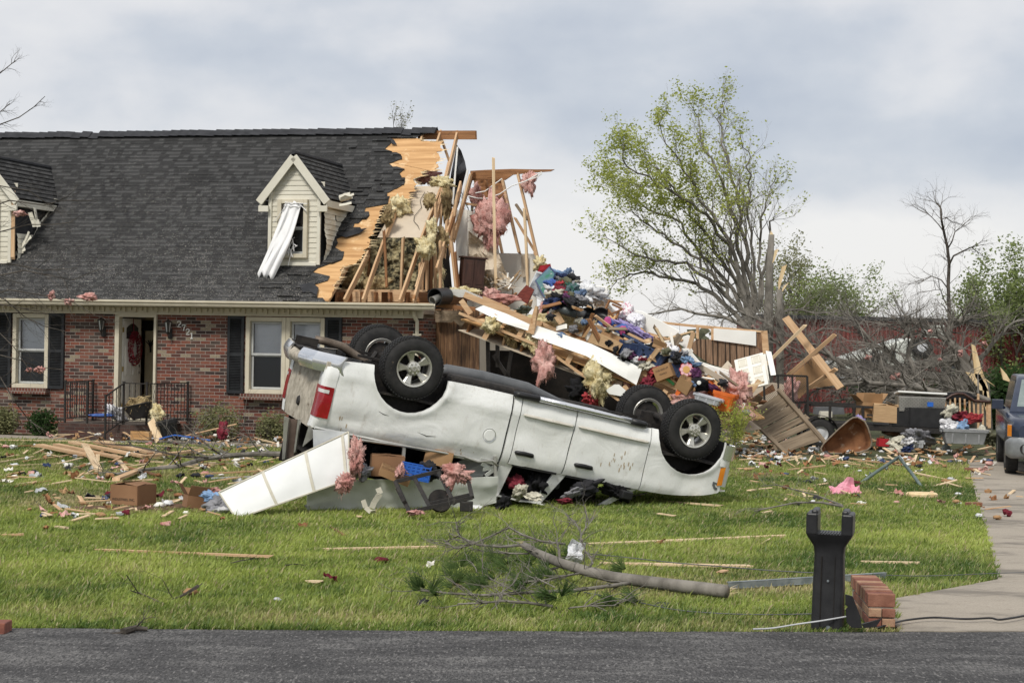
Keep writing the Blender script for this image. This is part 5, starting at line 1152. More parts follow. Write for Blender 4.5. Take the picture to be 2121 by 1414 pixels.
# tree growth: tubes from recursive forking; returns tips for leaves
def grow(mb, p, d, L, r, lv, tips, rs, spread=.5, up=.12, n=5, segs=4, kids=(2, 3), shrink=.68, wob=.18, stop=.0035, sides=5, kink=0.0):
 p = V(p); d = V(d).normalized(); pts = [p.copy()]; rad = [r]; nodes = []
 for i in range(segs):
  d = (d + V((rs.gauss(0, wob), rs.gauss(0, wob), rs.gauss(0, wob) + up)) * .5).normalized(); p = p + d * L / segs; pts.append(p.copy()); rad.append(r * (1 - .45 * (i + 1) / segs)); nodes.append((p.copy(), d.copy(), rad[-1]))
 mb.tube(pts, rad, sides if r > .02 else 3, cap=False)
 if lv <= 0 or rad[-1] < stop: tips.append((pts[-1], d, lv)); tips.append((pts[-2], d, lv)); return
 for i, (q, e, rr) in enumerate(nodes):
  k = rs.randint(*kids) if i == len(nodes) - 1 else (1 if rs.random() < .75 else 0)
  for _ in range(k):
   a = e.orthogonal().normalized(); a.rotate(Matrix.Rotation(rs.uniform(0, 6.283), 3, e)); e2 = (e + a * rs.uniform(.5, 1.3) * spread).normalized()
   grow(mb, q, e2, L * shrink * rs.uniform(.7, 1.15) * (.75 if i < len(nodes) - 1 else 1), rr * (.72 if i == len(nodes) - 1 else .5), lv - 1, tips, rs, spread, up, n, max(2, segs - 1), kids, shrink, wob, stop, sides)
def leaves(mb, tips, rs, per=4, size=.05, spread=.12, prob=lambda p: 1, flat=.5):
 for p, d, lv in tips:
  if rs.random() > prob(p): continue
  for _ in range(per):
   q = p + V((rs.gauss(0, spread), rs.gauss(0, spread), rs.gauss(0, spread) * .8)); a = V((rs.gauss(0, 1), rs.gauss(0, 1), rs.gauss(0, flat))).normalized() * size * rs.uniform(.6, 1.3); b = a.orthogonal().normalized(); b.rotate(Matrix.Rotation(rs.uniform(0, 6.28), 3, a.normalized())); b *= a.length * .55
   mb.add([q - a, q - b, q + a, q + b], [(0, 1, 2, 3)])
def leaf_mat(name, c, c2):
 m, N = new_mat(name); g = N.n('ShaderNodeNewGeometry'); tc = N.n('ShaderNodeTexCoord'); f = N.noise(tc.outputs['Object'], 1.3, 3); h = N.noise(tc.outputs['Object'], 30, 1)
 a = N.ramp(N.math('ADD', N.math('MULTIPLY', f, .5), N.math('MULTIPLY', h, .5)), [(.38, c), (.62, c2)])
 mx = N.n('ShaderNodeMixShader', i0=.45, i1=N.n('ShaderNodeBsdfDiffuse', Color=a), i2=N.n('ShaderNodeBsdfTranslucent', Color=a)); out(N, mx); return m
M_leafy = leaf_mat('spring_leaf', (.29, .34, .07), (.54, .58, .16))
M_leafg = leaf_mat('green_leaf', (.17, .22, .08), (.32, .38, .15))
M_leafd = leaf_mat('dark_leaf', (.03, .065, .025), (.08, .13, .045))
M_leafo = leaf_mat('olive_leaf', (.17, .18, .09), (.32, .32, .16))
# ================================================================= the upper floor that fell over the garage, and what lies on it
cf_ = thing('collapsed_floor', 'upper floor of the house collapsed slantwise over the open garage, edged with long white trim', 'building wreckage', HM @ V((3, 1, .2)), (0, 0, -HTH))
bpy.context.view_layer.update()
DA, DB, DC = HL(955, 660, -.05), HL(1515, 872, -.25), HL(1290, 652, 3.2)
DN = (DB - DA).cross(DC - DA).normalized(); DN = DN if DN.z > 0 else -DN
def DKL(px, py, off=0.0): return plane(px, py, DA + DN * off, DN, HM)
def DK(px, py, off=0.0): return HM @ DKL(px, py, off)
cfi = cf_.matrix_world.inverted() @ HM
def cpart(mb, name, mat, **k): mb.v = [tuple(cfi @ V(p)) for p in mb.v]; return mb.build(name, mat, cf_, **k)
mb = MB(); dk = [DA, DA.lerp(DB, .5) + V((0, -.05, .02)), DB, DB + (DC - DA) * .28 - V((.2, 0, 0)), DC + V((.3, .0, -.12)), DC, DC + (DA - DB) * .35, DA + (DC - DA) * .9]
mb.prism([p - DN * .03 for p in dk], DN * .03); cpart(mb, 'deck', M_ply)
mb = MB(); mb.prism([p - DN * .25 for p in dk], DN * .015); cpart(mb, 'ceiling_below', M_drywall)
ux = (DB - DA).normalized(); uy = (DC - DA); uy = (uy - ux * uy.dot(ux)).normalized()
for k in range(15):
 t = .03 + k * .068; a = DA.lerp(DB, t) - DN * .14 + uy * .05; mb = MB(); mb.beam(a, a + uy * (2.6 - .9 * t), .04, .19, up=DN); cpart(mb, 'joist', M_wood if k % 3 else M_woodd)
def cboard(a, b, w, h, mat, y=-.1, name='edge_timber'):
 mb = MB(); mb.beam(HL(*a, y), HL(*b, y), h, w, up=(0, 0, 1)); return cpart(mb, name, mat)
for a, b, w, y, m in (((951, 648), (1130, 722), .05, -.18, M_wood), ((1120, 716), (1296, 838), .05, -.22, M_wood), ((1290, 834), (1345, 870), .06, -.25, M_wood), ((962, 610), (1122, 674), .11, .1, M_wood), ((1000, 616), (1056, 640), .06, .4, M_wood), ((1118, 668), (1300, 752), .07, .15, M_wood), ((1326, 768), (1425, 812), .11, -.12, M_wood), ((1180, 690), (1300, 745), .05, .2, M_woodd), ((955, 622), (975, 650), .1, -.1, M_wood), ((1425, 812), (1500, 850), .10, -.2, M_wood), ((905, 632), (985, 640), .08, .1, M_woodd), ((1150, 655), (1290, 700), .05, .8, M_wood2)):
 cboard(a, b, w, .05, m, y)
for a, b, y in (((1112, 640), (1098, 690), -.25), ((1030, 652), (1003, 702), -.2), ((1083, 682), (1070, 705), -.15), ((1184, 735), (1174, 753), -.2), ((1300, 800), (1282, 812), -.2), ((1380, 808), (1364, 832), -.2), ((1375, 830), (1392, 820), -.2), ((1378, 822), (1390, 835), -.2), ((1104, 692), (1112, 634), -.3)): cboard(a, b, .10, .05, M_wood, y, 'broken_joist')
def cpoly(pts, y, mat, name, th=.02, lab=None, amp=0):
 mb = MB(); mb.prism([HL(a, b, y) for a, b in pts], (0, th, 0)); o = cpart(mb, name, mat, bevel=.004)
 if lab: o['label'] = lab
 return o
TRW = M_white
# the two long white trims are folded sheet: face and return
def trim(top, bot, y, name, n=10):
 mb = MB()
 def f(u, v):
  k = u * (len(top) - 1); i = min(int(k), len(top) - 2); t = k - i; a = V((*top[i], 0)).lerp(V((*top[i + 1], 0)), t); b = V((*bot[i], 0)).lerp(V((*bot[i + 1], 0)), t); p = a.lerp(b, v)
  return HL(p.x, p.y, y + .14 * (1 - v) + .03 * math.sin(v * 3.1 + u * 5))
 mb.grid(f, 30, 6, thick=(0, .015, 0)); return cpart(mb, name, TRW, smooth=False)
trim([(1001, 632), (1050, 650), (1107, 676)], [(984, 640), (1040, 668), (1098, 686)], -.28, 'white_trim')
trim([(1112, 674), (1225, 712), (1300, 748), (1330, 763)], [(1101, 697), (1214, 737), (1298, 785), (1318, 797)], -.36, 'white_trim')
cpoly([(1272, 796), (1282, 796), (1300, 812), (1306, 824), (1262, 816), (1254, 808)], -.3, TRW, 'white_trim')
# ragged drywall and dark underside pieces hanging along the edge
for pts, m in (([(1004, 664), (1018, 662), (1022, 674), (1012, 702), (1002, 690)], M_grey_wood), ([(1058, 668), (1090, 680), (1086, 705), (1075, 690), (1064, 694)], M_drywall), ([(1110, 712), (1135, 720), (1128, 748), (1114, 745)], M_drywall), ([(1165, 735), (1200, 748), (1190, 765), (1172, 756)], M_grey_wood), ([(1262, 782), (1290, 790), (1284, 815), (1268, 806)], M_drywall), ([(1300, 800), (1330, 812), (1322, 830), (1304, 822)], M_woodd)): cpoly(pts, -.02, m, 'torn_drywall', .012)
# garage back wall and floor, shade put into their near-black colour
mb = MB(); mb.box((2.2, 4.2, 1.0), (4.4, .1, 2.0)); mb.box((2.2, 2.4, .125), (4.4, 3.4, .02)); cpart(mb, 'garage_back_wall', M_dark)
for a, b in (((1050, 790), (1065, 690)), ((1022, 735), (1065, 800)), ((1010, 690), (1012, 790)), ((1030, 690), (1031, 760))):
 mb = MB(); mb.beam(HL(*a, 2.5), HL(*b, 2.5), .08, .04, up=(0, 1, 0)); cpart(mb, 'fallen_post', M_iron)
# ---- insulation hanging out
for i, (x, y, w, h, D, m, lb) in enumerate([
 (1018, 672, 30, 30, 35.2, M_yell, 'yellow insulation bulging under the left end of the collapsed floor'), (1128, 750, 40, 66, 34.9, M_pink, 'pink insulation hanging from the edge of the collapsed floor above the truck'),
 (1238, 785, 50, 60, 34.7, M_yell, 'ragged pale yellow insulation hanging just above the rear door of the overturned truck'), (1252, 800, 22, 36, 34.7, M_yell, 'narrow yellow insulation tail hanging below the larger ragged one'),
 (1060, 690, 32, 42, 35.4, M_tan, 'brown insulation drooping between the two white trims'), (1100, 705, 26, 28, 35.2, M_yell, 'small yellow insulation tuft at the split between the white trims'),
 (1115, 722, 24, 30, 35.1, M_yell, 'yellow insulation clump under the start of the wide white trim'), (1170, 668, 110, 34, 35.8, M_yell, 'broad yellow insulation batt lying along the top of the wide white trim'),
 (1125, 660, 70, 18, 35.8, M_yell, 'thin yellow insulation strip beside the pink triangle of insulation'), (1134, 645, 36, 32, 35.9, M_pink, 'pink insulation wedge in front of the grey vacuum cleaner'),
 (960, 603, 60, 16, 36.0, M_yell, 'yellow insulation lying on the white board beside the black duct'), (1030, 618, 90, 16, 37.2, M_pink, 'flat pink insulation spread below the dark brown cabinet'),
 (1012, 608, 34, 22, 37.2, M_pink, 'small pink insulation lump at the foot of the pale standing post'), (1018, 458, 58, 84, 38.2, M_pink, 'large pink insulation batt speared on the pale standing post'),
 (1096, 376, 26, 44, 38.4, M_pink, 'pink insulation tuft dangling from the end of the high ridge board'), (884, 366, 44, 26, 40, M_pink, 'pink insulation behind the torn plywood near the ridge'),
 (985, 405, 24, 34, 39, M_pink, 'pink insulation caught under the dark roof underside'), (828, 428, 44, 34, 38.2, M_yell, 'yellow insulation at the lower torn corner of the plywood'), (917, 377, 42, 22, 37.6, M_yell, 'yellow insulation draped over the tallest rafter'),
 (891, 416, 22, 30, 37.4, M_tan, 'greyish insulation stuck on the sloped ceiling'), (895, 472, 20, 36, 36.8, M_yell, 'yellow insulation clinging halfway down the tallest rafter'), (886, 510, 34, 40, 36.4, M_yell, 'large yellow insulation clump near the bottom of the tallest rafter'),
 (916, 495, 22, 36, 37, M_tan, 'brown insulation roll between the wall studs'), (910, 570, 18, 70, 37.2, M_yell, 'long yellow insulation strip hanging between the studs'), (925, 420, 20, 56, 38, M_tan, 'brown insulation strip beside the black hanging felt'),
 (803, 448, 22, 36, 37.6, M_tan, 'dirty grey insulation in the gap beside the ceiling board'), (740, 560, 30, 40, 37, M_yell, 'yellow insulation in the dark eave behind the first rafter'), (776, 590, 40, 34, 36.8, M_tan, 'brown paper backed insulation at the foot of the rafters'),
 (1118, 545, 22, 26, 38, M_yell, 'yellow insulation at the right end of the cream half wall'), (1218, 752, 40, 30, 35.3, M_tan, 'brown insulation under the middle of the wide white trim'), (1276, 800, 26, 36, 35, M_tan, 'brown insulation beside the lower end of the wide white trim'), (1296, 808, 12, 40, 34.8, M_pink, 'thin pink insulation strand under the lower end of the white trim')]):
 fluff(x, y, D, w, h, m, lb, seed=i + 3)
mb = MB(); mb.prism([HW(a, b, .2) for a, b in ((916, 598), (963, 599), (1000, 616), (949, 613))], (0, 0, -.02)); tag(mb.build('white_board', M_white), 'white board with yellow insulation on it, beside the black duct', 'board')
# duct
dt = thing('duct', 'short black round duct with a bright metal pipe inside, at the end of the gutter', 'duct', HW(913, 614, -.1), (0, 0, 0)); q = rotm(0, 0, 0)
mb = MB(); Mx = Matrix.Rotation(R(95), 4, 'X') @ Matrix.Rotation(R(-30), 4, 'Y'); mb.lathe([(.165, -.2), (.17, .22), (.155, .22), (.15, -.2)], 28, Mx, close=True); mb.lathe([(0, -.18), (.155, -.18)], 28, Mx); mb.build('outer_duct', M_black, dt, smooth='auto')
mb = MB(); My = Matrix.Translation((-.05, -.1, -.04)) @ Matrix.Rotation(R(115), 4, 'X') @ Matrix.Rotation(R(-40), 4, 'Y'); mb.lathe([(.08, -.2), (.08, .16), (.084, .165), (.075, .165), (.07, -.2)], 24, My, close=True); mb.lathe([(0, .0), (.072, .0)], 24, My); mb.build('metal_pipe', M_alu, dt, smooth='auto')
# tall pale post
board(HW(1022, 328, 2.0), HW(1028, 622, 2.0), .06, .06, M_wood2, up=(0, 1, 0), name='timber_post', label='tall pale timber post standing alone on the collapsed floor', cat='post')
# cabinet
_M = Matrix((HEX, HEY, V((0, 0, 1)))).transposed().to_4x4() @ Matrix.Rotation(R(4), 4, 'Y') @ Matrix.Rotation(R(28), 4, 'Z'); _M.translation = HW(974, 604, 1.6)
cb = thing('cabinet', 'dark brown wooden cabinet standing tilted in the open upper room', 'cabinet', M=_M)
mb = MB(); mb.box((0, 0, .36), (.46, .34, .62)); mb.box((0, 0, .69), (.52, .40, .035)); mb.build('cabinet_body', M_('walnut', (.035, .016, .012), (.07, .032, .022), rough=.4, scale=3, st=(6, 6, 1), bump=.1), cb, bevel=.006)
for sx in (-1, 1):
 mb = MB(); mb.box((sx * .115, -.175, .36), (.215, .02, .56)); mb.box((sx * .115, -.188, .36), (.13, .012, .42)); mb.build('cabinet_door', MATS['walnut'], cb, bevel=.004)
 for sy in (-1, 1): mb = MB(); mb.box((sx * .2, sy * .14, 0), (.04, .04, .10)); mb.build('leg', MATS['walnut'], cb)
# splintered lath and papers
for k in range(46):
 a = (random.uniform(1006, 1066), random.uniform(576, 612)); an = random.uniform(-.5, 2.2); L = random.uniform(14, 34)
 board(HW(*a, 1.7 + random.random()), HW(a[0] + L * math.cos(an), a[1] - L * math.sin(an) * .6, 1.9), .03, .008, random.choice((M_drywhite, M_wood2, M_white)), name='wood_lath', label='thin pale splintered lath in the heap beside the brown cabinet', cat='lath', group='splintered lath heap on the collapsed floor', rag=.01)
# pictures
def picture(c4, y, frm, img, label):
 pts = [HW(a, b, yy) for (a, b), yy in zip(c4, y)]; n = (pts[1] - pts[0]).cross(pts[3] - pts[0]).normalized(); t = MB(); t.prism(pts, n * .02); o = t.build('framed_picture', frm); tag(o, label, 'picture')
 cc = sum(pts, V((0, 0, 0))) / 4; n = n if n.y < 0 else -n; q = MB(); loc = o.location; q.prism([p.lerp(cc, .14) + n * .022 - loc for p in pts], n * .003); q.build('print', img, o)
M_bw = M_('monochrome_print', (.03, .03, .035), (.40, .42, .44), rough=.3, scale=4, bump=0); M_gr = M_('green_print', (.02, .16, .07), (.10, .18, .24), rough=.4, scale=5, bump=0, spots=((.30, .34, .34), 6, .6))
picture([(1092, 604), (1124, 625), (1132, 568), (1112, 562)], [1.4, 1.2, 1.5, 1.6], M_ltgrey, M_bw, 'grey framed monochrome picture leaning left of the heap of clothes')
picture([(1108, 582), (1130, 624), (1152, 566), (1139, 552)], [1.3, 1.0, 1.3, 1.5], M_navy, M_gr, 'green and blue painted canvas leaning against the heap of clothes')
slab([(1118, 560), (1140, 556), (1142, 566), (1112, 572)], Hy(2.0), (0, 0, 1), .1, M_red, 'red_board', 'red panel edge behind the pictures', 'panel')
for i, (a, b) in enumerate((((1070, 612), (1090, 590)), ((1080, 622), (1098, 594)))):
 slab([(a[0], a[1]), (a[0] + 12, a[1] + 8), (b[0] + 8, b[1] + 6), b], Hy(1.3 - .15 * i), HN, .06, M_('oxblood_wood', (.12, .02, .015), (.2, .04, .025), rough=.5, st=(1, 1, 6)), 'drawer', 'overturned reddish brown drawer, %s of two beside the framed pictures' % ('upper', 'lower')[i], 'drawer')
# clothes heap
CL = [('navy', (.015, .03, .10)), ('royal blue', (.04, .12, .42)), ('red', (.42, .02, .03)), ('dark green', (.02, .13, .09)), ('crimson', (.22, .01, .03)), ('teal grey', (.08, .14, .15)), ('cream', (.55, .52, .40)), ('charcoal', (.03, .03, .035)), ('denim blue', (.10, .17, .30)), ('olive', (.13, .13, .07)), ('sky blue', (.20, .36, .60)), ('white', (.72, .72, .74)), ('black', (.012, .012, .014)), ('grey', (.24, .24, .26)), ('plum', (.13, .03, .12))]
CM = {n: M_('cloth_' + n.replace(' ', '_'), tuple(x * .5 + .12 * sum(c) / 3 for x in c), tuple(min(1, x * .95 + .22 * sum(c) / 3) for x in c), rough=1, bump=.5, scale=7) for n, c in CL}
HEAP = [(1152, 572, 28, 'sky blue'), (1166, 578, 22, 'navy'), (1172, 570, 24, 'denim blue'), (1148, 590, 24, 'royal blue'), (1160, 592, 22, 'red'), (1175, 590, 26, 'olive'), (1184, 580, 24, 'charcoal'), (1192, 600, 24, 'dark green'), (1180, 604, 26, 'teal grey'), (1166, 606, 26, 'crimson'), (1152, 612, 26, 'cream'), (1160, 620, 28, 'black'), (1174, 620, 22, 'plum'), (1142, 600, 20, 'white'), (1188, 592, 18, 'grey'), (1146, 624, 26, 'navy'), (1200, 612, 22, 'denim blue'), (1180, 574, 16, 'white'), (1140, 582, 14, 'charcoal'), (1158, 584, 16, 'grey'), (1196, 586, 14, 'cream'), (1168, 598, 14, 'charcoal'), (1188, 612, 16, 'olive'), (1150, 604, 14, 'navy'), (1206, 622, 18, 'grey'), (1184, 626, 20, 'charcoal')]
for i, (x, y, w, c) in enumerate(HEAP):
 near = ('at the top', 'in the middle', 'at the foot')[0 if y < 582 else 1 if y < 606 else 2]; side = 'left' if x < 1165 else 'right'
 cloth(HW(x, y + 2, 1.2 - .03 * (y - 590)), (w * .0068, .16, w * .0040), CM[c], 'crumpled %s garment %s of the clothes heap, on its %s' % (c, near, side), seed=i, rot=(random.uniform(-30, 30), random.uniform(-50, 50), 0))
def bag(px, py, D, w, h, label, mat=None, name='plastic_bag', cat='bag'): return blob(name, P(px, py, D), (w * D / FL / 2, .15, h * D / FL / 2), mat or M_bag, label, cat, seed=px, n=34, rough=.3, fold=.5, strands=0)
M_bag = M_('thin_white_plastic', (.60, .61, .63), (.78, .79, .80), rough=.35, bump=.8, bscale=18, bdist=.03)
bag(1210, 608, 36.2, 56, 36, 'clear bulging plastic bag right of the clothes heap')
bag(1240, 618, 36.4, 36, 24, 'pale plastic wrap between the white board and the plastic bag')
# vacuum cleaner in pieces
vc = thing('vacuum_cleaner', 'grey canister vacuum cleaner lying on its side below the plastic bag', 'vacuum cleaner', HW(1175, 645, .3)); cv = vc.location
def vp(px, py): return HW(px, py, .3) - cv
mb = MB(); mb.tube([vp(1148, 634), vp(1156, 638), vp(1175, 644), vp(1195, 650)], [.05, .09, .10, .09], 14); mb.build('vacuum_body', M_('slate_plastic', (.06, .075, .08), (.09, .105, .11), rough=.4), vc, smooth=True)
mb = MB(); mb.tube([vp(1190, 640), vp(1200, 646), vp(1212, 652)], [.06, .10, .07], 12); mb.build('nozzle', M_grey, vc, smooth=True)
mb = MB(); mb.tube([vp(1176, 628), vp(1180, 620), vp(1188, 622), vp(1190, 634)], .016, 8); mb.tube([vp(1204, 625), (vp(1210, 624)), vp(1226, 632), vp(1228, 640)], .02, 8); mb.build('vacuum_handle', M_black, vc, smooth=True)
for x, nm in ((1217, 'left'), (1245, 'right')):
 mb = MB(); c0 = HW(x, 648, .25)
 mb.grid(lambda u, v: c0 + V(((u - .5) * .26, .10 * math.sin(v * 3.14) + .05 * (1 - 4 * (u - .5) ** 2), (.5 - v) * .22 - .05 * (2 * u - 1) ** 2)), 14, 10, thick=(0, .015, 0)); tag(mb.build('moulded_scoop', M_black, smooth=True), 'black moulded plastic scoop shell in the debris, %s one of a pair' % nm, 'plastic shell')
# brown stool frame
sf = thing('stool', 'broken brown wooden stool frame tipped over beside the patterned bag', 'stool', HW(1262, 640, .5)); c0 = sf.location
for a, b in (((1254, 640), (1263, 622)), ((1263, 622), (1287, 633)), ((1270, 655), (1258, 640)), ((1276, 660), (1282, 645)), ((1262, 652), (1288, 641)), ((1268, 630), (1290, 640))):
 mb = MB(); mb.beam(HW(*a, .5) - c0, HW(*b, .6) - c0, .035, .035); mb.build('stool_rail', M_woodd, sf)
cloth(HW(1296, 651, .9), (.20, .14, .16), M_('pink_dotted_cloth', (.75, .73, .74), (.80, .78, .80), scale=3, spots=((.55, .16, .26), 26, .55, .03), bump=.3), 'white and pink patterned bag beside the broken brown stool', 'bag', seed=5)
cloth(HW(1318, 664, .8), (.22, .14, .10), M_('pale_print_cloth', (.62, .62, .66), (.72, .72, .75), scale=3, spots=((.25, .2, .35), 20, .6, .03), bump=.3), 'pale patterned cloth strewn below the white and pink bag', 'cloth', seed=6)
cloth(HW(1086, 641, .5), (.16, .1, .05), M_('camouflage_cloth', (.05, .07, .05), (.18, .22, .20), scale=12), 'camouflage patterned cloth lying before the drawers', 'cloth', seed=7)
# white boards
for i, (pts, y, nm, lab) in enumerate([
 ([(1186, 588), (1258, 594), (1258, 626), (1270, 640), (1294, 656), (1258, 652), (1190, 620)], 1.7, 'white_board', 'upright white board behind the clothes heap'),
 ([(1317, 643), (1330, 645), (1408, 686), (1396, 696), (1375, 697), (1340, 690), (1322, 672), (1308, 654)], 1.0, 'white_board', 'long white board sloping down above the purple cloth'),
 ([(1397, 704), (1425, 694), (1441, 704), (1422, 723)], .7, 'white_board', 'small square white board by the pale plank'),
 ([(1412, 722), (1426, 722), (1450, 750), (1440, 762), (1414, 738)], .6, 'white_board', 'narrow white board before the panelled wall'),
 ([(1435, 757), (1475, 759), (1521, 779), (1510, 790), (1494, 786), (1452, 766)], .1, 'white_board', 'folded white board just above the orange bins'),
 ([(1434, 744), (1476, 758), (1556, 780), (1550, 792), (1520, 790), (1436, 758)], .3, 'drywall_sheet', 'cream drywall strip behind the folded white board')]):
 slab(pts, Hy(y), HN + V((0, 0, .6)), .02, M_drywhite if nm[0] == 'd' else M_white, nm, lab, 'board')
for i, (a, b, w, h, m, y, lab) in enumerate([
 ((1388, 699), (1438, 685), .13, .03, M_wood2, .8, 'short pale plank lying crosswise on the white board'), ((1345, 690), (1400, 706), .08, .03, M_wood, .8, 'split brown plank under the short pale plank'), ((1350, 700), (1412, 704), .05, .04, M_wood, .7, 'thin splintered stick across the brown plank'),
 ((1370, 668), (1475, 679), .07, .05, M_wood, 1.8, 'torn top plate left of the white insulated panel'), ((1255, 622), (1292, 626), .04, .04, M_wood, 1.5, 'small stick above the brown stool'), ((1365, 700), (1410, 735), .09, .04, M_woodd, .5, 'dark plank running down beside the second navy bin'),
 ((1376, 712), (1398, 728), .05, .04, M_wood, .4, 'short stub of wood between the boards'), ((1404, 808), (1430, 820), .07, .04, M_wood, -.1, 'wood stub above the front wheel'), ((1547, 800), (1580, 792), .08, .04, M_wood2, -.2, 'pale wood block below the white door'), ((1300, 690), (1350, 714), .10, .04, M_wood, .2, 'plank under the navy bins')]):
 board(HW(*a, y), HW(*b, y), w, h, m, name='plank', label=lab, cat='plank')
cloth(HW(1300, 676, .6), (.30, .14, .07), M_purple, 'purple cloth stretched along the pile, upper part', 'cloth', seed=8, rot=(0, 24, 0)); cloth(HW(1327, 692, .5), (.28, .14, .07), M_purple, 'purple cloth stretched along the pile, lower part', 'cloth', seed=9, rot=(0, 26, 0))
M_mag = M_('magenta_fabric', (.42, .06, .20), (.50, .09, .26), rough=.8)
for x, y, nm in ((1254, 668, 'upper'), (1287, 685, 'lower')):
 t = blob('toy_pouch', HW(x, y, .4), (.15, .12, .12), CM['royal blue'], 'blue and magenta soft toy pouch, %s one of two' % nm, 'toy', seed=x, n=24, rough=.2); blob('pouch_flap', HW(x + 3, y - 1, .28) - t.location, (.08, .05, .09), M_mag, None, None, seed=x + 1, n=18, parent=t)
# long tan furniture panels
slab([(1236, 672), (1292, 702), (1284, 713), (1222, 688)], Hy(.1), HN, .08, M_card, 'furniture_panel', 'long tan furniture panel lying behind its lighter twin', 'panel')
slab([(1228, 684), (1290, 712), (1278, 730), (1216, 708)], Hy(-.1), HN, .10, M_('light_tan_panel', (.42, .27, .14), (.52, .35, .19), rough=.6, st=(1, 8, 8)), 'furniture_panel', 'long light tan drawer front above the end of the wide white trim', 'panel')
board(HW(1207, 700, -.15), HW(1232, 664, -.1), .10, .05, M_card, name='plank', label='grey brown board end propped left of the tan drawer front', cat='plank')
# bins and boxes on the slope
SL = -21
tote(HW(1303, 738, .1), (.44, .34, .28), (0, -SL - 8, -14), M_navy, 'navy blue storage bin highest on the slope, its lid hanging open', lid=False)
tote(HW(1312, 706, .25), (.44, .34, .05), (0, 26, -14), MATS['navy_plastic'], 'blue bin lid lying on the highest navy storage bin', lid=False, name='bin_lid', cat='lid')
tote(HW(1343, 752, 0), (.60, .36, .30), (0, 24, -14), M_navy, 'larger navy blue storage bin full of clutter, middle of three', lid=False)
tote(HW(1402, 778, 0), (.52, .36, .28), (0, 26, -14), M_navy, 'navy blue storage bin lowest on the slope, behind the printed carton', lid=True)
cloth(HW(1345, 722, .05), (.22, .12, .09), CM['black'], 'black clutter heaped in the larger navy bin', 'clothing', seed=31); carton(HW(1358, 736, .05), (.26, .22, .2), (0, 24, -10), M_card, 'open cardboard box stuck in the larger navy bin', flaps=(2, 2.2, 1.9, 2.1))
cloth(HW(1388, 728, .1), (.14, .12, .12), CM['white'], 'white stuffed bag with pastel print between the bins', 'bag', seed=33)
carton(HW(1382, 784, -.2), (.34, .28, .26), (0, -22, -22), M_card, 'printed brown cardboard box tipped to the left on the slope', flaps=(0, 0, 0, 0), text=[('THIS SIDE UP', (0, .18, .045)), ('FRAGILE', (0, .10, .04))])
carton(HW(1415, 806, -.25), (.28, .26, .26), (20, 32, -20), M_card, 'plain brown cardboard box below the printed one', flaps=(0, 0, 0, 0))
for i, (x, y, w, h, c, lab) in enumerate([(1296, 744, .16, .07, 'black', 'black garment spilling over the wide white trim'), (1303, 733, .13, .06, 'plum', 'plum coloured cloth below the highest navy bin'), (1322, 748, .12, .08, 'white', 'white paper bundle below the highest navy bin'), (1338, 756, .14, .07, 'cream', 'cream cloth and papers above the wide trim end'), (1330, 742, .08, .04, 'crimson', 'small crimson cloth beside the papers'), (1352, 768, .12, .06, 'red', 'red cloth at the end of the wide white trim'), (1318, 760, .09, .04, 'dark green', 'dark green rag on the lip of the pile'), (1406, 742, .14, .09, 'charcoal', 'dark clutter above the lowest navy bin'), (1416, 738, .10, .08, 'grey', 'grey knitted cloth above the flower cutout'), (1424, 748, .14, .08, 'sky blue', 'pale blue cloth by the narrow white board'), (1345, 790, .18, .10, 'crimson', 'crimson and white scarf hanging under the pile'), (1440, 774, .14, .10, 'plum', 'purple polka dot cloth beside the flower cutout'), (1455, 800, .12, .08, 'black', 'black cloth behind the clear tub'), (1480, 806, .12, .05, 'plum', 'purple rag on the rim of the clear tub'), (1375, 850, .12, .10, 'crimson', 'dark crimson cloth behind the front wheel'), (1226, 828, .30, .12, 'red', 'red cloth low in the dark garage'), (1198, 808, .22, .16, 'black', 'black speaker shaped bundle low in the garage')]):
 cloth(HW(x, y, -.15 if x < 1400 else -.2), (w, .12, h), CM[c], lab, 'cloth', seed=50 + i)
blob('insulation_clump', HW(1303, 727, .05), (.12, .09, .09), M_pink, 'small pink insulation lump on the black garment by the bins', 'insulation', seed=71, strands=60, fold=.3, sl=.03)
# printed box lid, green
slab([(1372, 780), (1380, 779), (1398, 794), (1394, 798)], Hy(-.2), HN, .05, M_('green_card', (.06, .30, .10), (.10, .40, .14)), 'game_box', 'thin green board game box below the printed carton', 'box')
# flower cut-out
fl = thing('flower_cutout', 'flat pink and red daisy cut-out with a yellow centre', 'decoration', M=Matrix.Translation(HW(1422, 765, -.3)) @ Matrix.Rotation(R(-14), 4, 'Z') @ Matrix.Rotation(R(90), 4, 'X'))
mb = MB()
for k in range(8):
 a = 2 * math.pi * k / 8; c = V((.09 * math.cos(a), .09 * math.sin(a), 0)); mb.prism([c + V((.052 * math.cos(t * .628), .052 * math.sin(t * .628), 0)) for t in range(10)], (0, 0, .008))
mb.build('petal_edge', M_red, fl); mb = MB()
for k in range(8):
 a = 2 * math.pi * k / 8; c = V((.087 * math.cos(a), .087 * math.sin(a), .009)); mb.prism([c + V((.04 * math.cos(t * .628), .04 * math.sin(t * .628), 0)) for t in range(10)], (0, 0, .004))
mb.build('petal', M_('pale_pink_card', (.78, .45, .50), (.82, .52, .56)), fl); mb = MB(); mb.prism([V((.068 * math.cos(t * .35), .068 * math.sin(t * .35), .014)) for t in range(18)], (0, 0, .005)); mb.build('flower_centre', M_('ochre_card', (.62, .36, .12), (.68, .42, .15)), fl)
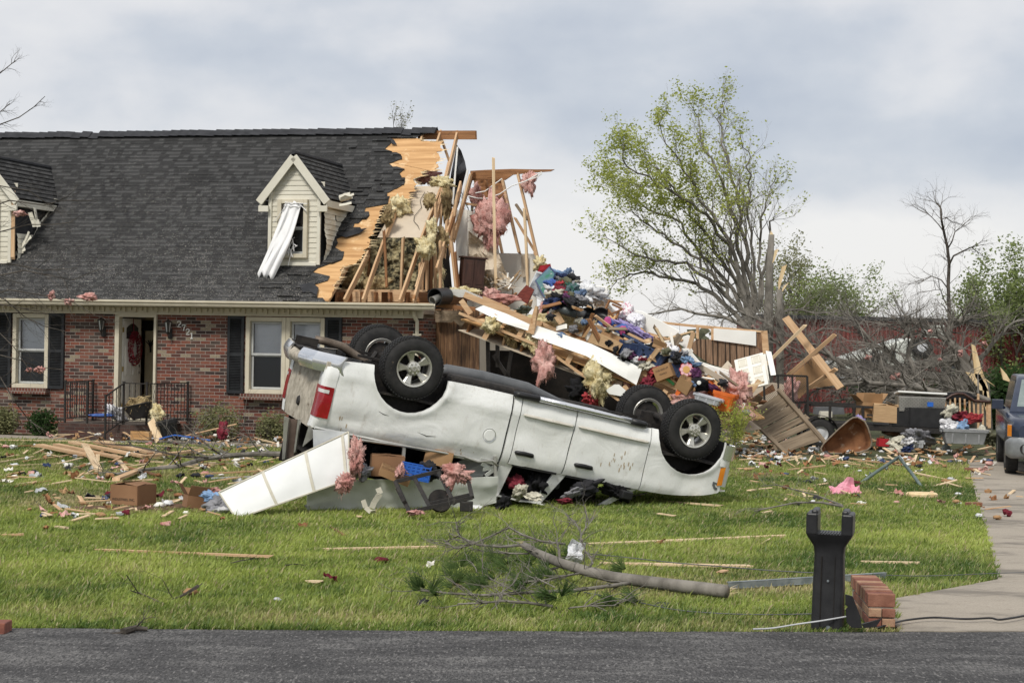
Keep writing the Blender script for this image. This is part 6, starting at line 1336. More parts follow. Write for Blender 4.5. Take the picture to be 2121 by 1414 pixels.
# black hat with badge
ht = blob('felt_hat', HW(1446, 792, -.3), (.17, .12, .09), CM['black'], 'black felt costume hat with a round badge beside the polka dot cloth', 'hat', seed=80, n=24, rough=.2)
mb = MB(); mb.lathe([(0, .006), (.035, .004), (.04, -.004)], 16, Matrix.Translation((0, -.14, .09)) @ Matrix.Rotation(R(90), 4, 'X')); mb.build('badge', M_white, ht)
# orange bins and clear tub
tote(HW(1496, 850, -.2), (.42, .32, .32), (0, 12, -20), M_orange, 'closed orange storage bin right of the clear tub', lid=True, cat='storage bin')
tote(HW(1468, 826, .1), (.36, .30, .28), (15, 35, 10), M_orange, 'tipped orange storage bin behind the clear tub', lid=False)
slab([(1398, 815), (1405, 802), (1417, 797), (1414, 808), (1402, 822)], Hy(-.35), HN, .03, M_orange, 'orange_lid', 'orange bin lid standing above the front wheel', 'lid')
M_clear = glass_mat('clear_plastic', (.80, .80, .84), .12, .3)
tote(HW(1465, 834, -.5), (.52, .30, .13), (0, 14, -20), M_('milky_plastic', (.55, .56, .60), (.62, .63, .67), rough=.3, trans=.3, bump=.02), 'shallow milky white plastic tub in front of the orange bins', lid=False, name='plastic_tub', cat='tub')
for i, (x, y, w, h, lab) in enumerate([(1530, 806, 44, 56, 'big dusty pink insulation mass right of the closed orange bin'), (1432, 822, 60, 30, 'pink insulation heaped over the front wheel'), (1506, 838, 56, 40, 'pink insulation below the closed orange bin'), (1470, 850, 50, 30, 'pink insulation between the wheel and the shrub'), (1535, 850, 40, 40, 'dirty pink insulation behind the green shrub'), (1490, 870, 40, 24, 'pink shreds at the root of the pile')]):
 fluff(x, y, 34.3, w, h, M_pink, lab, seed=90 + i)
# panelled wall, white door, insulated panel
pw = thing('panelled_wall', 'leaning section of wood panelled wall with studs and a white insulated panel on top', 'wall', HW(1500, 780, 1.6)); bpy.context.view_layer.update(); c0 = pw.location
def pws(pts, y, mat, name, th=.03): mb = MB(); mb.prism([HW(a, b, y) - c0 for a, b in pts], HN * th); return mb.build(name, mat, pw)
M_pan2 = M_('sun_bleached_panel', (.115, .068, .038), (.30, .195, .125), scale=2.4, st=(9, 9, .8), rough=.6, bump=.3)
pws([(1430, 702), (1478, 703), (1565, 716), (1582, 735), (1520, 768), (1468, 752), (1424, 722)], 1.6, M_pan2, 'wall_panelling')
for x in (1443, 1451, 1461, 1476, 1486, 1502, 1511, 1525, 1541, 1552):
 a = HW(x, 704 + (x - 1478) * .12, 1.57) - c0; b = HW(x + 1, min(768, 722 + (x - 1424) * .75), 1.57) - c0; mb = MB(); mb.beam(a, b, .014, .01); mb.build('panel_groove', M_dark, pw)
pws([(1478, 680), (1566, 686), (1566, 716), (1478, 704)], 1.55, M_white, 'insulated_panel'); pws([(1566, 686), (1578, 690), (1580, 730), (1566, 716)], 1.6, M_panel, 'end_panelling')
for a, b, w in (((1445, 676), (1445, 702), .05), ((1476, 678), (1476, 705), .05), ((1583, 685), (1587, 732), .12), ((1440, 674), (1582, 687), .04)): mb = MB(); mb.beam(HW(*a, 1.62) - c0, HW(*b, 1.62) - c0, w, .08, up=HN); mb.build('stud', M_wood, pw)
def pdoor(c4, ys, name, label):
 p = [HW(a, b, y) for (a, b), y in zip(c4, ys)]; X_, Y_ = (p[1] - p[0]), (p[3] - p[0]); w, h = X_.length, Y_.length; X_.normalize(); Z_ = X_.cross(Y_).normalized(); Y_ = Z_.cross(X_)
 M = Matrix((X_, Y_, Z_)).transposed().to_4x4(); M.translation = p[0]; t = thing(name, label, 'door', M=M); mb = MB(); mb.box((w / 2, h / 2, 0), (w, h, .035)); mb.build('door_slab', M_drywhite, t, bevel=.003)
 sg = 1 if (M.to_3x3() @ V((0, 0, 1))).y < 0 else -1
 for i in range(2):
  for j in range(3):
   x0, x1 = w * (.12 + .46 * i), w * (.42 + .46 * i); y0, y1 = h * (.06 + .33 * j), h * (.30 + .33 * j); mb = MB()
   for a, b, c, d in ((x0, x1, y0, y0 + .02), (x0, x1, y1 - .02, y1), (x0, x0 + .02, y0, y1), (x1 - .02, x1, y0, y1)): mb.box(((a + b) / 2, (c + d) / 2, sg * .02), (b - a, d - c, .01))
   mb.box(((x0 + x1) / 2, (y0 + y1) / 2, sg * .018), (x1 - x0 - .06, y1 - y0 - .06, .008)); mb.build('door_panel', M_cream, t, bevel=.003)
 return t
pdoor([(1532, 812), (1592, 796), (1576, 731), (1511, 750)], [.3, .3, .8, .8], 'panel_door', 'white six panel door leaning in front of the panelled wall')
for i, (a, b) in enumerate((((1588, 790), (1580, 732)), ((1602, 778), (1592, 730)))): board(HW(*a, .5), HW(*b, .7), .10, .04, (M_drywhite, M_white)[i], name='door_edge', label='%s white door casing standing right of the leaning panel door' % ('inner', 'outer')[i], cat='door casing', up=(0, 1, 0))
# broken boards and sheets tangled over the slope
rs = random.Random(99)
for k in range(88):
 u = rs.random(); x = 1150 + 400 * u + rs.uniform(-20, 20); y = np.interp(x, [1150, 1300, 1450, 1580], [640, 690, 750, 830]) + rs.uniform(-8, 60) * (1 if x < 1400 else .8); yy = .9 - rs.random() * 1.1
 p = HW(x, y, yy) + V((0, 0, rs.uniform(-.05, .1))); a = rs.gauss(-.35, .8); L = rs.uniform(.15, .8)
 d = (HEX * math.cos(a) + V((0, 0, math.sin(a))) + HEY * rs.gauss(0, .4)).normalized() * L; m, cn = rs.choice(((M_wood, 'brown'), (M_wood2, 'pale'), (M_woodd, 'dark'), (M_drywhite, 'white'), (M_drywall, 'tan'), (M_grey_wood, 'grey'), (M_wood, 'brown')))
 board(p - d / 2, p + d / 2, rs.uniform(.03, .14), rs.uniform(.01, .04), m, name='broken_board', label='%s broken board tangled in the slope of wreckage' % cn, cat='board', up=(rs.gauss(0, .4), -1, rs.gauss(.4, .5)), group='broken boards tangled in the slope of wreckage', rag=.03)
for k in range(34):
 x = rs.uniform(1130, 1560); y = np.interp(x, [1130, 1300, 1450, 1560], [640, 690, 755, 830]) + rs.uniform(0, 50); c = rs.choice(('white', 'cream', 'grey', 'charcoal', 'denim blue', 'black', 'olive')); cloth(HW(x, y, .6 - rs.random()), (rs.uniform(.05, .13), .08, rs.uniform(.03, .06)), CM[c], 'small %s rag caught in the slope of wreckage' % c, 'rag', name='rag', seed=600 + k, n=20, group='rags caught in the slope of wreckage')
# ================================================================= right side: trailer, pallet, barrow tub, crib end, parked car
def TR(x, y): return None
# ---- utility trailer with ramp gate
_D = 37.0
def Q(px, py, d=37.0): return P(px, py, d)
tr = thing('utility_trailer', 'black open utility trailer with raised mesh ramp gate, loaded with boxes', 'trailer', G(1760, 905)); bpy.context.view_layer.update(); to = tr.location.copy()
def tpart(mb, name, mat, par=None, **k): mb.v = [tuple(V(p) - to) for p in mb.v]; return mb.build(name, mat, par or tr, **k)
F1, F2 = Q(1668, 880, 37.6), Q(1955, 893, 36.6); W2 = V((.10, 1.5, 0))
def lerp(a, b, t): return a + (b - a) * t
mb = MB()
for o in (V((0, 0, 0)), W2): mb.beam(F1 + o, F2 + o, .06, .10)
for t in (0, .33, .66, 1): mb.beam(lerp(F1, F2, t), lerp(F1, F2, t) + W2, .05, .08)
mb.prism([F1 + V((0, 0, .04)), F2 + V((0, 0, .04)), F2 + W2 + V((0, 0, .04)), F1 + W2 + V((0, 0, .04))], (0, 0, .03)); mb.beam(F2, F2 + V((.45, .55, .02)), .06, .09); mb.beam(F2 + W2, F2 + V((.45, .8, .02)), .06, .09); mb.box(F2 + V((.52, .65, .03)), (.3, .09, .09)); tpart(mb, 'chassis', M_iron)
mb = MB(); up = V((0, 0, .42))
for o in (V((0, 0, 0)), W2):
 mb = MB(); mb.beam(F1 + o + up, lerp(F1, F2, .62) + o + up, .05, .05); mb.beam(lerp(F1, F2, .45) + o + up * .62, lerp(F1, F2, .62) + o + up * .62, .04, .04)
 for t in (0, .18, .42, .62): mb.beam(lerp(F1, F2, t) + o, lerp(F1, F2, t) + o + up, .05, .05)
 tpart(mb, 'side_rail', M_iron)
mb = MB(); a, b = lerp(F1, F2, .62), F2; mb.prism([a, b, b + V((0, 0, .46)), a + V((0, 0, .44))], (0, .02, 0)); mb.prism([b, b + W2, b + W2 + V((0, 0, .46)), b + V((0, 0, .46))], (.02, 0, 0)); mb.beam(lerp(a, b, .35), lerp(a, b, .35) + V((0, 0, .45)), .02, .04); tpart(mb, 'side_panel', M_black)
for o, t in ((V((0, -.12, 0)), .10), (W2 + V((0, .12, 0)), .10)):
 c = lerp(F1, F2, t) + o; c.z = .12 + .31; Mx = Matrix.Translation(c) @ Matrix.Rotation(R(90), 4, 'X'); mb = MB(); mb.lathe([(.16, .10), (.24, .11), (.30, .09), (.315, 0), (.30, -.09), (.24, -.11), (.16, -.10)], 36, Mx); w_ = tpart(mb, 'wheel', M_tyre, smooth=True)
 mb = MB(); mb.lathe([(0, .07), (.05, .08), (.12, .05), (.17, .09), (.17, -.09)], 24, Mx); tpart(mb, 'rim', M_ltgrey, w_, smooth='auto')
 mb = MB(); mb.grid(lambda u, v: c + V((-.37 * math.cos(u * 3.1416), -.13 + .26 * v, .37 * math.sin(u * 3.1416))), 16, 2, thick=(0, 0, .01)); tpart(mb, 'mudguard', M_iron)
mb = MB(); j = F2 + V((.05, .0, -.05)); mb.beam(j + V((0, 0, .55)), V((j.x, j.y, gz(0, j.y) + .02)), .05, .05); mb.lathe([(.04, -.02), (.09, -.02), (.09, .02), (.04, .02)], 16, Matrix.Translation((j.x, j.y, gz(0, j.y) + .09)) @ Matrix.Rotation(R(90), 4, 'X'), close=True); tpart(mb, 'jack', M_galv)
mb = MB(); g4 = [Q(1584, 864, 37.8), Q(1674, 860, 37.4), Q(1672, 779, 37.4), Q(1582, 776, 37.8)]
for a, b in zip(g4, g4[1:] + g4[:1]): mb.beam(a, b, .04, .04, up=(0, 1, 0))
for t in (.33, .66): mb.beam(lerp(g4[0], g4[1], t), lerp(g4[3], g4[2], t), .035, .035, up=(0, 1, 0))
mb.beam(lerp(g4[0], g4[3], .35) + V((.6, 0, 0)), lerp(g4[1], g4[2], .35), .03, .03); gt = tpart(mb, 'ramp_gate', M_iron)
mb = MB(); nx, nz = 22, 18
for i in range(-nz, nx):
 for sg in (1, -1):
  u0, v0, u1, v1 = (i / nx, 0, (i + nz) / nx, 1) if sg > 0 else ((i + nz) / nx, 0, i / nx, 1)
  du = u1 - u0
  t0 = max(0, min(1, ((0 if du > 0 else 1) - u0) / du)); t1 = max(0, min(1, ((1 if du > 0 else 0) - u0) / du))
  if t1 - t0 < .02: continue
  q0 = lerp(lerp(g4[0], g4[1], u0 + du * t0), lerp(g4[3], g4[2], u0 + du * t0), t0); q1 = lerp(lerp(g4[0], g4[1], u0 + du * t1), lerp(g4[3], g4[2], u0 + du * t1), t1); mb.beam(q0, q1, .004, .009, up=(0, 1, 0))
tpart(mb, 'mesh', M_iron, gt)
# load
carton(Q(1800, 864, 37.4), (.42, .35, .32), (0, 0, 12), M_card, 'open brown cardboard box on the trailer, the upright one', flaps=(2.2, 1.6, 2.4, 1.8)); carton(Q(1832, 874, 37.1), (.50, .30, .34), (0, 3, -4), MATS['light_tan_panel'], 'tan cardboard box on the trailer against the black side panel', flaps=(.3, .2, .1, .2));
tb = thing('tool_box', 'silver diamond plate truck tool box with its white lid sprung open, on the trailer', 'tool box', M=Matrix.Translation(Q(1905, 852, 37.1)) @ Matrix.Rotation(R(-3), 4, 'Z') @ Matrix.Rotation(R(1), 4, 'Y')); M_dia = M_('diamond_plate', (.45, .44, .41), (.58, .57, .53), rough=.35, metal=.8, bump=0)
mb = MB(); mb.box((0, 0, .15), (.95, .5, .30), taper=.94); bx_ = mb.build('box_body', M_dia, tb, bevel=.006); mb = MB()
for i in range(26):
 for j in range(8):
  x, z = -.45 + i * .036, .03 + j * .034; mb.beam((x - .011, -.262 + .0 * z, z), (x + .011, -.262, z + (.013 if (i + j) % 2 else -.013)), .006, .006)
mb.build('diamond_tread', M_('plate_shadow', (.16, .155, .14), (.24, .23, .21), metal=.6, rough=.5), bx_)
mb = MB(); mb.box((.16, -.27, .16), (.12, .01, .09)); mb.build('blue_tag', M_blue, bx_)
mb = MB(); mb.box((0, 0, .36), (.98, .55, .035), rotm(rx=-6, ry=1)); mb.build('lid', M_white, tb, bevel=.01)
cloth(Q(1782, 868, 36.9), (.06, .05, .10), M_purple, 'small purple cloth hanging on the trailer rail behind the barrow tub', 'cloth', seed=21)
slab([(1690, 843), (1748, 843), (1750, 858), (1688, 858)], lambda x, y: P(x, y, 38.4), (0, 1, 0), .3, M_grey, 'dark_chest', 'dark grey chest lid seen behind the trailer gate', 'chest'); slab([(1700, 852), (1724, 852), (1724, 864), (1698, 864)], lambda x, y: P(x, y, 37.9), (0, 1, 0), .2, M_cream, 'cooler', 'small cream cooler on the trailer beside the dark chest', 'cooler')
# ---- old picket gate thrown down
pg = thing('picket_gate', 'weathered grey wooden gate of wide slats, thrown down in front of the trailer', 'wooden gate', G(1630, 930)); po = pg.location.copy()
TA, TB_, BA, BB = P(1617, 812, 35.9), P(1708, 914, 35.4), P(1548, 862, 35.6), P(1626, 938, 35.0)
n = 8
for i in range(n):
 t = (i + .3) / n; a, b = lerp(TA, TB_, t + random.uniform(-.02, .02)), lerp(BA, BB, t * 1.02 + random.uniform(-.02, .02)); o = board(a + (a - b) * random.uniform(.02, .10) - po, b + (b - a) * random.uniform(0, .12) - po, .135 + random.uniform(-.02, .02), .022, M_grey_wood, pg, 'slat', up=(.35, -.75, .55), rag=.03)
for (a, b, w) in ((TA + V((-.05, -.03, .05)), TB_ + V((.0, -.04, -.02)), .09), (BA + V((0, -.04, 0)), BB + V((.02, -.04, 0)), .09)): board(a - po, b - po, w, .04, M_grey_wood, pg, 'gate_rail', up=(.35, -.75, .55))
for a, b, w, lab in (((1588, 838), (1628, 826), .10, 'upper loose grey slat behind the thrown down gate'), ((1566, 882), (1600, 850), .09, 'lower loose grey slat left of the thrown down gate'), ((1571, 852), (1584, 838), .05, 'short grey wood offcut left of the mesh ramp gate')): board(P(*a, 36.2), P(*b, 36.4), w, .03, M_grey_wood, name='wood_offcut', label=lab, cat='wood slat')
# ---- rusty barrow tub on its edge
wb_ = thing('wheelbarrow_tub', 'rusty wheelbarrow tub standing on its edge in front of the trailer', 'wheelbarrow tub', G(1750, 938)); wo = wb_.location.copy()
OUT = [(1776, 864), (1790, 872), (1797, 885), (1803, 905), (1805, 915), (1803, 925), (1796, 931), (1780, 936), (1750, 939), (1715, 938), (1702, 936), (1700, 928), (1706, 918), (1735, 890), (1758, 870), (1766, 865)]
cen = (1768, 912)
mb = MB()
def tub(u, v):
 n = len(OUT); k = (u * n) % n; i = int(k) % n; t = k - int(k); ox = OUT[i][0] + (OUT[(i + 1) % n][0] - OUT[i][0]) * t; oy = OUT[i][1] + (OUT[(i + 1) % n][1] - OUT[i][1]) * t
 s = (1.0, 1.02, 1.0, .93, .80, .5, .0)[min(6, int(round(v * 6)))]; dep = (-.02, -.0, .0, .03, .22, .26, .27)[min(6, int(round(v * 6)))]
 p = P(cen[0] + (ox - cen[0]) * s - dep * 20, cen[1] + (oy - cen[1]) * s, 35.2 + dep); return p - wo
mb.grid(tub, 48, 6, thick=(0, .012, 0)); mb.build('tub_shell', M_rust, wb_, smooth='auto')
mb = MB(); mb.tube([tub(k / 48, .0) + V((0, -.01, 0)) for k in range(49)], .016, 6); mb.build('rolled_rim', M_('worn_rim', (.14, .10, .07), (.30, .25, .19), rough=.6, scale=7), wb_, smooth=True)
# ---- crib end
cr_ = thing('crib_headboard', 'brown slatted crib headboard with dark curved top rail standing in the debris', 'crib headboard', P(2003, 884, 37.6)); co = cr_.location.copy()
def cq(px, py, o=0): return P(px, py, 37.6 + o) - co
mb = MB()
for i, x in enumerate((1958, 1968, 1978, 1988, 1998, 2008, 2017, 2026, 2035, 2044)):
 ty = 822 + abs(x - 1983) * .25 if x < 2012 else 832; m_ = MB(); m_.beam(cq(x, ty), cq(x + 1, 872 if x < 2020 else 882), .035, .018, up=(0, 1, 0)); m_.build('slat', M_wood, cr_)
for x, w in ((1955, .05), (2049, .06), (2026, .04)): m_ = MB(); m_.beam(cq(x, 815 if x == 2026 else 832), cq(x, 886), w, .04, up=(0, 1, 0)); m_.build('post', M_wood, cr_)
m_ = MB(); m_.tube([cq(x, y, -.03) for x, y in ((1952, 830), (1962, 825), (1972, 818), (1984, 815), (1996, 816), (2008, 823), (2018, 830), (2032, 831), (2052, 832))], .03, 6); m_.build('top_rail', MATS['walnut'], cr_, smooth=True)
blob('black_bag', P(1986, 822, 38.3), (.36, .15, .11), CM['black'], 'taut black bin bag behind the crib headboard', 'bag', seed=3, rough=.15);
# ---- laundry and tubs around the crib
for i, (x, y, w, h, c, lab) in enumerate([(1985, 862, .2, .1, 'crimson', 'red tray of clutter in front of the crib headboard'), (2010, 868, .25, .09, 'red', 'red bin edge at the foot of the crib headboard'), (1968, 850, .15, .10, 'cream', 'cream cloth in front of the crib slats'), (1990, 885, .16, .13, 'sky blue', 'pale blue cloth draped over the clear bin'), (1965, 878, .12, .08, 'white', 'white laundry left of the pale blue cloth'), (1905, 905, .45, .12, 'grey', 'heap of striped grey blanket under the trailer'), (1870, 912, .3, .1, 'cream', 'cream bedding under the trailer beside the wheel'), (2035, 900, .18, .12, 'cream', 'cream and pink bundle beside the car wheel'), (2052, 905, .16, .14, 'olive', 'brown patterned bag beside the parked car'), (1866, 932, .22, .08, 'cream', 'pinkish cloth below the trailer'), (1884, 915, .13, .1, 'white', 'white ball of fabric under the trailer'), (1876, 930, .12, .05, 'navy', 'navy rag under the trailer beside the pinkish cloth')]):
 cloth(P(x, y, 36.6 - i * .05), (w, .15, h), CM[c], lab, 'cloth', seed=140 + i)
tote(P(1996, 918, 36.2), (.85, .45, .26), (0, 1, -4), M_('frosted_plastic', (.40, .41, .42), (.52, .53, .54), rough=.3, trans=.35, bump=.02), 'long clear storage bin with pale rim below the crib headboard', lid=True, cat='storage bin')
slab([(1822, 908), (1866, 912), (1864, 925), (1820, 924)], lambda x, y: P(x, y, 36.8), (0, 1, 0), .3, M_red, 'red_crate', 'red plastic crate under the trailer', 'crate'); tote(P(1902, 927, 36.2), (.20, .16, .12), (0, 0, 5), M_ltgrey, 'small grey white bucket under the trailer', name='bucket', cat='bucket')
blob('rolled_carpet', P(1890, 895, 37.3), (.6, .2, .12), CM['olive'], 'rolled beige carpet below the trailer side panel', 'carpet', seed=9, rough=.2)
board(P(1975, 876, 36.9), P(1998, 896, 36.7), .25, .02, M_grey, name='grey_board', label='small grey panel propped on the laundry below the crib', cat='panel', up=(0, -1, .6)); board(P(1958, 892, 36.8), P(1978, 878, 36.8), .18, .02, M_white, name='white_board', label='small white panel beside the grey one on the laundry', cat='panel', up=(0, -1, .6))
# ---- timbers standing crosswise
for a, b, w, h, m, lab in (((1627, 657), (1741, 803), .16, .05, M_wood, 'long timber leaning down to the right, crossing the others above the mesh gate'), ((1560, 781), (1668, 673), .06, .05, M_wood2, 'thin pale stick crossing the long leaning timber'), ((1632, 777), (1729, 693), .08, .04, M_wood, 'narrow timber crossing the long leaning one half way'), ((1674, 803), (1733, 763), .08, .05, M_wood, 'short timber under the brown fibreboard'), ((1544, 840), (1605, 800), .14, .03, M_woodd, 'dark plank behind the mesh ramp gate')):
 board(P(*a, 39 + (b[0] - 1700) * .004), P(*b, 38.6), w, h, m, name='timber', label=lab, cat='timber', up=(0, 1, .2))
slab([(1643, 775), (1692, 733), (1722, 775), (1738, 797), (1712, 800), (1676, 806), (1655, 826), (1640, 800)], lambda x, y: P(x, y, 39.4), (0, 1, .2), .02, M_card, 'fibreboard', 'brown fibreboard panel held by crossing timbers', 'board')
slab([(1545, 808), (1600, 792), (1640, 800), (1650, 840), (1660, 862), (1600, 858), (1560, 838)], lambda x, y: P(x, y, 38.6), (0, 1, .3), .02, M_drywall, 'drywall_sheet', 'tan drywall sheet slumped behind the mesh ramp gate', 'board')
cloth(P(1636, 812, 38.4), (.25, .12, .30), M_pink, 'pink insulation seen through the mesh ramp gate', 'insulation', seed=200); blob('rust_panel', P(1563, 832, 37), (.30, .12, .05), M_rust, 'rust red curved panel left of the mesh ramp gate', 'panel', seed=2, rough=.1)
# ---- swing frame of green tubes
sw = thing('tube_frame', 'bent green steel tube frame lying on the lawn near the driveway', 'metal frame', G(1860, 1010)); so = sw.location.copy()
def gq(px, py, d): return P(px, py, d) - so
for a, b, r_ in ((gq(1766, 1012, 29.3), gq(1862, 946, 30.2), .028), (gq(1862, 946, 30.2), gq(1917, 1019, 28.6), .028), (gq(1838, 964, 30), gq(1836, 972, 29.9), .02), (gq(1690, 1008, 29.6), gq(1920, 1002, 29.6), .022), (gq(1920, 1004, 29.6), gq(1920, 1018, 29), .022), (gq(1690, 1010, 29.6), gq(1735, 1024, 28.8), .018)):
 mb = MB(); mb.tube([a, (a + b) / 2 + V((0, 0, .01)), b], r_, 8); mb.build('tube', M_('green_tube', (.09, .13, .12), (.17, .21, .19), rough=.5, metal=.3) if 'green_tube' not in MATS else MATS['green_tube'], sw, smooth=True)
sheet(G(1752, 1014, .08), .42, .3, M_('pink_card', (.70, .30, .38), (.78, .36, .44), rough=.7), 'torn pink card lying against the green tube frame', 'card', name='pink_card', rot=(35, -10, 20), amp=.3)
mb = MB(); mb.lathe([(0, .09), (.17, .09), (.19, .07), (.19, 0), (0, 0)], 14, Matrix.Translation(G(1909, 1032)) @ Matrix.Scale(1.25, 4, (1, 0, 0))); tag(mb.build('wood_block', M_split, smooth='auto'), 'flat round cut log slice beside the green tube frame', 'log slice')
# ---- parked sport utility car, front half in frame
CX, CY = 9.21, 30.6; CMx = Matrix.Translation((CX, CY, .03 + gz(0, 30.6))) @ Matrix.Rotation(R(-12), 4, 'Z')        # local -y is the car's nose
car = thing('parked_car', 'dark blue sport utility car with silver bumper, parked on the driveway at the right edge', 'car', M=CMx)
M_bp = M_('blue_car_paint', (.014, .022, .045), (.022, .032, .062), rough=.18, bump=0, spec=.7, spots=((.10, .11, .12), 30, .68)); M_sb = M_('silver_bumper', (.20, .21, .215), (.27, .28, .285), rough=.4, metal=.3, bump=.05)
def loft(secs, name, mat, par=car, n=24, **k):
 """secs: (y, half width, z low, z high, corner)"""
 vs = [];
 for y, w, z0, z1, c in secs:
  for (cx, cz, a0) in ((w - c, z1 - c, 0), (-w + c, z1 - c, 90), (-w + c, z0 + c, 180), (w - c, z0 + c, 270)):
   for q in range(6): an = R(a0 + 18 * q); vs.append((cx + c * math.cos(an), y, cz + c * math.sin(an)))
 fs = [(i * 24 + j, i * 24 + (j + 1) % 24, (i + 1) * 24 + (j + 1) % 24, (i + 1) * 24 + j) for i in range(len(secs) - 1) for j in range(24)] + [tuple(range(24)), tuple((len(secs) - 1) * 24 + j for j in range(23, -1, -1))]
 mb = MB(); mb.add(vs, fs); return mb.build(name, mat, par, smooth='auto', **k)
loft([(.02, .70, .62, .86, .08), (.10, .80, .60, .93, .09), (.35, .86, .55, .98, .10), (1.25, .90, .50, 1.05, .10), (3.6, .90, .50, 1.08, .1), (4.15, .88, .55, 1.08, .1), (4.2, .80, .6, 1.0, .1)], 'car_body', M_bp)
loft([(-.10, .62, .36, .62, .08), (-.04, .78, .32, .66, .10), (.10, .90, .30, .66, .10), (.30, .915, .32, .62, .08)], 'bumper', M_sb)
cbn = loft([(1.15, .80, 1.02, 1.06, .015), (1.85, .66, 1.03, 1.62, .07), (2.2, .64, 1.03, 1.68, .07), (3.9, .63, 1.03, 1.68, .07), (4.12, .70, 1.03, 1.2, .05)], 'cabin', M_bp)
mb = MB(); mb.prism([(-.68, 1.20, 1.08), (.68, 1.20, 1.08), (.56, 1.80, 1.60), (-.56, 1.80, 1.60)], (0, -.012, .006)); mb.build('windscreen', M_('car_glass', (.16, .20, .19), (.24, .28, .27), rough=.08, bump=0, spec=.8), cbn)
for s in (-1, 1):
 mb = MB(); mb.prism([(s * .745, 1.45, 1.08), (s * .745, 3.7, 1.10), (s * .655, 3.6, 1.58), (s * .655, 2.0, 1.58)], (s * .008, 0, 0)); mb.build('side_window', M_glassd, cbn)
 mb = MB(); mb.grid(lambda u, v: V((s * (.50 + .375 * u), .02 + .24 * u ** 2.2, .66 + .21 * v - .0 * u)), 12, 6, thick=(0, -.012, 0)); h = mb.build('headlight', M_lensw, car, smooth='auto')
 mb = MB(); mb.grid(lambda u, v: V((s * (.775 + .103 * u), .13 + .13 * u, .67 + .19 * v)), 6, 6, thick=(0, -.02, 0)); mb.build('turn_signal', M_amber, h, smooth='auto')
 mb = MB(); mb.lathe([(0, .015), (.07, .015), (.085, .03), (.09, .0)], 20, Matrix.Translation((s * .60, -.075, .47)) @ Matrix.Rotation(R(90), 4, 'X')); mb.build('fog_lamp', M_iron, car)
 mb = MB(); mb.tube([(s * .86, 1.50, 1.10), (s * .93, 1.47, 1.14)], .03, 8); mb.box((s * .985, 1.46, 1.17), (.20, .12, .17)); mb.build('mirror', M_bp, car, bevel=.045)
 for y in (.72, 3.35):
  Mx = Matrix.Translation((s * .78, y, .355)) @ Matrix.Rotation(R(90) * s, 4, 'Y'); mb = MB(); mb.lathe([(.2, .10), (.27, .115), (.335, .10), (.355, .07), (.355, -.07), (.335, -.10), (.2, -.1)], 40, Mx); w_ = mb.build('wheel', M_tyre, car, smooth=True)
  mb = MB(); mb.lathe([(0, .085), (.05, .09), (.12, .06), (.19, .10), (.205, .10), (.205, -.08)], 24, Mx); mb.build('rim', M_rim, w_, smooth='auto')
mb = MB(); mb.box((0, .0, .76), (.9, .05, .12)); mb.build('grille', M_iron, car, bevel=.01); mb = MB(); mb.box((0, 2.0, .40), (1.4, 3.6, .2)); mb.build('underbody', M_under, car); mb = MB(); mb.beam((-.3, 1.16, 1.10), (.35, 1.20, 1.12), .03, .02); mb.build('wiper', M_black, car)
# ================================================================= trees, thicket and the red building behind
M_redm = M_('red_siding', (.15, .028, .027), (.23, .050, .043), rough=.7, scale=1.2, bump=.1, spots=((.30, .18, .16), 6, .66))
rbld = thing('red_building', 'long low dark red building behind the fallen trees', 'building', P(1850, 720, 59) - V((0, 0, 1))); ro = rbld.location.copy(); ro.z = .1; rbld.location = ro
bpy.context.view_layer.update()
a, b = P(1575, 657, 57), P(2180, 667, 61); mb = MB(); h_ = a.z - .12; up_ = V((0, 0, h_))
a0, b0 = V((a.x, a.y, .1)) - ro, V((b.x, b.y, .1)) - ro; mb.prism([a0, b0, b0 + V((0, 6, 0)), a0 + V((0, 6, 0))], up_); mb.build('wall', M_redm, rbld)
mb = MB(); n = 70
for k in range(n): p = a0.lerp(b0, k / n) + V((0, -.03, 0)); mb.beam(p, p + up_, .06, .05)
mb.build('wall_ribs', M_redm, rbld); mb = MB(); mb.prism([a0 + up_ + V((0, -.2, 0)), b0 + up_ + V((0, -.2, 0)), b0 + up_ + V((0, 6, 0)), a0 + up_ + V((0, 6, 0))], (0, 0, .12)); mb.build('roof', M_felt, rbld)
for t in (.3, .62): q = a0.lerp(b0, t); mb = MB(); mb.box(q + V((0, -.06, 1.3)), (1.2, .08, 1.1)); mb.build('window', M_glassd, rbld, bevel=.02)
def tree(name, label, base, crown_f, bark, leafm, seed, trunks, group=None, leaf=None, **k):
 rs = random.Random(seed); b = V(base); t = thing(name, label, 'tree' if 'shrub' not in name else 'shrub', b, group=group); mb = MB(); tips = []
 for d, L, r in trunks:
  k2 = dict(spread=.55, up=.12, kids=(2, 3)); k2.update(k); grow(mb, V((0, 0, -.05)) + V((d[0] * .05, d[1] * .05, 0)), d, L, r, k2.pop('lv', 5), tips, rs, **k2)
 mb.build('trunk', bark, t)
 if leaf: lm = MB(); leaves(lm, tips, rs, **leaf); lm.build('crown', leafm, t)
 return t
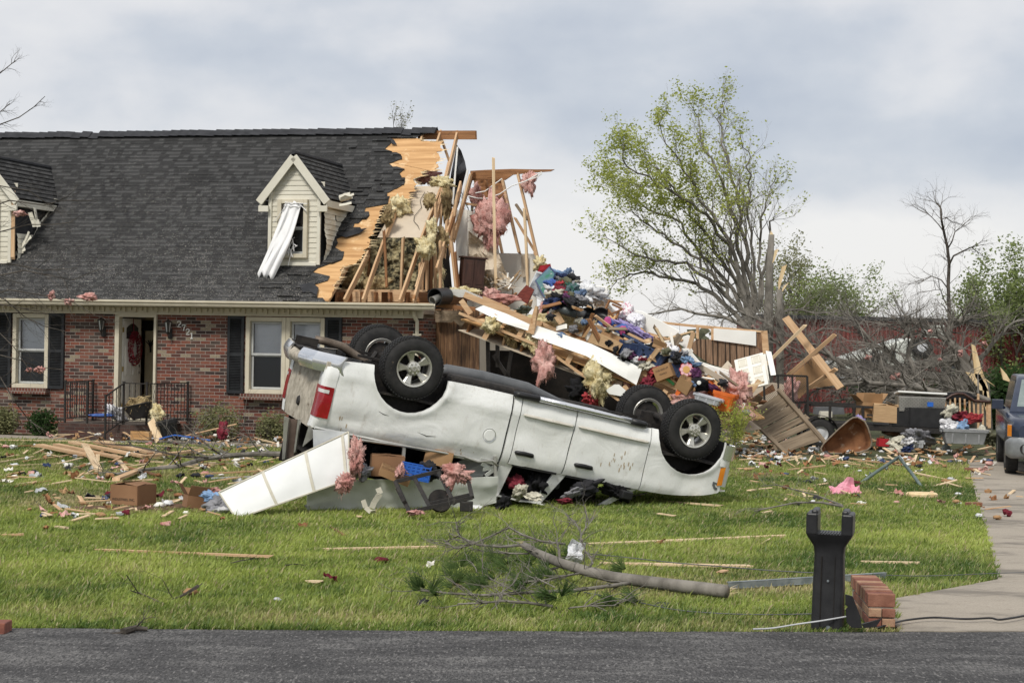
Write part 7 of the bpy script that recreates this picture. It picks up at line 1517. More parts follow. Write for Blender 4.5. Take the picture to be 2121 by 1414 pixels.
# ---- the big half-leafed tree: its main limbs follow the photograph, forks grow from them
BD = 50.0
LIMBS = [[(1545, 680), (1536, 640), (1500, 600), (1460, 550), (1410, 500), (1350, 465), (1300, 430), (1262, 395)], [(1548, 680), (1540, 620), (1510, 560), (1470, 500), (1440, 440), (1385, 370), (1330, 310), (1290, 270)], [(1552, 680), (1545, 600), (1520, 520), (1490, 450), (1450, 400), (1400, 330), (1370, 270), (1335, 200)],
         [(1556, 680), (1552, 600), (1530, 520), (1515, 440), (1500, 360), (1460, 280), (1430, 230), (1425, 170)], [(1560, 680), (1558, 600), (1548, 500), (1534, 410), (1512, 330), (1490, 250), (1480, 190), (1488, 145)], [(1562, 680), (1566, 600), (1562, 520), (1556, 420), (1556, 340), (1548, 280), (1540, 240)], [(1565, 680), (1572, 600), (1575, 500), (1580, 420), (1596, 370), (1612, 335)],
         [(1543, 680), (1510, 640), (1470, 600), (1420, 575), (1360, 560), (1300, 545), (1250, 560), (1225, 575)], [(1540, 650), (1490, 560), (1440, 510), (1380, 430), (1310, 400), (1240, 350), (1218, 345)], [(1546, 600), (1500, 480), (1450, 410), (1390, 370), (1330, 340), (1260, 300), (1250, 265)], [(1568, 640), (1584, 560), (1594, 480), (1604, 430), (1614, 420)], [(1535, 640), (1480, 575), (1400, 530), (1330, 520), (1270, 500), (1215, 465)]]
bt = thing('broad_tree', 'tall many stemmed tree just coming into leaf behind the wreckage, the biggest one', 'tree', V((P(1553, 700, BD).x, BD, .12))); bo = bt.location.copy(); rs = random.Random(11); mb = MB(); tips = []
for li, L_ in enumerate(LIMBS):
 L_ = [(1556 + (x - 1556) * .87, 690 + (y - 690) * .885) for x, y in L_]
 n = len(L_); dd = rs.uniform(-2.2, 2.2); pts = [];
 for i, (x, y) in enumerate(L_):
  t = i / (n - 1); p = P(x + rs.uniform(-3, 3), y, BD + dd * t ** 1.2) - bo; pts.append(p)
 if L_[0][1] > 660: pts.insert(0, V((pts[0].x * .3, 0, -.1)))
 r0 = .085 if len(L_) > 7 else .062; rad = [max(.011, r0 * (1 - i / (len(pts) - .3)) ** .9) for i in range(len(pts))]
 fine = [pts[0]]; fr = [rad[0]]
 for i in range(len(pts) - 1):
  for s in (1, 2, 3): t = s / 3; q = pts[i].lerp(pts[i + 1], t); fine.append(q + V((rs.gauss(0, .05), rs.gauss(0, .05), rs.gauss(0, .03)))); fr.append(rad[i] + (rad[i + 1] - rad[i]) * t)
 mb.tube(fine, fr, 7, cap=False)
 for i in range(5, len(fine)):
  if i < 8 and rs.random() < .5: continue
  e = (fine[i] - fine[i - 1]).normalized(); kk = 3 if i == len(fine) - 1 else (rs.choice((1, 2, 2)) if i > 9 else rs.choice((0, 1, 1)))
  for _ in range(kk):
   a_ = e.orthogonal().normalized(); a_.rotate(Matrix.Rotation(rs.uniform(0, 6.283), 3, e)); ff = .55 if i < len(fine) - 1 else .35
   grow(mb, fine[i], (e + a_ * rs.uniform(.5, 1.1) * .8 + V((0, 0, .25))).normalized(), rs.uniform(.45, .85) * (1.15 - .5 * i / len(fine)), max(.007, fr[i] * ff * .8), 3, tips, rs, spread=.65, up=.16, kids=(2, 3), shrink=.66, stop=.001, segs=4)
mb.build('trunk', M_bark, bt)
lm = MB()
def lp(p):
 q = p + bo; px = PW / 2 + (q.x / q.y) * FL; py = PH / 2 - (q.z - CH) / q.y * FL; t = max(0, min(1, (1560 - px) / 270)); return (.09 + .50 * t) * (1.15 if py < 420 else .55) * (.45 + 1.1 * max(0, mnoise.noise(q * .8) + .45))
leaves(lm, tips, rs, per=3, size=.042, spread=.09, prob=lp); lm.build('crown', M_leafy, bt)
print('tips', len(tips))
# ---- snapped trunks
sn = thing('snapped_trunk', 'bare snapped off trunk standing just right of the big tree', 'tree trunk', V((P(1592, 700, 48).x, 48, .1))); o_ = sn.location.copy(); mb = MB()
mb.tube([V((0, 0, -.1)), P(1592, 640, 48) - o_, P(1594, 560, 48) - o_, P(1598, 486, 48) - o_], [.17, .13, .10, .08], 10); mb.build('trunk', M_bark, sn, smooth=True); mb = MB(); mb.add([P(1594, 486, 48) - o_, P(1602, 486, 48) - o_, P(1597, 478, 48) - o_], [(0, 1, 2)]); mb.build('split_end', M_split, sn, solid=.03)
mb = MB()
for pts in ([(1613, 603), (1612, 585), (1620, 552), (1630, 548), (1622, 575)], [(1600, 545), (1605, 518), (1613, 515), (1604, 540)], [(1614, 612), (1624, 592), (1634, 585), (1622, 602)]): mb.prism([P(x, y, 47) for x, y in pts], (0, .05, 0))
tag(mb.build('wood_splinter', M_split), 'long pale wood splinters torn from a trunk right of the snapped one', 'wood splinter')
mb = MB(); mb.tube([V((P(1618, 700, 47).x, 47, 0)), P(1616, 640, 47), P(1614, 600, 47)], [.11, .09, .07], 8); tag(mb.build('tree_stump', M_bark, smooth=True), 'short split stump below the pale splinters', 'stump')
# ---- background trees and thicket
def base(px, d): return V((P(px, 700, d).x, d, .12))
LF = dict(per=6, size=.10, spread=.26)
def fan(n, L, r, w=.5, s=1): rs = random.Random(s); return [((rs.uniform(-w, w), rs.uniform(-.3, .3), 1), L * rs.uniform(.8, 1.1), r * rs.uniform(.7, 1)) for _ in range(n)]
tree('leafy_tree', 'tall light green tree left of the bare grey one, behind the fallen branches', base(1668, 72), None, M_barkd, M_leafo, 21, fan(6, 2.35, .08, .45, 1), lv=4, leaf=dict(per=15, size=.055, spread=.17), up=.22)
tree('leafy_tree', 'light green tree with the highest top right of the snapped trunk', base(1722, 70), None, M_barkd, M_leafg, 22, fan(6, 2.35, .08, .4, 2), lv=4, leaf=dict(per=17, size=.055, spread=.17), up=.24)
tree('leafy_tree', 'thin olive tree directly behind the snapped trunk', base(1632, 74), None, M_barkd, M_leafo, 23, fan(5, 2.1, .07, .4, 3), lv=4, leaf=dict(per=9, size=.055, spread=.18), up=.24)
tree('bare_tree', 'rounded bare grey tree to the right of the light green trees', base(1800, 76), None, M_barkd, None, 24, fan(7, 1.75, .06, .6, 4), lv=4, up=.18)
tree('leafy_tree', 'round topped light green tree left of the right frame edge', base(2020, 82), None, M_barkd, M_leafg, 25, fan(7, 2.0, .07, .6, 5), lv=4, leaf=dict(per=16, size=.06, spread=.18), up=.2)
tree('leafy_tree', 'dense green tree at the right frame edge, taller than its neighbour', base(2116, 60), None, M_barkd, M_leafg, 26, fan(7, 2.3, .08, .5, 6), lv=4, leaf=dict(per=16, size=.06, spread=.18), up=.22)
tree('leafy_tree', 'green tree between the round topped one and the frame edge', base(2075, 70), None, M_barkd, M_leafg, 27, fan(6, 1.8, .07, .5, 7), lv=4, leaf=dict(per=16, size=.06, spread=.18), up=.2)
# slender dead tree
rs = random.Random(5); dt_ = thing('dead_tree', 'slender dead tree with bare crooked top standing above the fallen branches', 'tree', base(1966, 45)); o_ = dt_.location.copy(); mb = MB(); tips = []
MAIN = [(1968, 690), (1966, 640), (1964, 590), (1966, 545), (1962, 510), (1955, 480), (1950, 455), (1948, 430), (1940, 420)]
for L_, r0 in ((MAIN, .055), ([(1966, 548), (1975, 530), (1995, 520), (2012, 512), (2022, 520)], .028), ([(1963, 515), (1972, 500), (1978, 480), (1990, 472)], .02), ([(1955, 480), (1944, 465), (1930, 450), (1922, 442)], .015), ([(1965, 600), (1950, 580), (1930, 572), (1915, 580)], .018), ([(1966, 640), (1955, 620), (1948, 600), (1938, 600)], .018), ([(1950, 455), (1960, 450), (1972, 460)], .012)):
 pts = [P(x, y, 45 + rs.uniform(-.2, .2)) - o_ for x, y in L_]
 if L_ is MAIN: pts.insert(0, V((0, 0, -.1)))
 mb.tube(pts, [r0 * (1 - .75 * i / len(pts)) for i in range(len(pts))], 6, cap=False)
 for i in range(2, len(pts)):
  for _ in range(3): e = (pts[i] - pts[i - 1]).normalized(); grow(mb, pts[i], (e + V((rs.gauss(0, .7), rs.gauss(0, .5), rs.gauss(.1, .5)))).normalized(), .40, .009, 2, tips, rs, spread=.8, up=.05, stop=.001, segs=3, wob=.3)
mb.build('trunk', M_barkd, dt_)
# low bare thicket right across, each bush its own
for i, (px, d, L, nn) in enumerate([(1290, 62, .8, 8), (1335, 58, .95, 9), (1385, 60, .85, 9), (1430, 56, .8, 10), (1475, 54, .8, 9), (1520, 57, .9, 9), (1595, 64, .9, 9), (1650, 65, .55, 8), (1700, 66, .5, 8), (1748, 66, .5, 8), (1850, 67, .42, 8), (1895, 66, .4, 8), (1990, 67, .42, 8), (2065, 66, .42, 8), (1780, 60, .6, 8)]):
 tree('bare_shrub', 'bare grey twiggy bush, number %s from the left in the thicket behind the wreckage' % ('one', 'two', 'three', 'four', 'five', 'six', 'seven', 'eight', 'nine', 'ten', 'eleven', 'twelve', 'thirteen', 'fourteen', 'fifteen')[sorted([1290, 1335, 1385, 1430, 1475, 1520, 1595, 1650, 1700, 1748, 1780, 1850, 1895, 1990, 2065]).index(px)], base(px, d), None, M_barkd, None, 40 + i, fan(nn, L, .028, .7, 40 + i), lv=3, up=.14, group='bare thicket behind the wreckage', stop=.001, segs=4)
for i, (px, d, L, lab) in enumerate([(1838, 55, .62, 'dark evergreen bush rising before the red building'), (2005, 50, .6, 'dark green conifer behind the splintered trunk'), (2098, 48, .62, 'dark green conifer at the right frame edge above the parked car'), (1655, 60, .45, 'dark undergrowth bush left of the red building'), (1920, 60, .5, 'small dark evergreen bush below the slender dead tree'), (1262, 66, .45, 'small green bush at the left end of the thicket')]):
 tree('evergreen_shrub', lab, base(px, d), None, M_barkd, M_leafd if i < 5 else M_leafo, 70 + i, fan(7, L, .04, .6, 70 + i), lv=3, leaf=dict(per=34, size=.075, spread=.26), up=.12)
# far wood on the horizon
def far_wood():
 rs = random.Random(2); mb = MB()
 for k in range(5200):
  x = rs.uniform(-70, 95); d = rs.uniform(150, 175); h = 3.4 + 2.2 * mnoise.noise(V((x * .12, 3, 0))) + 1.2 * mnoise.noise(V((x * .5, 3, 7))); z = rs.uniform(.2, max(h, 1)); p = V((x, d, z)); a = V((rs.gauss(0, 1), 0, rs.gauss(0, 1))).normalized() * rs.uniform(.2, .55); b = V((-a.z, rs.gauss(0, .3), a.x)) * .8
  mb.add([p - a, p - b, p + a, p + b], [(0, 1, 2, 3)])
 tag(mb.build('far_wood', leaf_mat('far_foliage', (.10, .105, .07), (.20, .20, .13))), 'low grey green band of distant woodland on the horizon', 'woodland', kind='stuff')
far_wood()
# twigs above the ridge
for px, d, lab in ((820, 52, 'leafless treetop showing above the shingled ridge'), (978, 50, 'thin leafless treetop right of the ridge board')):
 rs = random.Random(px); t = thing('bare_tree', lab, 'tree', base(px, d)); mb = MB(); tips = []; top = P(px, 290 if px < 900 else 400, d) - t.location; mb.tube([V((0, 0, 0)), top * .5, top], [.1, .07, .035], 7, cap=False)
 for k in range(7 if px < 900 else 5): grow(mb, top - V((0, 0, rs.uniform(0, 1))), V((rs.uniform(-.8, .8), 0, 1)), .55, .014, 2, tips, rs, spread=.5, up=.25, stop=.001)
 mb.build('trunk', M_barkd, t); lm = MB(); leaves(lm, tips, rs, per=1, size=.03, spread=.05); lm.build('crown', M_leafo, t)
# ---- fallen trees: thick limbs seen lying, with all their twigs
def fallen(label, limbs, seed, D, dens=5, mat=None, tw=.42):
 rs = random.Random(seed); x0 = sum(l[0][0][0] for l in limbs) / len(limbs); t = thing('fallen_tree', label, 'fallen tree', base(x0, D)); o_ = t.location.copy(); mb = MB(); tips = []
 for pts_, r0, r1 in limbs:
  dd = rs.uniform(-1.2, .6); pts = [P(x, y, D + dd + rs.uniform(-.15, .15)) - o_ for x, y in pts_]; m = len(pts)
  f = [pts[0]]; fr = [r0]
  for i in range(m - 1):
   for s in (1, 2): f.append(pts[i].lerp(pts[i + 1], s / 2) + V((rs.gauss(0, .03), 0, rs.gauss(0, .03)))); fr.append(r0 + (r1 - r0) * (i + s / 2) / (m - 1))
  mb.tube(f, fr, 9, cap=True)
  for i in range(1, len(f)):
   for _ in range(dens): e = (f[i] - f[i - 1]).normalized(); grow(mb, f[i], (e * .7 + V((rs.gauss(0, .6), rs.gauss(0, .5), rs.gauss(.1, .5)))).normalized(), tw * rs.uniform(.7, 1.7), min(.026, fr[i] * .5), 3, tips, rs, spread=.8, up=.05, stop=.001, segs=3, wob=.35)
 mb.build('trunk', mat or M_bark, t); return t
fallen('big fallen tree with thick grey limbs lying to the left of the splintered trunk', [([(2025, 790), (1975, 745), (1920, 752), (1870, 765), (1800, 760), (1730, 745)], .17, .05), ([(2010, 800), (1960, 790), (1900, 770), (1850, 765)], .16, .07), ([(2020, 770), (1990, 730), (1960, 700), (1975, 668), (1998, 660)], .12, .05), ([(1985, 790), (1930, 815), (1860, 800), (1780, 770), (1700, 758)], .11, .03), ([(1870, 765), (1830, 720), (1800, 700), (1770, 660)], .06, .02), ([(1975, 745), (1965, 780), (1975, 800), (1980, 812)], .04, .02), ([(1960, 705), (1920, 690), (1880, 690), (1850, 680)], .05, .015)], 1, 43, 5)
fallen('fallen treetop whose bare branches reach up in front of the red building', [([(2025, 745), (2060, 710), (2085, 680), (2121, 660)], .06, .02), ([(1870, 700), (1873, 680), (1872, 665), (1870, 650)], .05, .02), ([(1905, 790), (1880, 740), (1885, 700), (1870, 672)], .07, .03), ([(1860, 800), (1820, 740), (1790, 700), (1760, 655), (1740, 640)], .05, .012)], 2, 42, 3)
fallen('tangle of fallen branches heaped behind the trailer', [([(1950, 815), (1880, 800), (1800, 790), (1700, 800), (1640, 790)], .07, .02), ([(1900, 830), (1820, 800), (1740, 770), (1650, 740)], .06, .02), ([(1860, 835), (1780, 825), (1700, 830)], .05, .02), ([(1960, 830), (1900, 810), (1850, 830)], .06, .02), ([(1750, 760), (1690, 720), (1640, 700), (1600, 660)], .05, .015), ([(1700, 745), (1640, 730), (1600, 700), (1560, 690)], .04, .015), ([(2050, 830), (2000, 815), (1960, 800)], .06, .03)], 3, 40.5, 6)
fallen('fallen branches behind the panelled wall at the foot of the big tree', [([(1550, 680), (1500, 655), (1440, 650), (1380, 640), (1330, 655)], .05, .015), ([(1620, 690), (1580, 665), (1530, 650), (1480, 660)], .05, .015), ([(1560, 690), (1610, 650), (1660, 640), (1720, 650)], .05, .015), ([(1660, 700), (1700, 680), (1760, 690)], .04, .015)], 4, 47, 3)
# splintered trunk foot
sp_ = thing('splintered_trunk', 'trunk torn open into long pale splinters behind the crib headboard', 'tree trunk', base(2035, 42)); o_ = sp_.location.copy(); mb = MB(); mb.tube([V((0, 0, 0)), P(2030, 800, 42) - o_, P(2005, 770, 42) - o_], [.30, .22, .17], 10); mb.build('trunk', M_bark, sp_, smooth=True)
for pts in ([(2012, 712), (2020, 716), (2032, 760), (2046, 800), (2052, 840), (2040, 842), (2034, 800), (2020, 780)], [(2000, 770), (2030, 775), (2048, 810), (2030, 808)], [(2030, 775), (2062, 800), (2046, 790)], [(2072, 760), (2085, 775), (2095, 792), (2078, 786)], [(2040, 790), (2052, 860), (2046, 862), (2036, 830)]):
 mb = MB(); mb.prism([P(x, y, 41.6) - o_ for x, y in pts], (0, .06, 0)); mb.build('splinter', M_split, sp_)
# overturned white van and its wheels behind the branches, white shed wall
vn = thing('overturned_van', 'white van lying wrecked behind the fallen branches', 'van', base(1850, 52)); o_ = vn.location.copy(); mb = MB(); pv = lambda x, y, d: P(x, y, d) - o_
mb.prism([pv(*p, 52) for p in ((1700, 760), (1770, 735), (1880, 700), (1910, 705), (1905, 760), (1850, 775), (1720, 800))], (0, 1.8, 0)); mb.build('body', M_canp, vn, bevel=.05)
for x, y, r_ in ((1744, 774, .22), (1780, 774, .25), (1910, 722, .30)):
 mb = MB(); Mx = Matrix.Translation(pv(x, y, 51.8)) @ Matrix.Rotation(R(90 if x < 1900 else 60), 4, 'X'); mb.lathe([(r_ * .55, .1), (r_ * .9, .1), (r_, .05), (r_, -.08), (r_ * .55, -.1)], 28, Mx); w_ = mb.build('wheel', M_tyre, vn, smooth=True); mb = MB(); mb.lathe([(0, .08), (r_ * .2, .1), (r_ * .5, .04), (r_ * .56, .1)], 16, Mx); mb.build('rim', M_ltgrey, w_)
mb = MB(); mb.prism([pv(*p, 51.95) for p in ((1760, 752), (1850, 722), (1856, 738), (1770, 765))], (0, -.02, 0)); mb.build('window', M_glassd, vn)
slab([(1918, 674), (1956, 673), (1958, 698), (1946, 700), (1916, 698)], lambda x, y: P(x, y, 55), (0, 1, 0), .6, M_canp, 'white_cabin', 'small white box like cabin before the red building', 'shed')
for i in range(16):
 x, y = random.choice(((1965, 745), (1790, 745), (2000, 740), (1700, 790), (1640, 780), (1860, 770), (1930, 690), (1780, 690), (1850, 800), (1560, 690), (1600, 720), (1740, 830), (2040, 720), (1660, 820))); fluff(x + random.uniform(-25, 25), y + random.uniform(-15, 15), 39.8, random.uniform(5, 10), random.uniform(4, 8), M_pink, 'small scrap of pink insulation caught in the fallen branches', seed=300 + i, group='pink scraps caught in the fallen branches', n=14, rough=.9, strands=50)
# ================================================================= things on and round the truck
hp = thing('canopy_hatch', 'long white ribbed canopy panel leaning from the truck bed down to the grass', 'panel', G(600, 1050)); ho = hp.location.copy()
hc = [G(490, 1074, .0), P(724, 992, 22.9), P(722, 894, 23.15), P(453, 1019, 22.35)]
mb = MB()
def hf(u, v):
 a = hc[0].lerp(hc[1], u); b = hc[3].lerp(hc[2], u); p = a.lerp(b, v); bulge = .05 * math.sin(u * 3.14) * math.sin(v * 3.14)
 return p + V((0, -bulge + .012 * mnoise.noise(V((u * 6, v * 3, 1))), 0)) - ho
M_shell = M_('clean_white_shell', (.74, .75, .73), (.80, .81, .80), rough=.35, scale=2, bump=.05, spots=((.50, .44, .33), 9, .68))
mb.grid(hf, 40, 14, thick=(0, .03, 0)); mb.build('hatch_skin', M_shell, hp, smooth='auto')
M_seam = M_('yellowed_seam', (.50, .47, .38), (.58, .55, .46), rough=.6)
for u in (.33, .66, .95):
 mb = MB(); pts = [hf(u + .02 * (1 - k / 8), k / 8) + V((0, -.008, 0)) for k in range(9)]
 for a, b in zip(pts, pts[1:]): mb.beam(a, b, .035, .008, up=(0, -1, .2))
 mb.build('rib', M_seam, hp)
mb = MB(); ed = [hf(k / 20, 1) for k in range(21)] + [hf(1, 1 - k / 6) for k in range(7)] + [hf(1 - k / 20, 0) for k in range(21)] + [hf(0, k / 6) for k in range(7)]; mb.tube([p + V((0, -.005, 0)) for p in ed], .012, 5); mb.build('edge_trim', M_seam, hp)
# black rack
rk = thing('metal_rack', 'black welded steel rack leaning against the crushed canopy wall', 'rack', G(910, 1062)); ro_ = rk.location.copy()
def rq(px, py, d): return P(px, py, d) - ro_
A_, B_, C_, D_, E_ = rq(819, 997, 22.75), rq(919, 973, 22.85), rq(968, 985, 22.7), rq(978, 1030, 22.4), rq(848, 1060, 22.2)
for a, b in ((A_, B_), (B_ + V((.02, 0, .0)), C_), (A_, E_), (E_, D_), (C_, D_), (rq(859, 990, 22.8), rq(892, 1052, 22.3)), (rq(908, 976, 22.85), rq(941, 1042, 22.35)), (rq(890, 1043, 22.35), rq(975, 1024, 22.45)), (rq(824, 1012, 22.7), rq(838, 1040, 22.3))):
 mb = MB(); mb.beam(a, b, .048, .048, up=(0, 1, 0)); mb.build('bar', M_iron, rk, bevel=.003)
mb = MB(); mb.lathe([(0, .02), (.05, .03), (.06, .01), (.14, .015), (.15, -.02), (0, -.02)], 28, Matrix.Translation(rq(912, 1036, 22.75)) @ Matrix.Rotation(R(70), 4, 'X') @ Matrix.Rotation(R(15), 4, 'Y')); mb.build('disc', M_under, rk, smooth='auto')
mb = MB(); mb.box(rq(966, 1048, 22.4), (.16, .12, .12)); mb.build('bracket', M_iron, rk, bevel=.01)
# cargo seen in the bed
for (x, y, d, sz, rt, m, fl_, lab) in ((800, 985, 23.5, (.42, .35, .26), (0, 3, 8), M_carddk, (.1, .1, .1, .1), 'brown cardboard box in the dark truck bed, behind the tilted one'), (815, 990, 23.15, (.40, .30, .10), (10, 22, 5), M_card, (0, 0, 0, 0), 'flat cardboard box tilted on the canopy wall edge in front of the other box'), (905, 962, 23.8, (.36, .3, .2), (0, 14, 0), M_card, (0, 0, 0, 0), 'cardboard box high in the truck bed above the blue crate')):
 carton(P(x, y, d), sz, rt, m, lab, flaps=fl_)
bc = thing('plastic_crate', 'blue lattice plastic crate in the truck bed behind the black rack', 'crate', M=Matrix.Translation(P(858, 992, 23.2)) @ Matrix.Rotation(R(10), 4, 'Y')); mb = MB()
for s in (-1, 1):
 for k in range(7): mb.box((-.18 + .06 * k, s * .15, .09), (.012, .01, .18));
 for k in range(5): mb.box((0, s * .15, .01 + .042 * k), (.38, .012, .016)); mb.box((s * .185, 0, .01 + .042 * k), (.012, .3, .016))
 for k in range(6): mb.box((s * .185, -.125 + .05 * k, .09), (.01, .012, .18))
mb.box((0, 0, .004), (.37, .3, .008)); mb.build('crate_body', M_blue, bc)
for i, (x, y, w, h, d, lab) in enumerate([(737, 945, 26, 60, 23.0, 'pink insulation stuffed beside the white canopy panel'), (715, 998, 30, 30, 22.7, 'pink insulation hanging below the end of the white canopy panel'), (829, 975, 16, 26, 22.9, 'small pink insulation knot on the thin canopy post'), (944, 978, 46, 34, 22.6, 'pink insulation draped over the top of the black rack'), (862, 1060, 24, 8, 22.1, 'pink scraps in the grass under the black rack')]): fluff(x, y, d, w, h, M_pink, lab, seed=400 + i, rough=.5, hang=1.1)
for i, (x, y, w, h, c, d, lab) in enumerate([(765, 935, .14, .10, 'black', 23.8, 'black bag in the dark truck bed beside the insulation'), (752, 978, .10, .08, 'grey', 23.2, 'grey cloth in the truck bed below the black bag'), (890, 975, .12, .08, 'charcoal', 23.4, 'dark cloth beside the blue crate'), (1078, 1018, .09, .06, 'cream', 24.0, 'cream cloth inside the rear window of the cab'), (1070, 1002, .08, .09, 'crimson', 24.2, 'rust red cloth inside the rear window of the cab'), (1120, 1000, .2, .14, 'black', 24.4, 'black upholstery showing in the rear window of the cab'), (1105, 1027, .08, .03, 'cream', 23.9, 'white paper wad in the rear window of the cab'), (1210, 1010, .22, .09, 'charcoal', 24.4, 'dark crumpled cloth under the front door'), (1185, 1022, .07, .03, 'grey', 24.1, 'pale cloth on the grass under the front door'), (1275, 1018, .2, .06, 'black', 24.6, 'black trim heap under the front door window'), (1170, 1037, .05, .03, 'crimson', 23.9, 'small reddish rag at the foot of the cab pillar'), (1042, 1045, .07, .07, 'black', 23.5, 'black rubber lump in the grass below the cab corner'), (455, 1045, .22, .08, 'grey', 22.8, 'grey and white fabric bundle left of the canopy panel'), (470, 1062, .16, .06, 'white', 22.6, 'white fabric under the left end of the canopy panel'), (443, 1030, .12, .06, 'sky blue', 23.0, 'pale blue fabric at the tip of the canopy panel')]):
 cloth(P(x, y, d), (w, .13, h), CM[c], lab, 'cloth', seed=160 + i)
fluff(440, 1015, 23.2, 26, 12, M_pink, 'pink insulation above the fabric bundle at the canopy panel tip', seed=450)
for st, w in ((((783, 1010), (788, 1022), (780, 1032), (775, 1040), (770, 1052)), .07), (((752, 1035), (757, 1050), (768, 1060), (778, 1058)), .06)):
 mb = MB(); pts = [P(x, y, 22.4) for x, y in st]
 for a, b in zip(pts, pts[1:]): mb.beam(a, b, .006, w, up=(1, .3, 0))
 tag(mb.build('peeled_strip', M_seam), 'curled cream strip hanging on the canopy wall, %s' % ('upper' if w > .065 else 'lower'), 'strip')
blob('white_bottle', G(985, 1052, .04), (.09, .05, .035), M_bag, 'crushed white carton lying right of the black rack', 'litter', seed=1);
# ================================================================= foreground
# ---- plastic mailbox post without its box
MBX, MBD = P(1714, 1300, 14.25).x, 14.25
mp_ = thing('mailbox_post', 'black plastic mailbox post at the roadside, its box torn off leaving an open cradle', 'mailbox post', M=Matrix.Translation((MBX, MBD, .0)) @ Matrix.Rotation(R(-14), 4, 'Z') @ Matrix.Rotation(R(.8), 4, 'Y')); s_ = MBD / FL; Mp = mp_.matrix_world.inverted(); bpy.context.view_layer.update(); Mp = mp_.matrix_world.inverted()
mb = MB(); sec = [(-.05, .128, .125), (.0, .122, .12), (.35, .118, .115), (.60, .112, .11), (.66, .120, .115), (.70, .145, .13), (.735, .168, .15), (.76, .176, .158)]
vs = []
for z, w, d in sec:
 c = .03
 for cx, cy, a0 in ((w - c, d - c, 0), (-w + c, d - c, 90), (-w + c, -d + c, 180), (w - c, -d + c, 270)):
  for q in range(4): an = R(a0 + 30 * q); vs.append(V((cx + c * math.cos(an), cy + c * math.sin(an), z)))
mb.add(vs, [(i * 16 + j, i * 16 + (j + 1) % 16, (i + 1) * 16 + (j + 1) % 16, (i + 1) * 16 + j) for i in range(len(sec) - 1) for j in range(16)] + [tuple(7 * 16 + j for j in range(16))]); mb.build('post_body', M_black, mp_, smooth='auto')
for s in (-1, 1):
 mb = MB(); mb.box((s * .134, 0, .835), (.088, .31, .17)); mb.box((s * .116, .0, .925), (.05, .27, .04)); mb.build('cradle_arm', M_black, mp_, bevel=.014)
mb = MB()
for k in range(9): mb.box((-.088 + .022 * k, -.02, .762), (.012, .26, .012))
mb.build('grip_ribs', M_black, mp_)
mb = MB(); mb.box((-.052, -.122, .30), (.008, .006, .58)); mb.box((.05, -.120, .32), (.004, .006, .54)); mb.build('groove', M_dark, mp_); mb = MB()
for x, z, r_ in ((.0, .40, .009), (.012, .04, .018)): mb.lathe([(0, .006), (r_ * .5, .006), (r_ * .6, .002), (r_, .002), (r_, -.01)], 14, Matrix.Translation((x, -.124, z)) @ Matrix.Rotation(R(90), 4, 'X'))
mb.build('bolt', M_galv, mp_)
# torn slip of black plastic beside it
mb = MB(); mb.prism([P(x, y, 14.0) for x, y in ((1751, 1230), (1766, 1234), (1782, 1275), (1786, 1300), (1764, 1299), (1754, 1288), (1752, 1262), (1756, 1256), (1751, 1252))], (0, .012, 0)); mb.prism([P(x, y, 14.05) for x, y in ((1786, 1292), (1826, 1281), (1815, 1297), (1790, 1300))], (0, .03, 0)); tag(mb.build('plastic_shard', M_black), 'torn black plastic shard between the mailbox post and the brick pier', 'plastic shard')
# ---- brick pier
bp = thing('brick_pier', 'low broken brick pier beside the mailbox post at the driveway mouth', 'brick pier', M=Matrix.Translation((P(1822, 1290, 14.35).x, 14.35, -.02)) @ Matrix.Rotation(R(-4), 4, 'Z')); bm_ = [M_('brick_a', (.20, .085, .055), (.28, .13, .085), scale=14, rough=.9, bump=.6), M_('brick_b', (.30, .16, .10), (.42, .27, .17), scale=14, rough=.9, bump=.6), M_('brick_c', (.16, .06, .045), (.24, .09, .06), scale=14, rough=.9, bump=.6)]; M_mort = M_('mortar', (.32, .28, .23), (.40, .36, .30), rough=1, bump=.5, scale=20)
rs = random.Random(4); mo = MB(); mo.box((0, .48, .15), (.19, 1.12, .28)); mo.build('mortar', M_mort, bp)
for k in range(15): mb = MB(); mb.box((0, -.055 + k * .079 + rs.uniform(-.003, .003), .262 + rs.uniform(-.004, .004)), (.212 + rs.uniform(-.006, .006), .068, .10)); mb.build('brick', bm_[(0, 2, 0, 1, 0, 1, 2, 0, 0, 1, 0, 2, 0, 1, 0)[k]], bp, bevel=.006)
for row in (0, 1):
 for k in range(5): mb = MB(); mb.box((-.052 if k % 2 else .054, -.02 + .21 * k, .165 - .075 * row), (.10, .20, .064)); mb.build('brick', bm_[(k + row) % 3], bp, bevel=.006)
 for k in range(5): mb = MB(); mb.box((.054 if k % 2 else -.052, -.02 + .21 * k, .165 - .075 * row), (.10, .20, .064)); mb.build('brick', bm_[(k + row + 1) % 3], bp, bevel=.006)
mb = MB(); mb.box(G(-8, 1300, .05), (.18, .2, .10)); tag(mb.build('loose_brick', bm_[2], bevel=.008), 'brick lying at the left frame edge beside the road', 'brick')
for x, y, w, r_, lab in ((2017, 1050, .22, 20, 'red brick at the edge of the driveway, nearer one'), (2016, 977, .30, -8, 'long red brick fragment at the driveway edge, farther one')): mb = MB(); mb.box((0, 0, .035), (w, .10, .07), rotm(rz=r_)); o = mb.build('loose_brick', bm_[0], bevel=.006); o.location = G(x, y); tag(o, lab, 'brick')
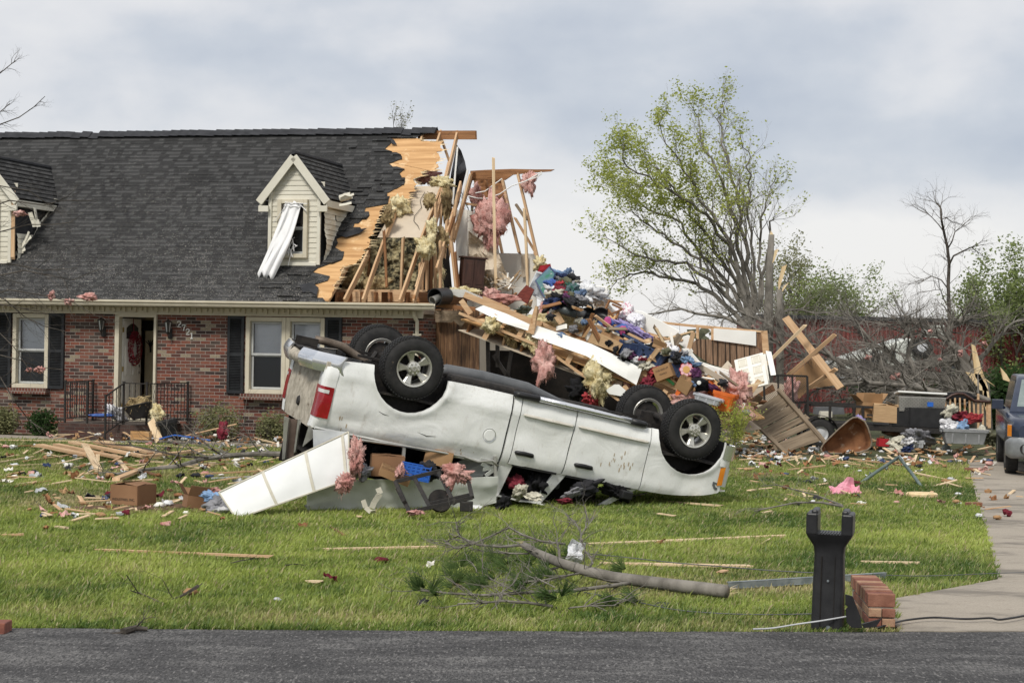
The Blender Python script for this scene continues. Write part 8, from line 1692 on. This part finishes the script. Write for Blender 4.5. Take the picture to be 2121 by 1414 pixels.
# ---- fallen branch
fb = thing('fallen_branch', 'large fallen pine branch with thick grey butt lying across the front lawn', 'branch', G(1300, 1225)); fo = fb.location.copy(); rs = random.Random(31); mb = MB(); tips = []
def bpth(px, up_): return [G(x, y, u + .035) - fo for (x, y), u in zip(px, up_)]
MAINB = bpth([(1505, 1224), (1460, 1219), (1400, 1212), (1330, 1203), (1270, 1195), (1215, 1182), (1160, 1165), (1110, 1144), (1085, 1128)], [.06, .06, .06, .07, .08, .12, .17, .22, .26])
mb.tube(MAINB, [.058, .060, .058, .055, .052, .048, .044, .040, .032], 12)
M_pneedle = leaf_mat('pine_needle', (.055, .10, .035), (.15, .21, .07)); nm = MB()
SUB = [([(1330, 1203), (1270, 1212), (1190, 1222), (1100, 1226), (1000, 1232), (930, 1228), (872, 1222)], [.05, .05, .05, .04, .04, .05, .06], .019), ([(1220, 1183), (1170, 1192), (1120, 1202), (1080, 1204)], [.10, .1, .08, .07], .011), ([(1100, 1138), (1080, 1128), (1040, 1132), (990, 1128), (950, 1110), (925, 1120)], [.25, .28, .22, .2, .22, .2], .016), ([(1170, 1126), (1120, 1120), (1085, 1108), (1055, 1092), (1020, 1108), (975, 1128), (945, 1136), (920, 1120)], [.2, .24, .28, .30, .26, .2, .16, .2], .012), ([(1160, 1165), (1158, 1140), (1152, 1118)], [.17, .26, .33], .014), ([(1215, 1182), (1228, 1165), (1222, 1150), (1210, 1142)], [.12, .2, .24, .26], .010), ([(1095, 1146), (1040, 1145), (1000, 1140), (970, 1134)], [.2, .17, .15, .13], .009), ([(1200, 1130), (1205, 1105), (1190, 1080), (1173, 1065)], [.2, .3, .38, .42], .008), ([(1205, 1105), (1214, 1090), (1216, 1075)], [.3, .36, .4], .006), ([(955, 1110), (946, 1095), (944, 1080)], [.22, .3, .34], .006),
       ([(1145, 1255), (1090, 1247), (1040, 1244), (1000, 1248), (948, 1250)], [.03, .05, .06, .05, .05], .013), ([(1035, 1244), (1040, 1225), (1065, 1208)], [.06, .12, .16], .007), ([(1180, 1258), (1220, 1254), (1275, 1253)], [.03, .04, .05], .007), ([(1155, 1175), (1120, 1182), (1100, 1180)], [.1, .08, .08], .010), ([(1060, 1220), (1020, 1200), (985, 1184)], [.05, .08, .1], .006), ([(1150, 1216), (1110, 1195), (1090, 1176)], [.05, .1, .12], .006)]
for pts, ups, r0 in SUB:
 q = bpth(pts, ups); mb.tube(q, [r0 * (1 - .65 * i / len(q)) for i in range(len(q))], 7, cap=True)
 for i in range(1, len(q)):
  e = (q[i] - q[i - 1]).normalized()
  for _ in range(4): grow(mb, q[i] - e * rs.uniform(0, .25), (e + V((rs.gauss(0, .5), rs.gauss(0, .4), rs.gauss(.1, .35)))).normalized(), rs.uniform(.12, .30), .0055, 2, tips, rs, spread=.6, up=.0, stop=.0005, segs=3, wob=.3, shrink=.6)
for x, y, u in [(x_, y_, .08) for x_, y_ in ((1000, 1175), (965, 1170), (1020, 1190), (1050, 1170), (1070, 1190), (985, 1200), (1110, 1205), (1140, 1190), (1120, 1140), (940, 1215), (890, 1225), (870, 1220), (1130, 1235), (1160, 1230), (1100, 1215), (1290, 1180), (1270, 1245), (1010, 1215), (950, 1190), (980, 1160), (1035, 1155), (1090, 1165), (1180, 1150), (1150, 1160), (1320, 1240))]:
 for _ in range(3):
  c = G(x + rs.uniform(-16, 16), y + rs.uniform(-8, 8), u + rs.uniform(-.04, .08)) - fo; dr = V((rs.uniform(-1, .2), rs.uniform(-.5, .5), rs.uniform(0, .35))).normalized()
  for k in range(42):
   e = (dr + V((rs.gauss(0, .45), rs.gauss(0, .4), rs.gauss(0, .35)))).normalized() * rs.uniform(.12, .21); w = e.orthogonal().normalized() * .0034; nm.add([c - w, c + w, c + e * .7 + w, c + e], [(0, 1, 2, 3)])
mb.build('limb', M_bark, fb, smooth=True); nm.build('needles', M_pneedle, fb)
mb = MB()
for c, s in ((MAINB[0] + V((.03, 0, 0)), 1), (MAINB[8], -1)):
 for k in range(9): a = k * .7; p = c + V((0, .03 * math.cos(a), .03 * math.sin(a))); mb.add([p + V((0, .012, 0)), p - V((0, .012, 0)), p + V((s * rs.uniform(.03, .10), 0, rs.uniform(-.01, .04)))], [(0, 1, 2)])
mb.build('split_end', M_split, fb)
sheet(G(1192, 1142, .22), .15, .20, M_bag, 'white plastic scrap caught on the fallen pine branch', 'plastic scrap', name='plastic_scrap', rot=(70, 20, 10), amp=.35)
slab([(1350, 1249), (1372, 1247), (1392, 1250), (1378, 1258), (1356, 1257)], lambda x, y: G(x, y, .03), (0, 0, 1), .008, M_felt, 'shingle_scrap', 'black shingle scrap in the grass below the thick end of the branch', 'shingle')
# ---- steel angle, cables
mb = MB(); a, b = G(1508, 1212, .05), G(1835, 1192, .05); mb.beam(a, b, .006, .055); mb.beam(a + V((0, .02, .028)), b + V((0, .02, .028)), .045, .005); mb.beam(a + V((0, .0, -.028)), b + V((0, .0, -.028)), .03, .005); tag(mb.build('steel_channel', M_galv), 'long galvanised steel channel lying behind the mailbox post', 'metal channel')
def cable(px, ups, r_, mat, lab, name='cable'):
 pts = [G(x, y, u) for (x, y), u in zip(px, ups)]; f = []
 for i in range(len(pts) - 1):
  p0, p1, p2, p3 = pts[max(i - 1, 0)], pts[i], pts[i + 1], pts[min(i + 2, len(pts) - 1)]
  for k in range(6): t = k / 6; f.append(.5 * ((2 * p1) + (p2 - p0) * t + (2 * p0 - 5 * p1 + 4 * p2 - p3) * t * t + (3 * p1 - p0 - 3 * p2 + p3) * t ** 3))
 mb = MB(); mb.tube(f + [pts[-1]], r_, 6); return tag(mb.build(name, mat, smooth=True), lab, 'cable')
cable([(1560, 1302), (1600, 1300), (1650, 1292), (1700, 1285), (1753, 1276)], [.05, .05, .07, .1, .13], .007, M_ltgrey, 'pale grey cable running left from the foot of the mailbox post')
cable([(1212, 1145), (1300, 1154), (1400, 1165), (1500, 1173), (1600, 1181), (1697, 1186)], [.1] * 6, .005, M_grey, 'thin grey wire from the pine branch to the mailbox post'); cable([(1210, 1226), (1320, 1246), (1400, 1262), (1500, 1270), (1600, 1272), (1698, 1270)], [.05] * 6, .005, M_grey, 'thin grey wire low across the lawn left of the mailbox post')
cable([(1830, 1190), (1900, 1192), (1980, 1190), (2050, 1187), (2140, 1184)], [.08, .07, .07, .07, .07], .004, M_grey, 'thin wire crossing the lawn behind the brick pier onto the driveway')
cable([(1815, 1300), (1845, 1291), (1880, 1283), (1935, 1278), (2000, 1281), (2050, 1279), (2075, 1282), (2140, 1271)], [.03, .06, .06, .06, .06, .06, .06, .06], .009, M_black, 'black cable lying over the driveway mouth')
# ---- timbers and sticks lying on the lawn
LT = [((200, 1138), (565, 1152), .07, M_wood, 'long thin brown batten alone on the left of the front lawn'), ((672, 1137), (905, 1132), .09, M_wood2, 'straight pale batten left of the pine branch'), ((1205, 1127), (1625, 1109), .11, M_wood2, 'long pale board behind the pine branch, the farther of two'), ((1245, 1166), (1553, 1172), .11, M_wood2, 'pale board behind the pine branch, the nearer of two'), ((1788, 1163), (1902, 1165), .06, M_wood2, 'short pale sliver right of the mailbox post'), ((635, 1203), (668, 1204), .05, M_wood2, 'tiny pale wood chip left of the pine branch'), ((0, 1108), (50, 1106), .08, M_wood, 'short reddish board at the left frame edge'), ((688, 1093), (712, 1108), .03, M_woodd, 'short dark twig of wood below the black rack'), ((1365, 1037), (1495, 1047), .07, M_wood2, 'pale splinter board in the grass below the truck nose'), ((1530, 970), (1560, 969), .08, M_wood, 'small board end right of the truck bumper'), ((1580, 1062), (1600, 1058), .05, M_wood2, 'short chip near the thin fallen branch'), ((1635, 972), (1710, 964), .07, M_wood, 'board piece left of the pink rag on the lawn'), ((1690, 940), (1860, 962), .09, M_wood, 'long split board in front of the rusty barrow tub'), ((1890, 978), (1955, 992), .09, M_wood2, 'split board right of the green tube frame'), ((1775, 968), (1850, 972), .05, M_woodd, 'thin plank behind the green tube frame'), ((1650, 1013), (1688, 1018), .06, M_wood2, 'pale offcut left of the green tube frame'),
      ((-10, 911), (235, 914), .10, M_wood2, 'very long pale board along the path, leftmost'), ((170, 913), (420, 928), .10, M_wood2, 'long pale board along the path below the steps'), ((80, 921), (195, 945), .20, M_wood, 'thick timber left end of the heap, pointing left'), ((115, 920), (250, 948), .16, M_wood, 'second thick timber of the heap, just right of the leftmost'), ((150, 916), (300, 945), .18, M_wood, 'third thick timber lying along the lumber heap'), ((200, 915), (330, 940), .20, M_wood, 'fourth timber in the middle of the lumber heap'), ((300, 945), (415, 932), .16, M_wood, 'timber at the right end of the lumber heap'), ((175, 920), (204, 974), .14, M_wood2, 'short board standing tilted across the lumber heap'), ((235, 938), (262, 972), .09, M_wood2, 'shorter tilted board right of the tilted one'), ((50, 955), (175, 938), .07, M_wood, 'thin batten sloping up to the lumber heap'), ((-5, 958), (70, 945), .05, M_wood2, 'thin batten at the left frame edge above the grass'), ((240, 992), (290, 972), .13, M_wood, 'split timber above the closed cardboard box'), ((222, 997), (320, 993), .06, M_wood2, 'pale batten behind the closed cardboard box'), ((0, 925), (80, 922), .09, M_woodd, 'dark beam end left of the lumber heap'), ((280, 954), (340, 957), .08, M_wood2, 'short pale board right of the lumber heap'), ((330, 965), (450, 960), .09, M_wood2, 'pale board under the long bare branch'), ((400, 982), (560, 974), .07, M_wood, 'board along the right of the long bare branch'), ((440, 990), (590, 984), .05, M_ltgrey, 'pale grey strip beyond the canopy panel tip'), ((30, 1008), (110, 995), .06, M_woodd, 'dark curved strip on the worn grass'), ((20, 964), (120, 960), .04, M_wood2, 'thin pale lath on the left lawn'), ((420, 940), (520, 945), .06, M_wood2, 'pale lath near the path below the double window'), ((240, 960), (330, 985), .10, M_woodd, 'dark timber under the tilted boards'), ((115, 1090), (140, 1093), .06, M_wood2, 'chip beside the bare soil patch'), ((5, 990), (32, 988), .05, M_woodd, 'dark stick end at the left frame edge')]
for a, b, w, m, lab in LT: board(G(*a, .036 + (.10 * (w > .12))), G(*b, .036 + .02 * random.random() + .03 * (w > .12)), w * .85, .022 + .02 * (w > .12), m, name='loose_board', label=lab, cat='board')
def stick(px, ups, r0, lab, seed, mat=M_barkd, tw=.3, dens=2, name='branch'):
 rs = random.Random(seed); pts = [G(x, y, u) for (x, y), u in zip(px, ups)]; o_ = pts[0].copy(); pts = [p - o_ for p in pts]; t = thing(name, lab, 'branch', o_); mb = MB(); mb.tube(pts, [r0 * (1 - .7 * i / len(pts)) for i in range(len(pts))], 7); tips = []
 for i in range(1, len(pts)):
  for _ in range(dens): e = (pts[i] - pts[i - 1]).normalized(); grow(mb, pts[i] - e * rs.uniform(0, .3), (e + V((rs.gauss(0, .6), rs.gauss(0, .5), rs.gauss(.2, .4)))).normalized(), tw, r0 * .3, 2, tips, rs, spread=.7, up=.05, stop=.0005, segs=3, wob=.3)
 mb.build('limb', mat, t); return t
stick([(590, 940), (540, 939), (480, 943), (420, 950), (370, 965), (320, 970), (280, 975), (220, 985)], [.25, .22, .2, .18, .15, .1, .1, .05], .05, 'long bare grey branch lying in front of the path toward the canopy panel', 1, M_bark, .6, 3)
stick([(430, 947), (380, 945), (330, 935), (270, 922), (210, 918)], [.2, .25, .3, .3, .3], .02, 'thinner bare branch curving over the lumber heap', 2, M_barkd, .5, 3); stick([(345, 845), (400, 895), (440, 930), (468, 948)], [.2, .35, .3, .1], .02, 'thin bare branch slanting down from the upturned planter to the path', 3, M_barkd, .3, 1)
stick([(1745, 1048), (1700, 1040), (1650, 1040), (1600, 1050), (1562, 1058)], [.25, .22, .2, .15, .1], .016, 'thin fallen branch behind the mailbox post, lower arm', 4, M_bark, .35, 2); stick([(1745, 1046), (1690, 1025), (1640, 1012), (1610, 1004), (1575, 1006)], [.25, .25, .25, .2, .15], .012, 'thin fallen branch behind the mailbox post, upper arm', 5, M_bark, .35, 2)
stick([(410, 1213), (380, 1232), (350, 1244)], [.14, .05, .03], .016, 'short crooked stick on the near left lawn', 6, M_barkd, .2, 1); stick([(292, 1230), (270, 1222)], [.03, .1], .006, 'thin twig left of the crooked stick', 7, M_barkd, .2, 1); stick([(340, 1250), (285, 1225), (262, 1190)], [.03, .06, .22], .006, 'upright twig beside the crooked stick', 8, M_barkd, .15, 1); stick([(475, 1166), (500, 1160), (530, 1156)], [.03, .06, .04], .007, 'small leafy twig beyond the long thin batten', 9, M_barkd, .15, 2)
stick([(590, 1170), (610, 1167), (650, 1172)], [.03, .05, .02], .006, 'small curved twig right of the leafy one', 10, M_barkd, .15, 1); stick([(255, 1308), (280, 1300), (305, 1302)], [.04, .05, .04], .03, 'rotten bark chunk at the road edge', 11, M_barkd, .1, 1); stick([(1340, 1020), (1300, 1030), (1250, 1035), (1190, 1030)], [.1, .08, .08, .05], .008, 'dry brush under the truck window', 12, M_bark, .3, 5)
# ---- boxes on the lawn
carton(G(276, 1043, .02), (.42, .42, .25), (0, 0, -24), M_carddk, 'closed brown cardboard box on the left lawn', flaps=(.15, .05, .2, .1), text=[('INDUSTRIES, INC.', (0, .07, .045))])
carton(G(407, 1052, .02), (.32, .28, .16), (0, 8, 22), M_carddk, 'crushed corrugated box near the tip of the canopy panel', flaps=(2.4, 2.6, 2.2, 2.0)); slab([(385, 1028), (403, 1008), (420, 1014), (402, 1036)], lambda x, y: P(x, y, 23.6), (0, 1, .5), .01, M_card, 'box_flap', 'cardboard flap with a dark stamp above the crushed box', 'cardboard')
# ================================================================= front of the house
pl = thing('planter', 'black planter with dead plants tipped over on the brick landing', 'planter', M=HM @ Matrix.Translation(HL(290, 866, -1.5)) @ Matrix.Rotation(R(-14), 4, 'Y')); mb = MB()
mb.grid(lambda u, v: V(((.14 + .14 * v) * 1.05 * math.cos(u * 6.283), (.10 + .08 * v) * math.sin(u * 6.283), .26 * v)), 28, 6); mb.tube([V((.29 * math.cos(k * .2244), .18 * math.sin(k * .2244), .26)) for k in range(29)], .012, 6); mb.build('pot', M_black, pl, smooth=True); blob('dead_plants', (0.02, 0, .30), (.22, .13, .10), M_tan, None, None, seed=4, n=20, strands=260, sl=.10, parent=pl)
fluff(325, 856, 35.2, 24, 34, M_yell, 'yellow insulation clump right of the tipped planter', seed=500, rough=.3); tote(HW(352, 905, -2.0), (.36, .3, .30), (0, -14, 20), M_black, 'black storage bin tipped over below the porch', cat='storage bin'); carton(HW(292, 910, -2.3), (.36, .2, .16), (0, 0, -3), M_ply, 'small tan wooden box in front of the steps', name='wooden_box', flaps=(0, 0, 0, 0)); board(HW(330, 912, -2.2), HW(313, 870, -1.9), .16, .03, M_wood2, name='loose_board', label='pale board leaning right of the small wooden box', cat='board', up=(0, 1, 0))
blob('blue_cushion', HW(210, 860, -1.0), (.26, .15, .04), CM['royal blue'], 'flat blue cushion on the landing between the railings', 'cushion', seed=1, rough=.1); cloth(HW(240, 856, -.8), (.22, .14, .09), CM['white'], 'crumpled white cloth on the landing by the door', 'cloth', seed=11)
cloth(HW(462, 893, -2.1), (.10, .08, .15), CM['crimson'], 'dark red cloth hanging over the debris below the double window', 'cloth', seed=12);
mb = MB(); pts = [HW(x, y, -2.2) for x, y in ((330, 909), (345, 905), (361, 901), (400, 906), (436, 912))]; mb.tube(pts, .016, 7); tag(mb.build('blue_pole', M_blue), 'bright blue plastic pole on the ground below the porch', 'pole'); mb = MB(); mb.tube([HW(385, 902, -1.9), HW(490, 878, -1.6)], .014, 7); tag(mb.build('broom_handle', M_wood), 'wooden broom handle slanting up under the double window', 'broom handle')
def bush(px, py, w, h, lab, mat, seed, off=-.7, n=1900, lf=.028):
 rs = random.Random(seed); c = HW(px, py, off); c.z = .08; t = thing('shrub', lab, 'shrub', c); mb = MB(); tips = []
 for k in range(10): grow(mb, V((rs.gauss(0, w * .1), rs.gauss(0, w * .1), 0)), V((rs.uniform(-1, 1), rs.uniform(-.7, .7), 1.3)), h * .42, .012, 2, tips, rs, spread=.6, up=.1, stop=.0005, segs=3)
 mb.build('stems', M_barkd, t); lm = MB()
 for _ in range(n):
  d = V((rs.gauss(0, 1), rs.gauss(0, 1), rs.gauss(0, 1))).normalized() * rs.random() ** .4; q = V((d.x * w / 2, d.y * w / 2.4, h * .52 + d.z * h / 2)) * (1 + .35 * mnoise.noise(d * 2.5 + V((seed, 0, 0)))); a = V((rs.gauss(0, 1), rs.gauss(0, 1), rs.gauss(0, .7))).normalized() * lf; b = a.orthogonal() * .5; lm.add([q - a, q - b, q + a, q + b], [(0, 1, 2, 3)])
 lm.build('crown', mat, t)
bush(452, 880, .95, .78, 'large olive green bush below the left pane of the double window', M_leafo, 1); bush(562, 885, .66, .62, 'olive bush beside the tailgate end of the truck', M_leafo, 2); bush(86, 900, .62, .55, 'round dark green bush left of the brick steps', M_leafd, 3); bush(8, 880, .62, .6, 'green bush at the left frame edge under the window', M_leafo, 4); bush(118, 905, .4, .2, 'dry tuft of straw coloured grass left of the steps', M_leafo, 5, n=300)
def pshrub(px, py, d, w, h, lab, seed):
 rs = random.Random(seed); c = V((P(px, py, d).x, d, .1)); t = thing('shrub', lab, 'shrub', c); mb = MB(); tips = []
 for k in range(9): grow(mb, V((rs.gauss(0, .05), rs.gauss(0, .05), 0)), V((rs.uniform(-.6, .6), rs.uniform(-.4, .4), 1.6)), h * .42, .010, 3, tips, rs, spread=.4, up=.3, stop=.0005, segs=3)
 mb.build('stems', M_bark, t); lm = MB(); leaves(lm, tips, rs, per=4, size=.018, spread=.05); lm.build('crown', M_leafy, t)
pshrub(1515, 910, 33.5, .8, 1.0, 'spindly light green shrub just right of the front wheel', 6)
# ---- bare tree off to the left whose twigs hang across the roof
ot = thing('bare_tree', 'bare twiggy tree mostly beyond the left frame edge, its twigs over the roof', 'tree', V((-9.6, 29, .05))); o_ = ot.location.copy(); mb = MB(); tips = []; rs = random.Random(8); hub = [V((-9.6, 29, .05)), V((-9.5, 29, 1.6)), V((-9.3, 28.8, 3.2)), V((-9.2, 28.8, 5.2)), V((-9.1, 28.7, 7.0))]; mb.tube([p - o_ for p in hub], [.16, .13, .10, .07, .03], 9)
for px in ([(-40, 800), (0, 780), (30, 830), (60, 870), (90, 890), (110, 905)], [(-40, 720), (0, 735), (40, 745), (80, 760), (130, 765)], [(-40, 600), (10, 620), (50, 655), (90, 675), (135, 686)], [(-60, 585), (0, 570), (50, 560), (110, 572), (150, 580), (210, 555)], [(-50, 500), (0, 480), (60, 465), (110, 465), (150, 460)], [(-50, 440), (20, 415), (90, 425), (130, 415), (190, 415)], [(-50, 380), (0, 385), (60, 395), (110, 430)], [(-50, 250), (0, 258), (40, 243), (70, 222), (93, 200)], [(-40, 170), (0, 152), (32, 126)], [(-50, 620), (20, 600), (80, 610), (150, 625), (200, 655)], [(-50, 640), (0, 630), (60, 640)], [(-50, 700), (0, 690), (30, 720), (60, 765)], [(-40, 545), (30, 548), (90, 560), (160, 555)], [(-50, 215), (0, 232), (20, 215)]):
 st = min(hub, key=lambda h: abs(h.z - P(0, px[0][1], 29).z)); pts = [st - o_] + [P(x, y, 28.4 + rs.uniform(-.3, .3)) - o_ for x, y in px]; mb.tube(pts, [.03] + [.012 * (1 - .75 * i / len(px)) for i in range(len(px))], 5, cap=False)
 for i in (2, 2, 3, 3, 4, 4, 5): i = min(i, len(pts) - 1); e = (pts[i] - pts[i - 1]).normalized(); grow(mb, pts[i].lerp(pts[i - 1], rs.random()), (e + V((rs.gauss(0, .3), rs.gauss(0, .3), rs.gauss(0, .5)))).normalized(), (.34 if px[0][1] > 300 else .16), .005, 2, tips, rs, spread=.6, up=.02, stop=.0003, segs=3, wob=.25)
mb.build('trunk', M_barkd, ot)
for x, y, w, h, lab in ((182, 615, 34, 12, 'pink insulation scrap on the gutter edge of the roof, the wide one'), (142, 624, 16, 12, 'pink insulation scrap on the gutter left of the wide one')): fluff(x, y, 34.9, w, h, M_pink, lab, seed=x, strands=40)
for x, y, w, h, lab in ((107, 612, 10, 14, 'pink scrap caught on a roof twig'), (82, 765, 18, 12, 'pink scrap caught on a twig in front of the left window'), (60, 766, 9, 9, 'small pink scrap caught left of the larger one'), (40, 442, 22, 9, 'pale pink scrap on the twigs by the broken dormer')): fluff(x, y, 28.3, w, h, M_pink, lab, seed=x + 7, strands=30)
# ================================================================= litter, all over
rs = random.Random(77); random.seed(78)
ZONES = [('around the lumber heap on the left lawn', 200, (0, 590), (918, 1000)), ('around the boxes on the left lawn', 70, (60, 470), (1015, 1075)), ('along the foot of the brick wall', 95, (100, 590), (872, 918)), ('on the ground in front of the trailer', 330, (1540, 2070), (905, 962)), ('on the right lawn near the tube frame', 60, (1530, 2000), (962, 1045)), ('sprinkled over the near lawn', 16, (60, 1650), (1060, 1290)), ('on the driveway', 18, (2010, 2121), (950, 1080)), ('at the right foot of the wreckage', 130, (1500, 1640), (880, 950))]
PAL = [('white', M_bag, 4), ('pale brown', M_card, 5), ('cream', M_drywhite, 4), ('pink', M_pink, 2), ('grey', M_ltgrey, 3), ('dark brown', M_woodd, 6), ('black', M_felt, 3), ('navy', M_navy, 1), ('maroon', M_maroon, 1), ('pale wood', M_wood2, 9), ('brown wood', M_wood, 7)]
for zone, cnt, xr, yr in ZONES:
 for k in range(cnt):
  x, y = rs.uniform(*xr), rs.uniform(*yr); cn, m, _ = rs.choices(PAL, [p[2] for p in PAL])[0]; g = 'litter ' + zone
  if zone == 'along the foot of the brick wall': p = HW(x, y, -1.0 - rs.random() * 1.3); p.z = .12 + rs.random() * .18
  else: p = G(x, y, .03 + .05 * rs.random())
  if 3.9 < p.z: continue
  if 'wood' in cn: L = rs.uniform(.08, .45) * (1.4 if 'lumber' in zone or 'trailer' in zone else 1); a = rs.uniform(0, 3.14); d = V((math.cos(a), math.sin(a), rs.uniform(-.05, .25))) * L; board(p - d / 2, p + d / 2, rs.uniform(.02, .07), .012, m, name='wood_scrap', label='%s splinter %s' % (cn, zone), cat='wood scrap', group=g, rag=.02)
  elif rs.random() < .6: sheet(p + V((0, 0, .01)), rs.uniform(.05, .17), rs.uniform(.04, .12), m, 'crumpled %s scrap %s' % (cn, zone), 'scrap', name='scrap', rot=(rs.uniform(-45, 45), rs.uniform(-30, 30), rs.uniform(0, 180)), group=g, n=5, amp=.4)
  else: s = rs.uniform(.02, .055); blob('debris_lump', p, (s * 1.4, s, s * .7), m, 'small %s lump %s' % (cn, zone), 'debris', seed=k, n=12, rough=.5, group=g)
